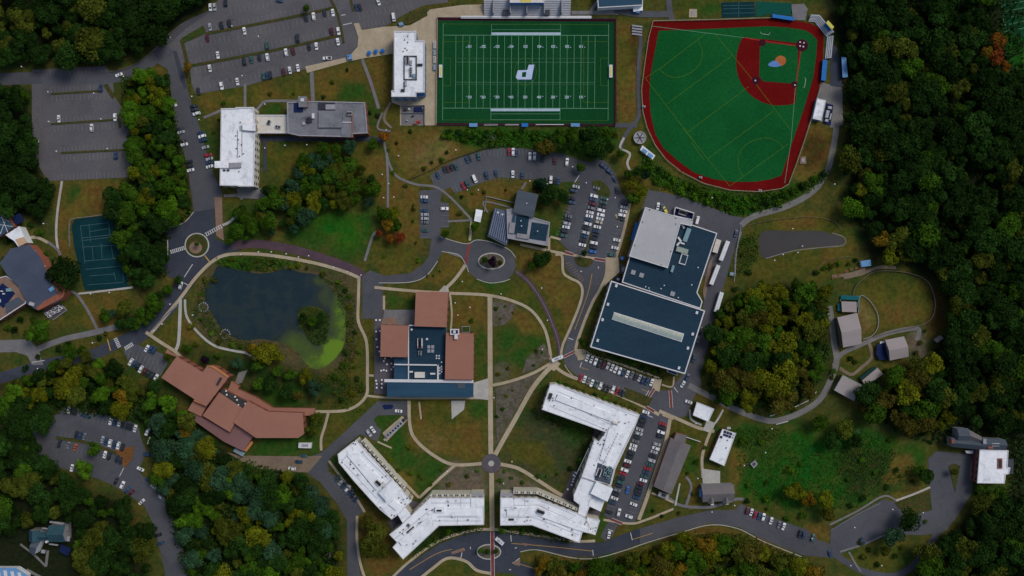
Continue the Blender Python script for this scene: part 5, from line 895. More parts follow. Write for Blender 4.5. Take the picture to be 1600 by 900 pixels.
quad(B, '1370,538 1384,536 1390,548 1390,562 1374,562 1369,553', 2.2, .3, 'navy', 'side_canopy'); quad(B, '1375,534 1384,532 1385,535 1375,537', 2.4, .3, 'trim', 'canopy_edge')
B = building('farm_store', 'tilted square pinkish roofed store beside the bend of the gravel road', 'building', 1325, 606); block(B, '1317,586.5 1347,602 1334,626 1304,609.5', 5, 'barn_roof', 'wood', windows=False, parapet='grey_trim', pw=.2, ph=.1)
B = building('farm_shed', 'long narrow pinkish roofed shed tilted beside the tilted square store', 'shed', 1363, 589); block(B, '1371,575 1379.5,584.5 1352.5,603 1347.5,594.5', 3.5, 'barn_roof', 'wood', windows=False); quad(B, '1343,590 1366,572 1370,575 1347,594', 2.2, .2, mat('green_tarp', (.01, .04, .035), (.015, .05, .045), .4), 'lean_to')
B = building('field_shelter', 'tiny pale roofed shelter east of the smaller barn', 'shed', 1467, 530); block(B, '1460,531 1470,524.5 1474,528.5 1464,535.5', 2.6, 'barn_roof', 'wood', windows=False)
B = building('garden_shed', 'blue and white garden shed at the end of the planted strip', 'shed', 1353, 411); block(B, '1345,408 1360,406 1361,415 1347,417', 3, 'sky_blue', 'white_wall', windows=False)
for i, (x, y) in enumerate(((1302, 434), (1310, 430), (1322, 424), (1330, 421), (1338, 419), (1344, 418))): o = building('raised_bed', 'small timber raised bed in the planted strip near the garden shed', 'raised bed', x, y, 'raised beds in the planted strip'); b = MB(); b.box(*W(x, y)[:2], 0, 2.4, 1.4, .5, R(20)); b.build('bed_frame', 'tan_paving', o); b = MB(); b.box(*W(x, y)[:2], .5, 2.1, 1.1, .12, R(20)); b.build('soil', 'mulch', o)
# south-east manor and annex
B = building('annex', 'flat white roofed annex with a brick chimney well at the far right edge', 'building', 1552, 730); block(B, '1531,703 1575,704 1573.5,730 1578,731 1576,740 1571,741 1569,755 1527,754.5', 9, 'membrane', 'brick', parapet='trim', pw=.3, ph=.3)
unit(B, 1563, 724.5, 7, 16, .8, 9, 'brick', 'roof_well'); unit(B, 1563, 724.5, 4.5, 13, .9, 9, 'dark_metal', 'roof_hatch'); quad(B, '1575,718 1584,717 1583,741 1572,740', 5, .3, 'dark_wall', 'side_roof'); quad(B, '1521,705 1530,704 1526,753 1520,750', 3.5, .3, mat('plum_terrace', (.09, .03, .08), (.11, .04, .09), .3), 'terrace'); quad(B, '1517,720 1524,720 1522,748 1515,748', .5, .2, 'tan_paving', 'steps')
B = building('manor_house', 'grey green hipped manor with small gables adjoining the white annex', 'house', 1528, 686)
gable(B, '1487,684 1535,688 1535,703 1488,698', 8, 11, 'slate', 'grey_wall'); gable(B, '1496,670 1512,670 1512,690 1496,690', 8.5, 11.5, 'slate', 'grey_wall'); gable(B, '1514,672 1532,682 1528,692 1512,688', 8, 11, 'shingle', 'brick'); gable(B, '1536,685 1570,687 1570,703 1536,702', 8.2, 10.8, 'slate', 'grey_wall')
unit(B, 1539, 690, 5, 8, 3, 8.2, 'grey_trim', 'chimney'); unit(B, 1556, 695, 12, 5, 1, 9.5, 'metal'); unit(B, 1548, 699, 8, 4, 1, 9, 'brick', 'chimney'); quad(B, '1508,704 1522,704 1520,709 1510,708', 3, .3, 'trim', 'porch_roof'); unit(B, 1489, 690, 4, 6, 3, 8, 'brick', 'chimney')
# south-west villa
B = building('villa', 'dark teal roofed villa with pale eaves hidden among the southwest trees', 'house', 75, 838)
M['dark_teal_roof'] = mat('dark_teal_roof', (.025, .065, .085), (.035, .082, .105), .3, fine=(1.2, .15))
gable(B, '62,829 62,845 46,845 46,829', 8, 11, 'dark_teal_roof', 'grey_wall'); gable(B, '54,866 47,863 53,842 64,844', 7, 9.5, 'slate', 'white_wall'); gable(B, '77,822 101,821 101,846 77,846', 9, 12, 'dark_teal_roof', 'grey_wall'); gable(B, '62,832 80,832 80,844 62,844', 8, 10, 'dark_teal_roof', 'grey_wall')
for a_ in ((88, 817, 22, 3), (103, 832, 2.5, 18), (70, 826, 10, 2), (83, 851, 14, 2), (106, 842, 5, 8), (67, 862, 6, 5)): unit(B, *a_, 1, 5, 'grey_trim', 'eave', a=8)
quad(B, '95,850 111,858 106,869 92,862', 3, .3, 'navy', 'terrace_roof'); unit(B, 72, 847, 3, 3, 3, 8, 'trim', 'chimney')
B = building('greenhouse', 'pale blue glass roofed building cut by the bottom left corner', 'building', 15, 898); block(B, '-10,888 25,888 42,899 40,915 -10,915', 5, 'sky_blue', 'white_wall', windows=False); 
for i in range(4): quad(B, f'{-6 + i * 11},{890 + i * 1.5} {-1 + i * 11},{890 + i * 1.5} {3 + i * 11},915 {-2 + i * 11},915', 5, .3, 'trim', 'glazing_bar')
# west campus building
B = building('west_hall', 'slate blue hip roofed hall with brick gable ends at the left edge', 'building', 50, 430)
block(B, '0,411 16,389 45,382 63,402 82,446 102,457 92,470 58,484.5 44,476 30,448 10,428', 10, mat('slate_blue_roof', (.058, .072, .108), (.072, .088, .128), .08, fine=(.8, .06)), 'brick', windows=False)
quad(B, '82,448 102,456 98,465 60,485 56,481 70,470 92,458', 9.5, .9, 'brick', 'gable_wall'); unit(B, 80, 452, 8, 6, 1.2, 10, 'sky_blue', a=-35); unit(B, 49, 475, 8, 5, 1.2, 10, 'metal', a=20)
for x, y in ((53, 394), (58, 402), (63, 411), (67, 416)): unit(B, x, y, 4, 4.5, 1.2, 8.5, 'trim' if (x % 2) else 'brick', 'dormer', a=55)
block(B, '9,367 30,354 42,379 29,385.5 22,376 14,371', 8, 'membrane', 'white_wall', windows=False); quad(B, '24,374 37,370 42,379 30,385', 8, .6, mat('ochre_deck', (.5, .33, .2), (.55, .38, .24), .5), 'roof_deck')
quad(B, '18,338 31,333 37,345 25,352', 5, .6, 'navy', 'lean_to'); b = MB(); strip_mb(b, P('8,330 16,336 25,352 38,368'), .8, 6, False); b.build('gutter_wall', 'grey_trim', B)
B = building('glass_hall', 'dark teal hall with thin crossing roof ribs at the left edge', 'building', 5, 348); block(B, '-25,322 2,328 21,354 0,369 -25,372', 9, mat('teal_roof', (.03, .07, .11), (.04, .09, .13), .3), 'brick', windows=False)
for s in ('0,333 12,363', '-8,350 20,354', '0,366 8,346', '-5,338 14,346', '-10,328 8,340'): b = MB(); pp = P(s); q = offset_line(pp, .35); q2 = offset_line(pp, -.35); b.prism([W(*t, 9.3) for t in q] + [W(*t, 9.3) for t in reversed(q2)], 8.9); b.build('roof_rib', 'trim', B)
B = building('courtyard_block', 'tan edged block with navy flat roof below the slate blue hall', 'building', 18, 470)
block(B, '-25,440 10,431.5 27,442 42,467 40,474 0,500 -25,505', 8, 'tan_paving', 'brick', parapet='trim', pw=.3); unit(B, 4, 462, 26, 30, .3, 8, 'navy', 'roof_panel', a=38); unit(B, 13, 453, 8, 5, 1.6, 8, 'teal_metal', a=-5); quad(B, '8,475 28,464 38,472 10,490', 8, .5, 'slate', 'raised_roof')
for a_ in ((2, 455, 3, 2), (5, 459, 3, 2), (-2, 470, 4, 5)): unit(B, *a_, 1, 8.3, 'trim', 'roof_vent')
B = building('chiller_yard', 'row of pale chillers in a fenced yard below the slate blue hall', 'plant yard', 84, 487)
quad(B, '66,483 92,470 105,484 78,500', .1, .2, 'dark_paving', 'yard_floor'); b = MB(); strip_mb(b, P('92,470 105,485 84,500'), 1.0, 1.5, False); b.build('yard_wall', 'grey_trim', B)
for x, y in ((72, 490), (78, 487), (84, 482), (90, 479), (76, 494), (83, 489), (90, 486), (94, 482)): unit(B, x, y, 5, 4, 2, .3, 'trim', 'chiller', a=-30, fan=True)
# ball field buildings
GD = 'blue roofed dugouts beside the ball field'
B = building('dugout', 'bright blue roofed dugout along the top side of the ball field', 'dugout', 1224, 27, GD); block(B, '1207,22 1241,27 1240,32 1207,27', 3, 'bright_blue', 'navy', windows=False)
B = building('dugout', 'bright blue roofed dugout along the right side of the ball field', 'dugout', 1288, 110, GD); block(B, '1286,93.5 1292.5,94 1290,126 1283.5,125', 3, 'bright_blue', 'navy', windows=False)
B = building('batting_shed', 'sky blue roofed shed between the dark yard and the forest', 'shed', 1319, 105); block(B, '1315,89 1322,90 1324.5,120 1317,121', 3.5, 'sky_blue', 'navy', windows=False)
B = building('bleacher', 'angled grey bleacher wrapping the corner behind home plate', 'bleacher', 1282, 40)
for i in range(5):
    b = MB(); o_ = i * 2.3; strip_mb(b, [(1263 + o_ * .2, 33 - o_ * .8), (1273 + o_ * .5, 33.5 - o_ * .8), (1292 + o_ * .9, 57 - o_ * .5)], 2.1, .8 + i * .5, False); b.build('seating_row', MATS['stand_deck'], B)
B = building('bleacher', 'narrow grey bleacher below the press tower on the right of the ball field', 'bleacher', 1293, 76)
for i in range(4):
    b = MB(); strip_mb(b, [(1293 + i * 2.2, 57), (1289.5 + i * 2.2, 92)], 2.0, .8 + i * .5, False); b.build('seating_row', MATS['stand_deck'], B)
B = building('press_tower', 'yellow roofed press tower behind home plate', 'press box', 1300, 38); block(B, '1294,32 1303,42 1300,46 1291,36', 7, 'yellow', 'bright_blue', windows=False)
B = building('clubhouse', 'white roofed clubhouse beside the fenced plant right of the ball field', 'building', 1280, 171); block(B, '1277,154 1290,157 1283,188 1270,185', 4, 'membrane', 'sky_blue', windows=False, parapet='trim', pw=.25, ph=.2)
B = building('plant_compound', 'blue fenced compound with metal machinery next to the clubhouse', 'plant yard', 1294, 178); quad(B, '1291,161 1302,164 1298,196 1286,193', .1, .3, 'navy', 'compound_floor')
for x, y, w_, l_ in ((1293, 178, 5, 12), (1297, 168, 6, 4), (1292, 188, 5, 4), (1298, 182, 2, 10)): unit(B, x, y, w_, l_, 1.8, .4, 'metal', 'machinery', a=12)
B = building('storage_yard', 'fenced storage yard with mixed boxes below the white stadium hall', 'yard', 646, 180)
quad(B, '627,166 664,165 664,195 627,195', .36, .1, 'grey_paving', 'yard_floor'); b = MB(); strip_mb(b, P('627,166 664,165 664,196'), .6, 1.9, False); b.build('yard_wall', 'grey_trim', B); b = MB(); strip_mb(b, P('627,177 664,177'), .5, 1.6, False); b.build('inner_wall', 'grey_trim', B)
for x, y, w_, l_, m_ in ((653, 171, 12, 8, 'navy'), (633, 171, 4, 4, 'dark_metal'), (639, 170, 3, 3, 'trim'), (645, 181, 3, 2, 'dark_metal'), (654, 190, 5, 3, 'red'), (661, 173, 3, 6, 'dark_metal'), (649, 193, 7, 2, 'brick'), (636, 188, 2, 2, 'metal')): unit(B, x, y, w_, l_, 1.5, .46, m_, 'stored_box')
for i, (y, l_, m_) in enumerate(((70, 11, 'trim'), (82, 9, 'sky_blue'), (93, 11, 'trim'), (105, 9, 'sky_blue'))):
    B = building('equipment_locker', ('topmost white', 'upper pale blue', 'lower white', 'lowest pale blue')[i] + ' locker along the left end of the football field', 'locker', 679, y); quad(B, f'677,{y - l_ / 2} 681,{y - l_ / 2} 681,{y + l_ / 2} 677,{y + l_ / 2}', .3, 1.5, m_, 'body'); quad(B, f'677.6,{y - l_ / 2 + .6} 680.4,{y - l_ / 2 + .6} 680.4,{y + l_ / 2 - .6} 677.6,{y + l_ / 2 - .6}', 1.8, .1, 'grey_trim', 'lid')
B = building('water_tank', 'round grey tank with a pale rim and crossing beams beside the ball field', 'tank', 999, 216)
b = MB(); c = W(999, 216); b.tube((c[0], c[1], 0), (c[0], c[1], 2.2), 9 * S, n=28); b.build('tank_wall', 'grey_trim', B); b = MB(); strip_mb(b, ellipse_px(999, 216, 9.3, 9.3, 30) + [(1008.3, 216)], .9, 2.6, False); b.build('rim', 'metal', B); b = MB()
for a_ in (0, 60, 120): b.box(c[0], c[1], 2.25, 17 * S, .35, .3, R(a_))
b.build('beam', 'dark_metal', B)
B = building('portable_cabin', 'long white cabin with blue panels on its roof by the round tank', 'cabin', 1012, 238); quad(B, '1004,227 1024,243 1019.5,249.5 1000,234', 0, 3, 'white_wall', 'body')
for s in ('1005.5,231.5 1012,236.5 1009,240.5 1002.5,235', '1014,238 1021,243.5 1018,247.5 1011.5,242.5'): quad(B, s, 3, .25, 'sky_blue', 'roof_panel')
for nm, lb, cat, s, h, m in (('viewing_platform', 'small tan square platform near the right path', 'platform', '1251,245 1259,244 1260,256 1250,256', .6, 'tan_paving'), ('practice_slab', 'pale tan slab on the grass above the ball field', 'slab', '1077,14 1089,14 1089,27 1076.5,27', .25, 'concrete'),
    ('storage_crate', 'tiny green crate beside the service yard fence', 'crate', '1141,425 1147,426 1146,431 1140,430', 1.5, 'teal_metal'), ('storage_bin', 'grey bin in the meadow beside the shrubs below the gravel road', 'bin', '1172,725 1180,719 1184,725 1178,732', 1.6, 'grey_wall'),
    ('tent', 'small blue tent beside the plaza kerb west of the white stadium hall', 'tent', '542,86 549,85 550,92 543,93', 2.4, 'sky_blue'), ('tent', 'pale blue tent at the upper edge of the plaza east of the car park', 'tent', '622,36 629,34 631,39 624,40', 2.2, 'sky_blue'),
    ('utility_box', 'small blue box on the plaza near the recreation centre corner', 'box', '970,400 976,401 975,407 969,406', 1.5, 'bright_blue'), ('kiosk', 'dark blue kiosk on the plaza west of the recreation centre', 'kiosk', '962,432 972,433 970,441 961,439', 2.6, 'navy'),
    ('equipment_box', 'dark teal box beside the pale plaza north of the recreation centre', 'box', '971,413 979,415 976,429 969,427', 2.2, 'slate'), ('trailer', 'white flat trailer with dark end on the lawn below the lodge', 'trailer', '466.5,692 487,692 486,700.5 466,700', 2.2, 'trim'),
    ('trailer', 'silver trailer standing at the lower tip of the lodge', 'trailer', '368,699.5 383,708 379,713.5 364,705', 2.6, 'teal_metal')):
    pp = P(s); cx = sum(p[0] for p in pp) / 4; cy = sum(p[1] for p in pp) / 4; B = building(nm, lb, cat, cx, cy); quad(B, s, 0, h, m, 'body')
    q = [(cx + (x - cx) * .5, cy + (y - cy) * .5) for x, y in pp]; quad(B, ' '.join(f'{x},{y}' for x, y in q), h, .12, 'grey_trim' if m != 'grey_wall' else 'dark_wall', 'lid')
B = building('bleacher', 'small striped bleacher on the dry grass beside the path to the ball field', 'bleacher', 995, 45)
for i in range(4): b = MB(); strip_mb(b, [(987, 53 - i * 4), (1003, 55 - i * 4)], 2.4, .7 + i * .4, False); b.build('seating_row', 'grey_trim', B)
for nm, x, lb in (('soccer_goal', 688.5, 'white framed goal with yellow net at the left end of the football field'), ('soccer_goal', 954.5, 'white framed goal with yellow net at the right end of the football field')):
    B = building(nm, lb, 'goal', x, 111); quad(B, f'{x-2.6},101 {x+2.6},101 {x+2.6},121 {x-2.6},121', 1.8, .15, 'trim', 'frame'); quad(B, f'{x-1.3},104 {x+1.3},104 {x+1.3},118 {x-1.3},118', 1.96, .08, 'yellow', 'net')
for i, (x, y) in enumerate(((577.5, 84), (588, 81.5), (598.5, 80.5), (546, 89.5))): 
    B = building('patio_umbrella', ('leftmost of three blue plaza umbrellas', 'middle of three blue plaza umbrellas', 'rightmost of three blue plaza umbrellas', 'larger sky blue umbrella by the car park kerb')[i] + (' beside the white stadium hall' if i < 3 else ''), 'umbrella', x, y, 'blue umbrellas on the plaza' if i < 3 else None)
    c = W(x, y); b = MB(); b.tube((c[0], c[1], 0), (c[0], c[1], 2.6), .08); b.build('pole', 'metal', B); b = MB(); b.tube((c[0], c[1], 2.1), (c[0], c[1], 2.8), 1.5, .15, 8); b.build('canopy', 'bright_blue', B)
for i, (x, y) in enumerate(P('588,500 594,500 588,518 594,517 588.5,530 590,542 593,549 602,560 612,558 600,564 605,569 612,568 615,573 596,579 600,578 604,579 612,577 588,594.5 597,593.5 589,599.5 597,599.5 589,605.5 597,605.5 896,742 899,738 896,748 898,744 895,752 893,757 887,764')):
    B = building('patio_table', 'white round table on the dark terrace ' + ('west of the red roofed centre' if x < 700 else 'between the eastern dormitories'), 'table', x, y, 'white tables on the west terrace' if x < 700 else 'white tables between the dormitories')
    c = W(x, y); b = MB(); b.tube((c[0], c[1], .3), (c[0], c[1], 1.0), .07); b.build('pedestal', 'metal', B); b = MB(); b.tube((c[0], c[1], 1.0), (c[0], c[1], 1.08), .62, .62, 10); b.build('table_top', 'umbrella', B)
B = building('solar_canopy', 'slanted canopy with dark panels beside the short drive south of the red roofed centre', 'canopy', 618, 668)
b = MB(); b.prism([(W(x, y, 2.8)[0], W(x, y, 2.8)[1], 2.8) for x, y in P('601,680 627,657 632,662 606,685')], 2.5); b.build('deck', 'grey_trim', B)
for i in range(6): t = (i + .5) / 6; unit(B, 604 + 24 * t, 681.5 - 21 * t, 3.2, 3.2, .15, 2.85, 'solar', 'solar_panel', a=-42)
# fences
def fence(name, label, s, h, m, closed=False, every=9, smooth=True, w=.5):
    pts = P(s); pts = spline(pts, closed, 6) if smooth and len(pts) > 2 else pts
    if closed: pts = pts + [pts[0]]
    B = building(name, label, 'fence', *pts[0]); b = MB(); strip_mb(b, pts, w, h, False, False); v = list(b.v); b2 = MB()
    L_ = [W(*p) for p in pts]
    for i in range(len(L_) - 1):
        for zz in (h, h * .55):
            a, c = L_[i], L_[i + 1]; b2.tube((a[0], a[1], zz), (c[0], c[1], zz), w * S * .5, n=4)
    b2.build('rail', m, B); acc = 0; k = 0
    for i in range(1, len(pts)):
        acc += math.hypot(pts[i][0] - pts[i - 1][0], pts[i][1] - pts[i - 1][1])
        if acc > every and k < 90: acc = 0; k += 1; b3 = MB(); b3.tube((L_[i][0], L_[i][1], 0), (L_[i][0], L_[i][1], h + .15), .12, n=5); b3.build('post', m, B)
fence('paddock_fence', 'pale rail fence looping round the large oval paddock', '1332,460 1336,448 1345,438 1365,425 1400,424 1430,430 1450,442 1460,470 1457,492 1445,505 1420,512 1390,519 1365,526', 1.3, 'wood', every=7, w=.8)
fence('paddock_fence', 'pale rail fence curving round the small dirt paddock beside the barn', '1338,480 1344,462 1358,470 1370,490 1371,510 1362,524 1348,530', 1.3, 'metal', every=6, w=.7)
fence('ball_field_fence', 'thin tan topped fence round the outfield of the ball field', '1207,28.5 1110,31.5 1020,33.5 1013,60 1007,100 1002,140 1004,175 1010.5,200 1023.5,228 1041,250.5 1064,269 1099,287 1140,297.5 1185,300 1220,295 1231.5,288 1244,255 1256,220 1269,180 1281,137', 1.8, 'concrete', every=8, smooth=False, w=.8)
fence('field_fence', 'dark fence round the football field', '683,28.5 962,30.5 961,197 681,195 683,28.5', 2.2, 'dark_metal', every=10, smooth=False, w=.6)
fence('meadow_fence', 'thin fence along the upper bank of the muddy retention pond', '1170,352 1200,345 1260,339 1300,345 1315,360', 1.2, 'wood', every=8, w=.4)
fence('garden_fence', 'thin fence curving round the planted strip near the garden shed', '1262,432 1280,415 1300,405 1330,401', 1.2, 'wood', every=7, w=.4)
fence('yard_fence', 'thin fence along the east side of the service yard', '1157,355 1150,395 1147,440', 1.4, 'metal', every=8, w=.4)
fence('hedge_fence', 'dark fence along the bank above the curved car park', '640,281 672,267 700,252 735,240 762,231 800,228', 1.2, 'dark_metal', every=8, w=.6)
fence('court_fence', 'pale fence along the rounded corner of the tennis courts', '111,385 110,352 116,342 140,339 172,334', 2.4, 'grey_trim', every=8, w=.4)
for s, lb in (('1202,650 1220,645', 'pale rail beside the gravel road, left of two'), ('1212,663 1231,658', 'pale rail below the gravel road, right of two'), ('1241,636 1262,626 1275,612', 'timber rail on the outer bend of the gravel road below the grove')):
    fence('guard_rail', lb, s, .9, 'trim', every=6, smooth=False, w=1.1)
fence('guard_rail', 'tan rail along the forest side of the northwest road', '172,113 200,106 225,92 245,74 262,56 285,38', .9, 'wood', every=8, w=.7)
fence('stone_wall', 'boulder edged rail along the lower right road', '1298,828 1340,803 1375,786', .8, 'grey_wall', every=3, w=.6)
# benches and tents by the south touchline
for i, (x0, x1, m, lb) in enumerate(((756, 778, 'trim', 'white bench left of the midfield tent'), (789, 811, 'trim', 'white bench directly left of the blue midfield tent'), (837, 881, 'trim', 'longest white bench right of the blue midfield tent'), (733, 746, 'sky_blue', 'sky blue tent at the left of the south touchline'), (815, 825, 'bright_blue', 'bright blue tent at midfield by the south touchline'), (892, 906, 'sky_blue', 'sky blue tent at the right of the south touchline'))):
    t = i > 2; B = building('team_tent' if t else 'team_bench', lb, 'tent' if t else 'bench', (x0 + x1) / 2, 195.5)
    if t:
        quad(B, f'{x0},192.5 {x1},192.5 {x1},198 {x0},198', 2.3, .3, m, 'canopy')
        for x in (x0, x1):
            for y in (193, 197.5): b = MB(); c = W(x, y); b.tube((c[0], c[1], 0), (c[0], c[1], 2.35), .08); b.build('post', 'metal', B)
    else: quad(B, f'{x0},194 {x1},194 {x1},196 {x0},196', .45, .12, m, 'seat'); quad(B, f'{x0+.3},194.3 {x1-.3},194.3 {x1-.3},195.6 {x0+.3},195.6', .2, .24, 'dark_metal', 'base')
for x, y, lb in ((1095, 277, 'small pale box on the outfield track at the lower left of the ball field'), (1188, 297.5, 'small pale box on the outfield fence at the bottom of the ball field'), (1006, 166, 'small pale box on the left fence of the ball field')):
    B = building('camera_box', lb, 'box', x, y); unit(B, x, y, 5, 3, 2.2, 0, 'metal', 'body', a=10); unit(B, x, y, 3, 1.5, .2, 2.2, 'slate', 'lid', a=10)
for i, (x, y, s_) in enumerate(((318, 480, 7), (352, 522, 7))):
    B = building('stone_ring', ('upper', 'lower')[i] + ' pale ring of stones on the west bank of the pond', 'stone ring', x, y, 'stone rings by the pond')
    for k in range(12): b = MB(); c = W(x + s_ * math.cos(k * math.pi / 6), y + s_ * math.sin(k * math.pi / 6)); b.box(c[0], c[1], 0, 1.0, .8, .5, k * .5, .7); b.build('stone', 'grey_trim', B)

# ------------------------------------------------------------------ street lamps
LAMPS = [('beside the north west car parks', '40,107 81,146 152,148 82,192 163,188 94,238 173,234 198,122 270,62 304,153 315,189 221,282 353,174 382,121 417,165 366,44 407,60'),
 ('along the brick road north of the pond', '380,398 407,394 427,394 450,397 469,402 485,400 524,418 545,425 566,430 440,318 482,228 448,229 417,233'),
 ('beside the lawns below the football field', '605,205 624,245 599,274 609,288 601,310 617,325 617,309 713,236 731,298 748,298 613,340'),
 ('around the quad paths', '712,473 735,480 716,492 846,450 783,459 723,440 847,545 855,500 772,620 700,560 627,655 575,690 700,734 787,753 800,719'),
 ('around the central car park', '915,287 960,310 948,313 828,284 894,262 963,355 976,330 1005,305 1110,310'),
 ('beside the southern and eastern paths', '1085,660 1088,745 1135,620 1160,725 1193,705 1203,668 1145,787 1110,797 1265,838 1331,821 1390,793 1437,798 1373,880 1325,880 1250,385 1243,395 1220,398 1207,407 1300,289 1235,358'),  # points around the retention pond are pale speckles, shown here as lamps
 ('beside the west paths', '147,459 176,457 27,468 72,502 150,535 270,475 305,492 245,516 258,506 74,350 65,575')]
lp = None
for desc, s in LAMPS:
    for x, y in P(s):
        if lp is None:
            lp = building('street_lamp', '', 'street lamp', x, y); c = W(x, y)
            b = MB(); b.tube((c[0], c[1], 0), (c[0], c[1], 5), .09, .06); b.build('pole', 'metal', lp)
            b = MB(); b.tube((c[0], c[1], 5), (c[0], c[1], 5.35), .42, .36, 8); b.build('lamp_head', 'umbrella', lp); o = lp
        else:
            o = lp.copy(); C.objects.link(o); o.location = W(x, y)
            for ch in lp.children: q = ch.copy(); C.objects.link(q); q.parent = o
        tag(o, 'slim street lamp with pale head ' + desc, 'street lamp', 'street lamps ' + desc)

# ------------------------------------------------------------------ vehicles
def make_car(kind):
    """x forward; body (paint through object colour), windscreen, rear_window, side_window x2, wheel x4"""
    Lc, Wc, Hc, prof = {'car': (4.5, 1.8, 1.45, (-.20, .26)), 'suv': (4.75, 1.92, 1.75, (-.42, .22)), 'van': (5.3, 2.0, 2.1, (-.47, .36)), 'pickup': (5.5, 1.95, 1.8, (-.06, .24))}[kind]
    root = bpy.data.objects.new(kind, None); h0 = .30; hb = Hc * .58; parts = {}
    b = MB(); sec = [(-.5, .80, .62), (-.485, .93, .93), (-.40, 1, 1.0), (.20, 1, 1.0), (.40, .98, .93), (.48, .90, .80), (.5, .76, .60)]
    vs = []
    for t, wf, hf in sec:
        hw = Wc / 2 * wf; zt = h0 + (hb - h0) * hf
        vs += [(t * Lc, -hw * .92, h0), (t * Lc, -hw, (h0 + zt) / 2), (t * Lc, -hw * .86, zt), (t * Lc, hw * .86, zt), (t * Lc, hw, (h0 + zt) / 2), (t * Lc, hw * .92, h0)]
    fs = []
    for i in range(len(sec) - 1):
        for j in range(6): fs.append((i * 6 + j, (i + 1) * 6 + j, (i + 1) * 6 + (j + 1) % 6, i * 6 + (j + 1) % 6))
    fs += [(0, 1, 2, 3, 4, 5), tuple(range(len(vs) - 1, len(vs) - 7, -1))]; b.add(vs, fs)
    r0, r1 = prof[0] * Lc, prof[1] * Lc; fr = r1 - .75 if kind != 'van' else r1 - .45; rr_ = r0 + (.55 if kind == 'car' else .25); wr = Wc * .38; wb = Wc * .45
    if kind == 'pickup': rr_ = r0 + .15
    b.add([(rr_, -wr, Hc - .06), (fr, -wr, Hc - .06), (fr, wr, Hc - .06), (rr_, wr, Hc - .06), (rr_, -wr, Hc - .12), (fr, -wr, Hc - .12), (fr, wr, Hc - .12), (rr_, wr, Hc - .12)], [(0, 1, 2, 3), (7, 6, 5, 4), (0, 4, 5, 1), (1, 5, 6, 2), (2, 6, 7, 3), (3, 7, 4, 0)])
    for sx, sy in ((rr_, 1), (rr_, -1), (fr, 1), (fr, -1)):
        bx_ = r0 if sx == rr_ else r1; b.tube((bx_, sy * wb, hb - .04), (sx, sy * wr, Hc - .08), .05, n=4)
    if kind == 'pickup':
        b.mi = 1; b.box(-Lc * .28, 0, hb - .0, Lc * .34, Wc * .74, .03)
    parts['body'] = b
    def q(*p): g = MB(); g.add(p, [(0, 1, 2, 3)]); return g
    e = .012
    parts['windscreen'] = q((r1, -wb, hb - .02), (r1, wb, hb - .02), (fr, wr, Hc - .08), (fr, -wr, Hc - .08)); parts['rear_window'] = q((r0, wb, hb - .02), (r0, -wb, hb - .02), (rr_, -wr, Hc - .08), (rr_, wr, Hc - .08))
    parts['side_window'] = q((r0, -wb, hb - .02), (r1, -wb, hb - .02), (fr, -wr, Hc - .08), (rr_, -wr, Hc - .08)); parts['side_window_'] = q((r1, wb, hb - .02), (r0, wb, hb - .02), (rr_, wr, Hc - .08), (fr, wr, Hc - .08))
    for i, (sx, sy) in enumerate(((.32, 1), (.32, -1), (-.32, 1), (-.32, -1))):
        g = MB(); g.tube((sx * Lc, sy * (Wc / 2 - .22), .33), (sx * Lc, sy * (Wc / 2 + .01), .33), .33, n=10); parts['wheel' + '_' * i] = g
    out = []
    for k, g in parts.items():
        me = bpy.data.meshes.new(k.strip('_')); me.from_pydata(g.v, [], g.f)
        for mm in ((M['car_paint'], M['dark_metal']) if k == 'body' else (M['tyre'] if k.startswith('wheel') else M['glass'],)): me.materials.append(mm)
        if any(g.m): me.polygons.foreach_set('material_index', g.m)
        me.update(); out.append((k.strip('_'), me))
    return out
CARS = {}
COL = dict(w=('white', (.72, .74, .76)), s=('silver', (.38, .40, .43)), g=('grey', (.15, .16, .18)), k=('black', (.018, .024, .036)), b=('dark blue', (.022, .058, .13)), r=('red', (.34, .015, .03)),
           e=('dark green', (.03, .10, .10)), t=('beige', (.36, .33, .28)), B=('bright blue', (.02, .13, .45)), m=('maroon', (.09, .012, .022)), o=('orange', (.36, .09, .04)), y=('yellow', (.6, .5, .08)))
ORD = 'first second third fourth fifth sixth seventh eighth ninth tenth eleventh twelfth thirteenth fourteenth fifteenth sixteenth seventeenth eighteenth nineteenth twentieth twenty-first twenty-second twenty-third twenty-fourth twenty-fifth'.split()
crnd = random.Random(5)
def put_car(kind, x, y, ang, colour, label, group, z=.145):
    if kind not in CARS: CARS[kind] = make_car(kind)
    nm, rgb = COL[colour]; r = bpy.data.objects.new(kind if kind != 'car' else 'parked_car', None); C.objects.link(r)
    r.location = W(x, y, .8)[:2] + (z,); r.scale = (1.08, 1.14, 1.05); r.rotation_euler = (0, 0, R(-ang) + (math.pi if crnd.random() < .5 else 0))
    tag(r, label, {'car': 'car', 'suv': 'car', 'van': 'van', 'pickup': 'pickup'}[kind], group)
    v = crnd.uniform(.85, 1.1)
    for k, me in CARS[kind]:
        o = bpy.data.objects.new(k, me); C.objects.link(o); o.parent = r
        if k == 'body': o.color = (rgb[0] * v, rgb[1] * v, rgb[2] * v, 1)
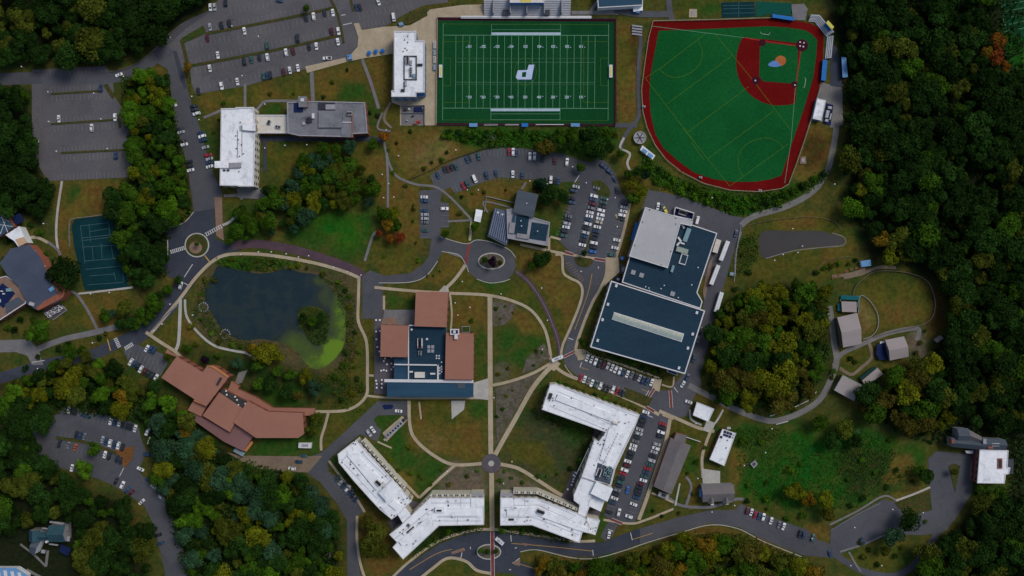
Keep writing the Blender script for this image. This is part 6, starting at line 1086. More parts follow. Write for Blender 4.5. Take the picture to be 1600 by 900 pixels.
ROWS = [  # description, counted from, default long-axis angle, cars
 ('in the west row of the central car park', 'top', 12, '900,291.5,s 896.5,297.5,b 894,309.5,k 893,316,b 888.5,338,g 887.5,342.7,k 885.5,349,s 884.5,355,w 882.5,361,k 880.5,368,e'),
 ('left of the central car park median', 'top', 14, '931.5,294,g 928.5,306.5,w 926.5,312,b 926,318.5,m 924,325,g 922,332,w 920.5,338,w 919,343,b 918,350,w 915,356.5,k 914.5,363.5,s 913,369.5,b 911.5,376.5,k 910,383,w'),
 ('right of the central car park median', 'top', 12, '943.5,309.5,e 943,316.5,e 941.5,323,k 939,328.5,w 938.5,335.5,w 937,341.5,w 935,347,t 933.5,354.5,w 931.5,361,b 930.5,367,k 928.5,373.5,k 928,379.5,w 927,386.5,k 925.5,393,B'),
 ('in the east row of the central car park', 'top', 12, '976,317,k 975,324,s 974,330,w 971.5,336,w 971,342.5,k 963.5,375,w 961,387,w 956.5,398.5,e'),
 ('on the curved kerb above the central lot', 'top', 60, '942.5,259,b,35 952.5,267.5,b,40 961,280,b,60 964,297,k,80'),
 ('in the upper row of the curved car park', 'left', 66, '684,274,b 695,265,k 700,264,m 706.5,261.5,k 712.5,260.5,e 730,249.5,b 733.5,248,k 748,244,e,80 795.5,237,r,88 801.5,237.5,w,90 807.5,239,b,92 828,244,w,90,suv 835,244,w,90 848,247.5,k,90 867,251,m,90 886,253,w,95'),
 ('in the lower row of the curved car park', 'left', 70, '724,290,r,64 730,287.5,e,64 741.5,279.5,w,68,van 760.5,273.5,b,76 775,271,b,80 801.5,272,w,90 816,274,b,92 861,281,w,95 868,282.5,k,95 873,283,b,95'),
 ('in the small bay lot above the loop road', 'top', 2, '663,308,w 663.5,314,b 663.5,329,b 663.5,335,s 664,341.5,s 664,347,g 664,360,e 694.5,326,w'),
 ('in the upper row below the recreation centre', 'left', 114, '917.5,559.5,w 924.5,562,w 930.5,565.5,w 936.5,568.5,k 943,570.5,m 949.5,572,s 956,574.5,w 962,577.5,w 968.5,580,w 974,581.5,b 980.5,584.5,w 987,585.5,g 993,588.5,k 999.5,591,s 1005,593.5,b 1011,595.5,b 1018.3,597.5,w'),
 ('in the lower row below the recreation centre', 'left', 112, '907,590,r 913,593,w 919,595,g 925,598.5,w 931,600,e 938,603,w 944.5,605.5,k 950.5,607.5,k 957.5,608.5,w 964,611,r 969,612.5,k 974,614.5,k'),
 ('in the west row of the southeast car park', 'top', 18, '1009,644,w 1006.5,651,b 1004.5,657.5,k 1002,664,k 999,671,s 998,677,s 995.5,683.5,k 993,689.5,g 990,696,w 988,701.5,w 986,708,k 984,714,k 981,721,w 979.5,727,m 976,734,w 973,740,r 971,747,k 969,753,e 966.5,759,k 964,765.5,g 961.5,772,k 960,778.5,w 957,785.5,b 951.5,800,k'),
 ('in the east row of the southeast car park', 'top', 18, '1035.5,662.5,r 1035,668.5,k 1033,675,w 1031.5,681,k 1026.5,694,s 1024.5,700.5,w 1022,706.3,s 1019.5,712.5,k 1018,719.5,s 1014.5,725.8,e 1011.5,732,r 1010,738.3,b 1007,744.3,e 1005,750.5,w 1001,756.3,m 999,762,k 997.5,767,k 996,772,k 994.5,777.5,b 990,788,w 983,807,w,18,suv'),
 ('by the yard of the recreation centre', 'top', 107, '1028,322,w,100 1034,324,b,100 1039,328,y,60 1089.5,344.5,w,105,van 1150,365,b,105 1095,516,k 1091,529,g 1084,560,b 1074,590,b,112 1067,600,w,125'),
 ('on the road corner west of the small white chapel', 'left', 20, '1076,628,w'),
 ('in the bay row along the southeast road', 'left', 108, '1167.5,798,m 1174,800.5,w 1180,804.5,r 1186.5,806.5,b 1193,808,w 1205,814,w 1217,820,g 1224.5,822.5,w 1250,834.5,k 1256,836,b 1270,840,e'),
 ('on the wide lower right lot', 'left', 60, '1297,865,b,70 1348,845.5,b,65'),
 ('in the top rows of the north car park', 'left', 84, '329,11,w,88 335.5,11,s,88 352.5,4,k 437,1,b,10 557,11,b,72 562,11.5,k,72 591,3,w,72 615,26.5,w,82,van'),
 ('along the first median of the north car park', 'left', 80, '328,42,s 346,39.5,k 358.5,36.5,k 324,59.5,m 382,48,w 478,28,k 490,25.5,w 507,20.5,k 520,19.5,w'),
 ('along the second median of the north car park', 'left', 80, '340,86,w 417,71,e 465,60.5,k,85,van 518,49,m 529,48.5,w 528,65,w 327.5,107,w 382,96,k 392.5,93,e 405,90,k 417.5,89,w 447,82,w 458,80,m 483,73,k 494,72,w 511,90.5,w,-5,pickup'),
 ('in the bottom row of the north car park', 'left', 80, '309.5,142.5,k 346,134,w 371,127.5,w 412.5,119.5,e 417.5,118,b 422.5,117,k 442.5,112.5,m 452.5,110,w 465.5,106,w'),
 ('on the hall side of the long drive', 'top', -14, '302.5,165.5,k 305,171.3,k 307,177.5,w 314,207.5,b 315.5,213,w 317.5,219,b 321,230,s 325.5,242.5,r 327,248,s 327.5,254,b 327.5,260,w'),
 ('on the tree side of the long drive', 'top', -14, '270,159,k 271,165,w 282,201,k 283,206.5,s 285.5,221,k 287.5,226,w 295,253,k 296,260,k 297.5,266,w'),
 ('scattered in the far west car park', 'left', 88, '54.5,221,w,2 92,185.5,w 143,199.5,w 157.5,137.5,b 179.5,183,w 181,243,b 186,117,w,-22 204,272.5,k'),
 ('on the dark road southwest of the roundabout', 'left', 108, '282.5,446,w'),
 ('in the upper row of the lodge car park', 'left', 118, '229,544.5,w 235.5,545.5,b 241,547.5,b'),
 ('in the lower row of the lodge car park', 'left', 122, '204.5,566,w 210.5,569,b 215.5,572.5,k 220,577,w 226,580.5,m 231.5,584,k 237.5,587,k 243.5,590.5,w'),
 ('in the top row of the southwest car park', 'left', 105, '107.5,640.5,w 118,643,k 133,650,b,20 172.5,658,w 179,660,b 186,660.5,w 192,664,k 198.5,665.5,k 204,667.5,k 211,669.5,w'),
 ('above the southwest car park median', 'left', 105, '119,679,k 125.5,681,b 132,682,g 160,687,s 165.5,689,b 172,692.5,w 179,695,b 185,696.5,w 192,699,k'),
 ('below the southwest car park median', 'left', 105, '93,693,k 106.5,696,g 118,699,o 164,710.5,w 170.5,712.5,k 182.5,717.5,k 188.5,720,k'),
 ('along the left kerb of the southwest road', 'top', 135, '181,752,k,115 191.5,758,w,115 200,765,b 205.5,770,m 221.5,784,w 247,836,k,-15 252,849,b,-15 112.5,731,w,100'),
 ('along the right kerb of the southwest road', 'top', 30, '230,675,w,115 234,689,w,110 230,710,b,5 219.5,733,w,22 232.5,750,b,30 240,761,s,35 253,778,s,40 263,786,k,35 279,836,k,40 291.5,876,w,60 293.5,882,k,10'),
 ('beside the southwest dormitory', 'top', -48, '527,747,e 532.5,753.5,s 537.5,758,b 543,763.5,w 548,769,b 551.5,774,k 555.5,780,b'),
 ('in the drive below the red roofed centre', 'left', 5, '576.5,676.5,s,55 582.5,671.5,w,55 623,642,w 631,656.5,k,-40'),
 ('on the track below the lodge', 'left', 3, '456,732,w 467,721.5,b 474,712,e'),
]
for desc, frm, ang, s in ROWS:
    cs = [t.split(',') for t in s.split()]
    for i, t in enumerate(cs):
        x, y, c = float(t[0]), float(t[1]), t[2]; a_ = float(t[3]) if len(t) > 3 else ang
        kind = t[4] if len(t) > 4 else ('suv' if crnd.random() < .35 else 'car')
        noun = {'car': 'car', 'suv': 'tall car', 'van': 'van', 'pickup': 'pickup'}[kind]
        desc2 = desc if len(cs) > 1 else desc
        lab = f"{COL[c][0]} {noun}, {ORD[i]} from {frm}, {desc}" if len(cs) > 1 else f"lone {COL[c][0]} {noun} {desc}"
        put_car(kind, x + crnd.uniform(-.3, .3), y + crnd.uniform(-.3, .3), a_ + crnd.uniform(-2.5, 2.5), c, lab, 'cars ' + desc)
put_car('car', 980.5, 765.5, 102, 'B', 'bright blue saloon car driving between the rows of the southeast car park', None)
put_car('suv', 967, 800.5, 106, 'w', 'white tall car driving out at the bottom of the southeast car park', None)
put_car('car', 951.5, 836, 102, 'w', 'white saloon car waiting on the exit road below the eastern dormitory', None)
def big_vehicle(name, label, cat, x, y, ang, Lm, Wm, Hm, kind):
    r = building(name, label, cat, x, y); c = W(x, y, 2); a = R(-ang); ux, uy = math.cos(a), math.sin(a)
    def bx(nm, off, l, w_, z, h, m, t=1): b = MB(); b.box(c[0] + ux * off, c[1] + uy * off, z, l, w_, h, a, t); b.build(nm, m, r)
    if kind == 'bus':
        bx('body', 0, Lm, Wm, .5, Hm - .5, 'white_wall', .95); bx('windscreen', Lm / 2 - .35, .8, Wm * .9, Hm - 1.3, 1.0, 'glass'); bx('roof_unit', -.6, Lm * .35, Wm * .5, Hm - .02, .22, 'grey_trim'); bx('roof_hatch', Lm * .25, .8, .8, Hm - .02, .1, 'grey_trim')
    else:
        bx('box_body', 0, Lm, Wm, 1.1, Hm - 1.1, 'white_wall'); bx('chassis', 0, Lm - .4, Wm * .6, .7, .42, 'dark_metal'); bx('roof_rail', 0, Lm - .2, .1, Hm - .01, .06, 'grey_trim')
    for sx in (-.36, -.28, .34):
        for sy in (-1, 1): b = MB(); px_, py_ = c[0] + ux * sx * Lm - uy * sy * Wm * .42, c[1] + uy * sx * Lm + ux * sy * Wm * .42; b.tube((px_, py_, .6), (px_ - uy * sy * .3, py_ + ux * sy * .3, .6), .48, n=12); b.build('wheel', 'tyre', r)
big_vehicle('shuttle_bus', 'white shuttle bus turning at the raised crossing by the path junction', 'bus', 871, 560, -22, 8.2, 2.4, 3, 'bus')
big_vehicle('shuttle_bus', 'white shuttle bus entering the small southern roundabout', 'bus', 780.5, 845.5, 40, 6.6, 2.3, 2.8, 'bus')
for x, y, lb in ((1131, 392, 'upper of three long white trailers beside the recreation centre'), (1116, 429.5, 'middle of three long white trailers beside the recreation centre'), (1122.5, 472, 'lowest of three long white trailers beside the recreation centre')):
    big_vehicle('semi_trailer', lb, 'trailer', x, y, 111 if y < 450 else 107, 13.4, 2.6, 4, 'box')

# ------------------------------------------------------------------ trees
def leaf_quads(C0, Nn, size, rng):
    """quads centred at C0 (n,3) with normals around Nn; returns verts (n*4,3)"""
    n = len(C0); nn = Nn + rng.normal(size=(n, 3)) * .55; nn /= np.linalg.norm(nn, axis=1)[:, None]
    t = np.cross(nn, rng.normal(size=(n, 3))); t /= np.linalg.norm(t, axis=1)[:, None] + 1e-9; u = np.cross(nn, t)
    s = (size * rng.uniform(.6, 1.35, n))[:, None]; return np.stack([C0 - t * s - u * s * .7, C0 + t * s - u * s * .7, C0 + t * s * .8 + u * s, C0 - t * s * .9 + u * s * .8], 1).reshape(-1, 3)
def crown_arrays(kind, seed, n=2100):
    rng = np.random.default_rng(seed); pts = []; nor = []; sh = []
    if kind == 'conifer':
        m = n; h = rng.uniform(0, 1, m) ** 1.3; a = rng.uniform(0, 6.283, m); tier = .82 + .25 * np.sin(h * 38) + .12 * np.sin(a * 7 + h * 9); r_ = (1 - h) * .95 * tier * np.sqrt(rng.uniform(.45, 1, m)) + .03
        pts = np.stack([r_ * np.cos(a), r_ * np.sin(a), h * 2.6 - 1.0], 1); nor = np.stack([np.cos(a), np.sin(a), np.full(m, .6)], 1); sh = rng.uniform(.7, 1.3, m) * (.9 + .2 * np.sin(h * 38)); size = .085
    else:
        k = int(rng.choice([9, 12, 16, 20, 26])) if kind != 'shrub' else 7
        a = rng.uniform(0, 6.283, k); rr = np.sqrt(rng.uniform(0, 1, k)) * .62; cz = rng.uniform(-.30, .42, k) * (1 - rr * .5); cr = rng.uniform(.26, .44, k) * (1.15 if k < 14 else 1)
        cx, cy = rr * np.cos(a), rr * np.sin(a)
        tone = rng.uniform(.70, 1.35, k)
        for i in range(k):
            m = int(n * cr[i] ** 2 / (cr ** 2).sum()); d = rng.normal(size=(m, 3)); d /= np.linalg.norm(d, axis=1)[:, None]; d[:, 2] = np.where(d[:, 2] < -.35, -d[:, 2], d[:, 2])
            q = np.array([cx[i], cy[i], cz[i]]) + d * (cr[i] * rng.uniform(.72, 1.08, m))[:, None] * [1, 1, .85]
            pts.append(q); nor.append(d); sh.append(tone[i] * rng.uniform(.78, 1.22, m))
        pts = np.vstack(pts); nor = np.vstack(nor); sh = np.concatenate(sh); size = .060 if kind != 'shrub' else .12
        mx = np.abs(pts[:, :2]).max(); pts[:, :2] /= mx * .97
    v = leaf_quads(pts, nor, size, rng); return v, np.repeat(sh, 4)
def mesh_from_quads(name, v, shade, tint=None):
    me = bpy.data.meshes.new(name); fast_mesh(me, v, np.arange(len(v)).reshape(-1, 4))
    t = me.attributes.new('leaf', 'FLOAT', 'POINT'); t.data.foreach_set('value', shade.astype(np.float32))
    if tint is not None:
        t = me.attributes.new('tint', 'FLOAT_COLOR', 'POINT'); t.data.foreach_set('color', np.hstack([tint, np.ones((len(tint), 1))]).astype(np.float32).ravel())
    return me
PROTO = {'leafy': [crown_arrays('leafy', 100 + i) for i in range(10)], 'conifer': [crown_arrays('conifer', 200 + i, 1100) for i in range(3)], 'shrub': [crown_arrays('shrub', 300 + i, 260) for i in range(4)]}
PMESH = {}
for k, l in PROTO.items():
    PMESH[k] = []
    for v, s_ in l: me = mesh_from_quads('crown', v, s_); me.materials.append(M['leaves']); PMESH[k].append(me)
def trunk_mesh(seed):
    rng = random.Random(seed); b = MB(); b.tube((0, 0, 0), (0, 0, .55), .045, .03, 7)
    for i in range(5):
        a = rng.uniform(0, 6.28); b.tube((0, 0, rng.uniform(.3, .5)), (.3 * math.cos(a), .3 * math.sin(a), rng.uniform(.6, .8)), .02, .008, 5)
    me = bpy.data.meshes.new('trunk'); me.from_pydata(b.v, [], b.f); me.materials.append(M['bark']); return me
TRUNKS = [trunk_mesh(i) for i in range(3)]
def bare_mesh(seed):
    rng = random.Random(seed); b = MB(); b.tube((0, 0, 0), (.02, 0, .55), .035, .025, 6)
    def br(p, d, l, r_, k):
        q = (p[0] + d[0] * l, p[1] + d[1] * l, p[2] + d[2] * l); b.tube(p, q, r_, r_ * .55, 4)
        if k:
            for _ in range(3):
                e = Vector((d[0] + rng.uniform(-.6, .6), d[1] + rng.uniform(-.6, .6), d[2] + rng.uniform(-.3, .4))).normalized(); br(q, e, l * .62, r_ * .55, k - 1)
    for i in range(7):
        a = i * .9 + rng.uniform(-.3, .3); br((.02, 0, rng.uniform(.3, .55)), (math.cos(a) * .85, math.sin(a) * .85, .45), .26, .016, 2)
    me = bpy.data.meshes.new('branches'); me.from_pydata(b.v, [], b.f); me.materials.append(M['dead_bark']); return me
BARE = [bare_mesh(i) for i in range(3)]
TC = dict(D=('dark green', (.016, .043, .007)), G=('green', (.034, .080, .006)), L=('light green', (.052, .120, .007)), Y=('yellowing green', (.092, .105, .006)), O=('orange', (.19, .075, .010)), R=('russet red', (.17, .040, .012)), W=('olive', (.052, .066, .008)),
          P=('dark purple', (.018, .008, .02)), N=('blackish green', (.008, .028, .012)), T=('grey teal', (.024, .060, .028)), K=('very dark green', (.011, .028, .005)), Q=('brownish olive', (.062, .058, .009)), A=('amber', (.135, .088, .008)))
trnd = random.Random(21); NT = [0]
def hgt(r): return r * 1.45 + 4.0
def put_tree(x, y, rpx, c, label, group, kind=None, name=None):
    r = rpx * S; kind = kind or ('conifer' if c == 'N' and trnd.random() < .5 else 'leafy'); h = hgt(r) if kind != 'shrub' else r * 1.3
    nm, rgb = TC[c]; v = trnd.uniform(.82, 1.2); px, py, _ = W(x, y, h * .6)
    root = empty(name or {'leafy': 'tree', 'conifer': 'conifer_tree', 'shrub': 'shrub', 'bare': 'bare_tree'}[kind], (px, py, 0), label, {'shrub': 'shrub'}.get(kind, 'tree'), group, trnd.uniform(0, 6.28)); NT[0] += 1
    if kind == 'bare':
        o = bpy.data.objects.new('trunk', trnd.choice(BARE)); C.objects.link(o); o.parent = root; o.scale = (r * 1.35, r * 1.35, h * 1.05); return root
    cr = bpy.data.objects.new('crown', trnd.choice(PMESH[kind])); C.objects.link(cr); cr.parent = root
    if kind == 'conifer': cr.location = (0, 0, h * .42); cr.scale = (r, r, h * .42)
    elif kind == 'shrub': cr.location = (0, 0, h * .45); cr.scale = (r, r, h * .75)
    else: cr.location = (0, 0, h * .64); cr.scale = (r, r * trnd.uniform(.88, 1.05), h * .42)
    cr.color = (rgb[0] * v, rgb[1] * v * trnd.uniform(.93, 1.07), rgb[2] * v, 1)
    if kind != 'shrub':
        tr = bpy.data.objects.new('trunk', trnd.choice(TRUNKS)); C.objects.link(tr); tr.parent = root; tr.scale = (r * 1.3, r * 1.3, h * .98)
    else:
        tr = bpy.data.objects.new('stem', trnd.choice(TRUNKS)); C.objects.link(tr); tr.parent = root; tr.scale = (r, r, h * .8)
    return root
def undergrowth(name, label, specs):
    rg = np.random.default_rng(9); V, SH, TI = [], [], []
    for poly, dens, size, hh, rgbs in specs:
        poly = P(poly); xs = [p[0] for p in poly]; ys = [p[1] for p in poly]; n = int((max(xs) - min(xs)) * (max(ys) - min(ys)) * dens)
        X = rg.uniform(min(xs), max(xs), n); Y = rg.uniform(min(ys), max(ys), n)
        lump = sum(np.sin(X * f + Y * g + k) for f, g, k in ((.55, .31, 0), (-.37, .62, 2), (.21, -.48, 4), (.9, .8, 1), (-.8, 1.1, 3))) / 5
        keep = inside(X + rg.normal(size=n) * 2.5, Y + rg.normal(size=n) * 2.5, poly) & (lump > rg.uniform(-.9, .25, n)); X, Y, lump = X[keep], Y[keep], lump[keep]; n = len(X)
        Z_ = (.5 + .5 * lump) * hh * rg.uniform(.3, 1, n) + .2
        c0 = np.stack([(X - 800) * S, (450 - Y) * S, Z_], 1); nn = np.stack([rg.normal(size=n) * .4, rg.normal(size=n) * .4, np.ones(n)], 1)
        V.append(leaf_quads(c0, nn, size, rg)); SH.append(np.repeat(rg.uniform(.75, 1.25, n) * (.9 + .35 * lump), 4))
        t = (.5 + .5 * np.sin(X * .07 + 1.3 * np.sin(Y * .05)))[:, None]; TI.append(np.repeat(np.array(rgbs[0]) * (1 - t) + np.array(rgbs[1]) * t, 4, axis=0))
    me = mesh_from_quads(name, np.vstack(V), np.concatenate(SH), np.vstack(TI)); me.materials.append(M['wood_leaves'])
    o = bpy.data.objects.new(name, me); C.objects.link(o); return tag(o, label, 'undergrowth', kind='stuff')
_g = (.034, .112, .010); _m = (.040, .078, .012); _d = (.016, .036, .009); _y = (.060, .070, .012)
undergrowth('bank_shrubbery', 'dense bright green shrubbery on the banks of the football and ball fields', [
 ('688,205 760,203 850,205 865,215 845,232 800,228 762,228 735,222 712,220 692,212', .85, .42, 2.2, (_g, (.030, .10, .010))), ('1005,228 1025,262 1080,290 1150,306 1232,299 1298,262 1285,285 1200,326 1150,337 1100,318 1030,292 1004,262', .7, .42, 2.0, (_g, _m)),
 ('338,408 400,401 470,414 400,424 345,414', .8, .38, 1.6, (_m, _g)), ('1150,380 1180,362 1186,400 1160,425 1150,430', .5, .4, 1.4, (_m, _y))])
undergrowth('marsh_plants', 'low tangled green plants covering the meadow below the gravel road', [
 ('1150,690 1200,668 1260,690 1330,720 1400,735 1440,720 1435,745 1390,765 1320,800 1270,790 1240,800 1180,778 1150,740', .22, .36, .4, ((.030, .085, .012), (.034, .08, .012))), ('1290,690 1330,670 1370,680 1400,710 1380,750 1310,740', .3, .4, .8, (_m, (.030, .085, .012))), ('1140,670 1230,668 1200,690 1150,700', .25, .4, 1.0, (_y, _m))])
undergrowth('bank_plants', 'mixed green and brown plants on the banks of the pond', [
 ('300,520 318,470 335,425 320,440 300,490', .5, .36, 1.2, (_y, _m)), ('322,478 335,500 350,520 385,535 440,540 395,548 345,530 312,505', .55, .36, 1.4, (_m, _y)), ('500,430 535,440 553,470 556,540 545,600 500,600 530,572 543,530 540,490 520,450', .5, .38, 1.6, (_m, _y)), ('467,485 480,479 497,480 512,492 515,512 510,532 497,540 482,532 477,520 466,507', .6, .34, 1.0, (_d, _y)), ('540,600 565,590 570,610 540,640 510,638', .4, .36, 1.2, (_y, _m))])
undergrowth('painted_shade_planting', 'dark green planting along the dormitories, their shade painted into its colour', [('783,823 830,824 905,850 880,846 784,829', .9, .3, 1.0, (_d, _m)), ('690,824 755,822 755,829 700,838 640,872 636,874', .9, .3, 1.0, (_d, _m)), ('848,642 930,676 924,690 906,738 900,730 912,690 850,655', .6, .32, 1.0, (_d, _m)), ('872,596 1000,640 995,643 905,610 872,600', .8, .3, .9, (_m, _y)), ('533,726 552,752 580,783 575,785 548,758', .9, .3, 1.0, (_d, _m)), ('910,548 1040,590 1038,594 985,574 912,552', .8, .34, 1.1, (_m, _d))])  # dormitory shade is put into the dark leaf strips south of the walls
undergrowth('forest_floor_plants', 'dark low plants between the woodland trees', [
 ('190,120 262,118 290,260 300,335 262,350 262,430 205,445 170,320 210,275', .25, .6, 2.5, (_d, _m)), ('1118,480 1190,450 1295,450 1295,560 1230,640 1125,628 1108,590', .3, .6, 2.5, (_d, _m)), ('240,712 345,708 480,748 530,830 530,900 290,900 262,790', .3, .6, 3, (_d, _m)), ('1150,600 1285,590 1240,638 1160,638', .6, .45, 1.5, (_d, _m)),
 ('830,868 945,880 1110,830 1160,835 1290,890 1290,900 850,900', .4, .5, 2, (_m, _y)), ('20,600 150,560 200,595 300,655 290,665 70,640', .3, .6, 2.5, (_d, _m)), ('1340,640 1440,565 1600,420 1600,900 1450,890 1580,760 1560,690 1440,690', .12, .7, 3, (_d, _d)), ('1310,0 1600,0 1600,420 1420,415 1330,340', .12, .7, 3, (_d, _d))])
# named single trees: px x, y, radius px, colour, unique description
SINGLE = [(100,427,27,'K','broad tree between the slate blue hall and the tennis courts'),(62,518,20,'G','round tree beside the path below the pale chillers'),(308,382,4.5,'G','small tree in the middle of the west roundabout'),
 (601,213,9,'O','tree at the corner of the lawn below the stained grey block'),(583,226,10,'G','tree just left of the orange one below the stained grey block'),(600,335,13,'G','tree in the clump left of the small bay lot, upper left'),(615,333,12,'Y','tree in the clump left of the small bay lot, top right'),
 (607,350,12,'A','tree in the middle of the clump left of the small bay lot'),(625,371,9,'R','brightest red tree left of the small bay lot'),(610,372,8,'O','tree directly left of the bright red one'),(593,364,7,'R','small tree at the lower left of the autumn clump'),(620,352,12,'G','tree above the bright red one'),
 (845,288,13,'N','tall tree at the corner below the curved car park'),(862,298,15,'D','tree behind the slate block, middle of three'),(878,308,13,'D','tree behind the slate block, rightmost of three'),(852,312,11,'K','tree nearest the slate roof'),(907,262,8,'G','small tree at the right end of the curved car park'),
 (696,366,7,'G','small tree on the corner of the loop road'),(742,354,8,'L','tree beside the small white canopy'),(757,407,6,'G','shrubby tree at the left of the oval island'),(770,409,8,'P','tree in the middle of the oval island'),(781,411,5,'Q','little tree at the right of the oval island'),
 (843,408,13,'D','tree on the dry grass east of the oval loop'),(830,415,8,'G','small tree left of the dark one east of the loop'),(853,402,10,'K','tree tucked against the path east of the oval loop'),(913,395,6,'D','small tree at the foot of the parking median'),
 (475,495,8,'D','tree on the pond island, left of three'),(488,503,10,'G','largest tree on the pond island'),(501,497,9,'D','tree on the pond island, right of three'),
 (415,553,22,'Y','large spreading tree on the south bank of the pond'),(395,545,12,'A','tree at the left edge of the large yellowing one by the pond'),(405,570,13,'G','tree below the large yellowing one by the pond'),(435,556,10,'Y','tree at the right edge of the large yellowing one by the pond'),(478,588,13,'Y','tree near the algae end of the pond'),(492,606,13,'T','tree below the algae end of the pond'),(372,567,11,'T','tree beside the curved path north of the lodge'),
 (321,561,8,'P','tree beside the lodge walkway'),(292,545,8,'G','tree at the top of the lodge walkway'),(262,558,7,'W','small tree at the upper corner of the lodge'),(310,689,9,'P','tree below the lower strip of the lodge'),(292,677,13,'A','round tree below the west wing of the lodge'),(336,705,8,'T','pale tree left of the silver trailer'),(495,655,12,'W','tree at the east end of the lodge walkway'),(488,672,10,'W','tree beside the east end of the lodge'),
 (450,612,14,'D','tree on the lawn above the lodge walkway, right'),(425,600,14,'D','tree on the lawn above the lodge walkway, middle'),(405,600,11,'G','tree on the lawn above the lodge walkway, left'),(465,617,9,'Q','small tree above the lodge walkway'),(455,585,10,'G','tree between the pond and the lodge lawn'),(435,580,10,'G','tree behind the large yellowing one by the pond'),
 (585,832,21,'W','big tree at the lower left of the bent dormitory'),(578,855,18,'W','big tree beside the curve below the bent dormitory'),(595,858,14,'W','tree at the tip of the bent dormitory'),(573,816,12,'Q','tree at the top of the big olive clump'),
 (986,287,12,'Y','tree between the central car park and the service yard, top'),(1000,300,12,'Y','tree between the central car park and the service yard, right'),(990,310,11,'G','tree between the central car park and the service yard, bottom'),(995,268,9,'D','tree at the foot of the zigzag steps'),(1007,274,8,'N','dark tree right of the zigzag steps'),(982,272,8,'G','small tree left of the zigzag steps'),(970,240,8,'G','tree at the top of the zigzag steps'),
 (293,105,9,'A','small tree at the west end of the second median'),(479,13,6,'G','tiny tree on the first median of the north car park'),(165,493,11,'G','tree on the west lawn beside the path'),(196,482,15,'W','tree on the west lawn below the tennis courts'),(175,490,8,'T','pale small tree on the west lawn'),(278,438,8,'D','tree at the edge of the south west road bend'),(264,452,9,'G','tree beside the south west road bend'),
 (1394,838,18,'T','pale tree on the triangle lawn at the lower right'),(1420,812,17,'K','dark tree beside the lower right lot'),(1448,744,13,'D','tree beside the brown bank at the right lot'),(1435,735,9,'G','small tree near the brown bank at the right lot'),(1490,737,6,'W','tree on the teardrop island'),(1535,762,10,'G','tree below the white annex'),(1382,860,8,'W','low tree on the triangle lawn'),
 (1280,660,14,'G','tree north of the meadow, left'),(1318,668,17,'W','tree north of the meadow, middle'),(1335,690,13,'D','tree north of the meadow, lower right'),(1300,690,14,'D','tree north of the meadow, lower left'),(1242,768,16,'Y','tree in the meadow corner above the bay row'),(1262,778,14,'A','autumn tree in the meadow corner above the bay row'),(1288,782,16,'Y','tree at the lower right of the meadow'),(1292,802,12,'Q','tree by the road at the lower right of the meadow'),
 (750,860,5,'L','bush like tree at the left of the southern roundabout'),(762,862,5,'G','small tree in the middle of the southern roundabout'),(775,861,4,'G','small tree at the right of the southern roundabout'),(784,829,6,'L','small tree at the foot of the central walk'),
 (1390,365,22,'Y','large yellow green tree at the forest edge above the paddock') if False else (1390,401,17,'Y','large round tree at the forest edge above the paddock'),(1415,395,15,'Y','round tree just right of the large one above the paddock'),(1377,374,15,'A','amber topped tree above the round pair near the paddock'),(1453,388,8,'O','bright orange tree in the forest above the paddock'),
 (1330,325,17,'L','pale green tree at the forest edge right of the gravel road'),(1345,300,14,'Y','yellowing tree at the forest edge right of the gravel road'),(1560,65,14,'O','orange tree at the edge of the northeast field, upper'),(1555,88,15,'R','russet tree at the edge of the northeast field, lower'),(1540,82,13,'A','amber tree left of the russet pair'),(1570,106,10,'O','small orange tree below the russet pair'),(1522,50,16,'W','olive tree in the top right forest'),
 (190,620,14,'A','amber tree in the wood left of the lodge'),(205,598,12,'W','olive tree in the wood left of the lodge'),(70,640,11,'L','bright tree above the southwest car park'),(133,733,15,'L','round green tree below the southwest car park'),(148,700,12,'G','tree hanging over the southwest car park median'),(72,655,16,'D','dark tree at the left end of the southwest car park'),
 (545,230,14,'T','tree at the top right of the central grove'),(525,235,12,'G','tree at the top of the central grove'),(505,232,11,'G','tree at the top left of the central grove')]
for x, y, r_, c, d in SINGLE:
    d = d if TC[c][0].split()[0] in d or any(k in d for k in ('orange', 'red ', 'dark', 'amber', 'russet', 'olive')) else TC[c][0] + ' ' + d
    put_tree(x, y, r_, c, d, None)
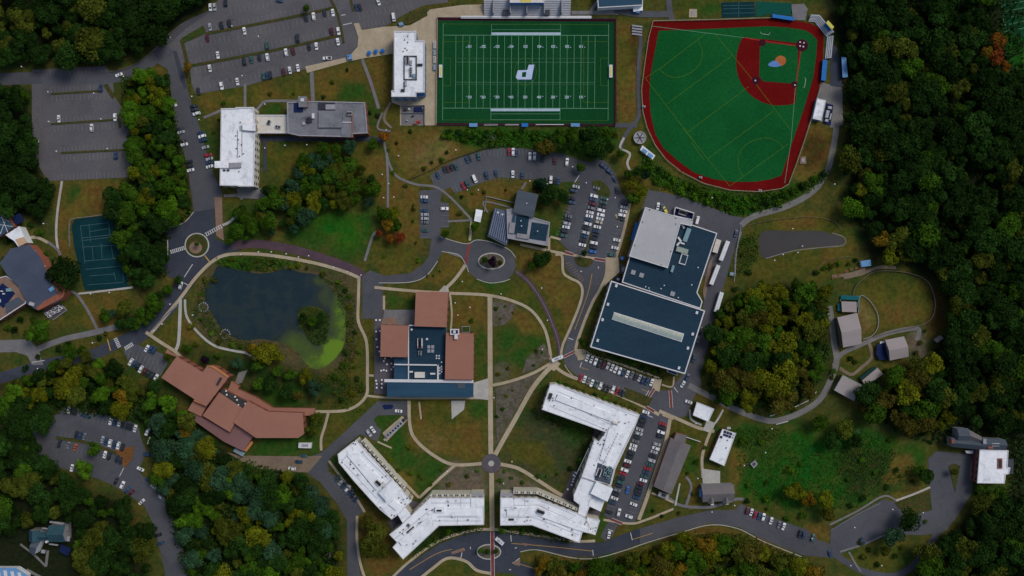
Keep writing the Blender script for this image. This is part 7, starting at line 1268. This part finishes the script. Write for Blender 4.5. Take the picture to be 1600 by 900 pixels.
FOREST = [  # region description, radius px range, spacing, palette, polygon, individual?
 ('in the strip between the two west car parks', 9, 15, 'GGGLYWDD', 1, '195,132 235,112 258,125 263,165 272,210 284,260 292,320 280,338 262,345 240,345 228,300 212,285 205,250 202,205 197,170'),
 ('in the tall clump right of the tennis courts', 10, 17, 'GLDDKG', 1, '170,300 210,290 240,335 258,365 256,400 248,432 225,448 205,440 192,405 183,372 180,345 168,325'),
 ('in the central grove', 9, 15, 'GDTGYDGW', 1, '470,250 500,240 560,245 580,265 585,300 578,318 530,320 500,328 482,345 462,366 425,364 410,348 408,295 425,288 450,292'),
 ('beside the path corner below the white hall', 7, 11, 'DGDW', 1, '375,325 400,330 402,372 358,376 366,352'),
 ('in the row below the football field', 10, 15, 'DGWDQ', 1, '850,215 900,208 962,206 962,238 925,242 880,236 850,232'),
 ('along the southwest road bend', 8, 13, 'GDGW', 1, '225,480 255,452 250,480 225,505 200,518 185,508 205,495'),
 ('in the wood north of the southwest car park', 10, 17, 'GDGLWYKD', 1, '20,600 80,590 105,570 150,565 190,575 215,600 250,600 265,625 300,655 290,662 250,640 222,650 190,640 150,632 110,622 70,632 20,625'),
 ('in the wood beside the lodge', 10, 16, 'GDTDWY', 1, '225,660 270,640 290,660 320,690 330,712 290,720 250,712 238,690'),
 ('in the wood between the two southern roads', 11, 18, 'GDGYDTWKL', 2, '245,715 300,708 345,715 400,738 450,742 480,745 510,785 525,810 530,850 532,920 300,920 290,850 270,790 245,755'),
 ('in the wood southwest of the car park', 11, 18, 'DKGWDK', 2, '-20,700 30,700 60,735 110,748 150,765 195,790 225,830 240,900 240,920 120,920 125,860 110,815 70,800 30,820 -20,850'),  # darkened palette: corner vignette carried by the tree colours
 ('at the left end of the southwest car park', 10, 15, 'DKG', 1, '10,624 75,634 72,655 50,672 58,700 90,728 60,738 25,705 -10,690 -10,655'),
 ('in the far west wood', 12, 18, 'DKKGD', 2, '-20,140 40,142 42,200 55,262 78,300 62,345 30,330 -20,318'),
 ('in the northwest wood', 12, 18, 'KDKWKD', 2, '-20,-20 335,-20 310,5 262,38 232,68 195,88 160,96 100,92 -20,96'),  # vignette of this corner put into the darker leaf colours
 ('in the small wood left of the entrance forecourt', 10, 17, 'DGKW', 1, '70,570 110,548 150,556 110,566 80,592 40,595'),
 ('in the wood between gravel road and service yard', 11, 17, 'YWGQYDWGY', 1, '1118,490 1150,462 1200,452 1250,445 1290,452 1288,520 1290,570 1268,610 1225,630 1160,628 1110,600 1108,560'),
 ('along the south road verge', 10, 16, 'YGYWGQA', 1, '835,875 880,882 945,888 1000,868 1060,848 1110,838 1150,840 1200,862 1250,885 1290,900 1290,920 850,920'),
 ('behind the farm buildings', 12, 19, 'GWGYDQ', 1, '1340,645 1352,615 1395,590 1430,575 1470,560 1500,600 1480,660 1440,680 1390,655'),
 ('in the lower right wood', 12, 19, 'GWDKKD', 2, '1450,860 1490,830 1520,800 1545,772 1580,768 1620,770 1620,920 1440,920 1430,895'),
 ('in the great east forest', 12, 19, 'DKKDKWDKG', 2, '1315,15 1300,-20 1550,-20 1545,60 1560,110 1620,120 1620,660 1570,670 1500,655 1480,600 1490,540 1490,460 1470,425 1430,412 1405,380 1355,360 1340,320 1320,270 1325,200 1335,120 1315,60'),  # lens darkening towards the right edge is painted into these tree colours
]
grid = {}
cand = []
for ri, (desc, rad, sp, pal, mode, s) in enumerate(FOREST):
    poly = P(s); xs = [p[0] for p in poly]; ys = [p[1] for p in poly]; area = (max(xs) - min(xs)) * (max(ys) - min(ys)); pts = []
    for _ in range(int(area / sp / sp * 14)):
        x = trnd.uniform(min(xs), max(xs)); y = trnd.uniform(min(ys), max(ys))
        if not inside(np.array([x]), np.array([y]), poly)[0]: continue
        d2 = sp * trnd.uniform(.72, 1.15)
        if any((x - q[0]) ** 2 + (y - q[1]) ** 2 < d2 * d2 for q in pts): continue
        pts.append((x, y))
    for x, y in pts:
        r_ = rad * trnd.choice((.75, .95, 1.1, 1.3, 1.6, 1.8)) * trnd.uniform(.9, 1.1); c = pal[int((math.sin(x * .021 + ri) + math.cos(y * .027 + x * .01) + 2) / 4 * len(pal) * .999)] if trnd.random() < .45 else trnd.choice(pal)
        cand.append((x, y, r_, c, desc, mode))
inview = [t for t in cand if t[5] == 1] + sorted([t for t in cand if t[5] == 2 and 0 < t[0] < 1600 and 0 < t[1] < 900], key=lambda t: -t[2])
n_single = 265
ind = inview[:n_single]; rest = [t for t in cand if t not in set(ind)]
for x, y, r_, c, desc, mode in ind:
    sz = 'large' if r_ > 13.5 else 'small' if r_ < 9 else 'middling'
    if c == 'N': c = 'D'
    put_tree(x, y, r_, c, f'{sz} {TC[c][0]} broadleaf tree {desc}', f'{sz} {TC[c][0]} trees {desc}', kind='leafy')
V, SH, TI = [], [], []
rg = np.random.default_rng(3)
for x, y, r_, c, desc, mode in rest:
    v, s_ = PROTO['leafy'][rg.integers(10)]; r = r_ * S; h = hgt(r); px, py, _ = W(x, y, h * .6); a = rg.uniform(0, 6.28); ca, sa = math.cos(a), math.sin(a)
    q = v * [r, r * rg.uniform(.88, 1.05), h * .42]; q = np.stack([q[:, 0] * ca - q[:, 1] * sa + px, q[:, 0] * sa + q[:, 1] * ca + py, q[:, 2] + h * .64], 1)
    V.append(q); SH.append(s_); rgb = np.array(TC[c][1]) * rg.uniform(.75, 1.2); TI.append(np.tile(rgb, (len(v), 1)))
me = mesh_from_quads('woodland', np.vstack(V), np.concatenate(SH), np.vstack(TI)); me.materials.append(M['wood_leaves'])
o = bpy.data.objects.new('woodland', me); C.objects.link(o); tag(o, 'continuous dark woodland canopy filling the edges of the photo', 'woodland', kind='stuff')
b = MB()
for x, y, r_, c, desc, mode in rest:
    h = hgt(r_ * S); p = W(x, y, h * .6); b.tube((p[0], p[1], 0), (p[0], p[1], h * .6), .22, .12, 4)
o = b.build('woodland_trunks', 'bark'); tag(o, 'trunks standing under the woodland canopy', 'woodland', kind='stuff')
for i, (x, y, r_) in enumerate(((428,744,11),(422,822,10),(405,870,9),(158,618,11),(1440,160,11),(1405,320,13),(1458,282,7),(1515,85,8),(1215,470,7),(1340,673,8),(910,885,8),(960,890,8),(330,800,8),(515,865,9),(1500,330,8),(770,215,9))):
    put_tree(x, y, r_, 'G', 'pale leafless tree standing among the green crowns ' + ('of the forest' if x > 1300 else 'of the woods' if x < 560 else 'beside the campus roads'), 'leafless trees ' + ('of the forest' if x > 1300 else 'of the woods' if x < 560 else 'beside the campus roads'), kind='bare')
# shrubs
SHR = [('on the dormitory beds', 'GDLW', '785,823 800,826 815,828 840,832 860,836 885,842 700,832 690,838 680,845 668,853 720,826 735,824 545,735 550,742 556,755 570,768 874,598 885,602 900,607 915,613 930,618 945,625 960,632 975,638 860,620 880,645 900,655 915,665 924,672 922,690 918,702 905,722 890,735 870,740 835,640 845,650 858,652', 3, 5.5),
 ('along the south wall of the recreation centre', 'GGLD', '950,551 958,554 966,557 975,561 984,565 992,567 1003,571 1010,574 1020,578 1028,582 915,538 908,533', 4, 6.5),
 ('on the north campus lawns', 'GDLW', '423,145 459,144 350,160 505,152 520,130 541,110 577,175 588,180 700,238 663,261 676,254 690,248 632,290 645,320 648,328 644,345 650,380 598,400 652,408 722,305 737,302 790,295 720,335 757,300 640,205 620,222 605,232 615,268 332,205 340,188 368,218', 2.5, 5),
 ('around the pond bank', 'GWYLD', '345,410 355,413 365,405 380,412 390,418 405,420 415,423 430,420 440,415 455,416 467,413 360,403 400,410 425,412 480,420 505,428 525,440 540,455 545,480 548,505 545,530 540,550 535,570 525,590 540,600 555,575 560,550 555,520 335,440 320,440 310,460 315,500 330,520 345,535 360,540 375,543 300,510 305,540 340,555 520,615 535,625 550,612 560,590 500,625 565,610 562,640', 3, 6),
 ('on the quad beds', 'YWGL', '777,480 790,478 800,488 780,496 780,585 795,575 775,650 785,640 790,620 800,610 832,570 845,552 838,548 735,502 735,540 640,740 655,745 672,760 690,735 730,745 745,735 790,735 800,745 815,755 700,755 660,750 780,750 840,745 855,745 620,735 610,720 640,700 545,465 670,430 676,432 685,425', 2.2, 4.5),
 ('on the green bank below the football field', 'LGGD', '695,210 705,213 715,208 725,216 738,212 750,220 760,210 772,222 785,214 797,225 808,210 820,222 835,214 842,224 868,210 890,212 910,208 930,210 700,205 730,206 745,208 780,206 815,206', 4.5, 8),
 ('on the green belt below the ball field', 'GLGD', '1010,235 1018,252 1030,265 1042,272 1055,280 1068,288 1080,292 1095,299 1110,303 1122,307 1135,308 1150,312 1165,312 1180,310 1195,308 1210,308 1228,304 1240,298 1255,290 1270,280 1285,272 1025,280 1045,290 1065,300 1085,306 1105,313 1125,320 1140,326 1160,325 1180,322 1200,318 1220,315 1012,262', 4.5, 8),
 ('in the marshy meadow', 'GLG', '1160,690 1190,690 1170,758 1200,755 1235,735 1250,725 1195,778 1255,808 1350,720 1390,690 1365,740 1325,750', 4, 8),
 ('beside the farm and gravel roads', 'GWLD', '1290,420 1300,415 1310,412 1325,412 1335,408 1278,425 1200,450 1190,440 1170,425 1160,400 1150,450 1145,470 1155,480 1120,625 1110,612 1105,600 1135,632 1300,590 1305,580 1312,590 1328,560 1335,565 1350,600 1375,590 1383,580 1432,552 1440,535 1447,515 1200,640 1240,640 1180,645 1100,580 1112,560 1270,440 1185,470', 3, 6),
 ('along the lower right roads', 'GWD', '1300,800 1330,790 1350,780 1385,760 1400,735 1410,745 1425,750 1345,850 1360,860 1350,870 1370,880 1400,870 1410,855 1445,815 1525,770 1100,700 1090,720 1062,690 1075,740 1060,800 1035,805 1018,800 1085,770 1170,785 1200,795 1230,810', 3, 6),
 ('beside the western halls', 'GDKW', '10,378 18,398 5,402 52,392 70,395 60,365 45,352 60,485 50,500 30,500 20,515 40,520 95,470 12,512 90,545 105,540 120,550 130,545 155,527 165,520 268,345 285,345 60,560 85,565 40,575', 4, 7)]
for desc, pal, s, r0, r1 in SHR:
    for x, y in P(s):
        c = trnd.choice(pal); put_tree(x + trnd.uniform(-2, 2), y + trnd.uniform(-2, 2), trnd.uniform(r0, r1), c, f'{TC[c][0]} shrub {desc}', f'{TC[c][0]} shrubs {desc}', kind='shrub')
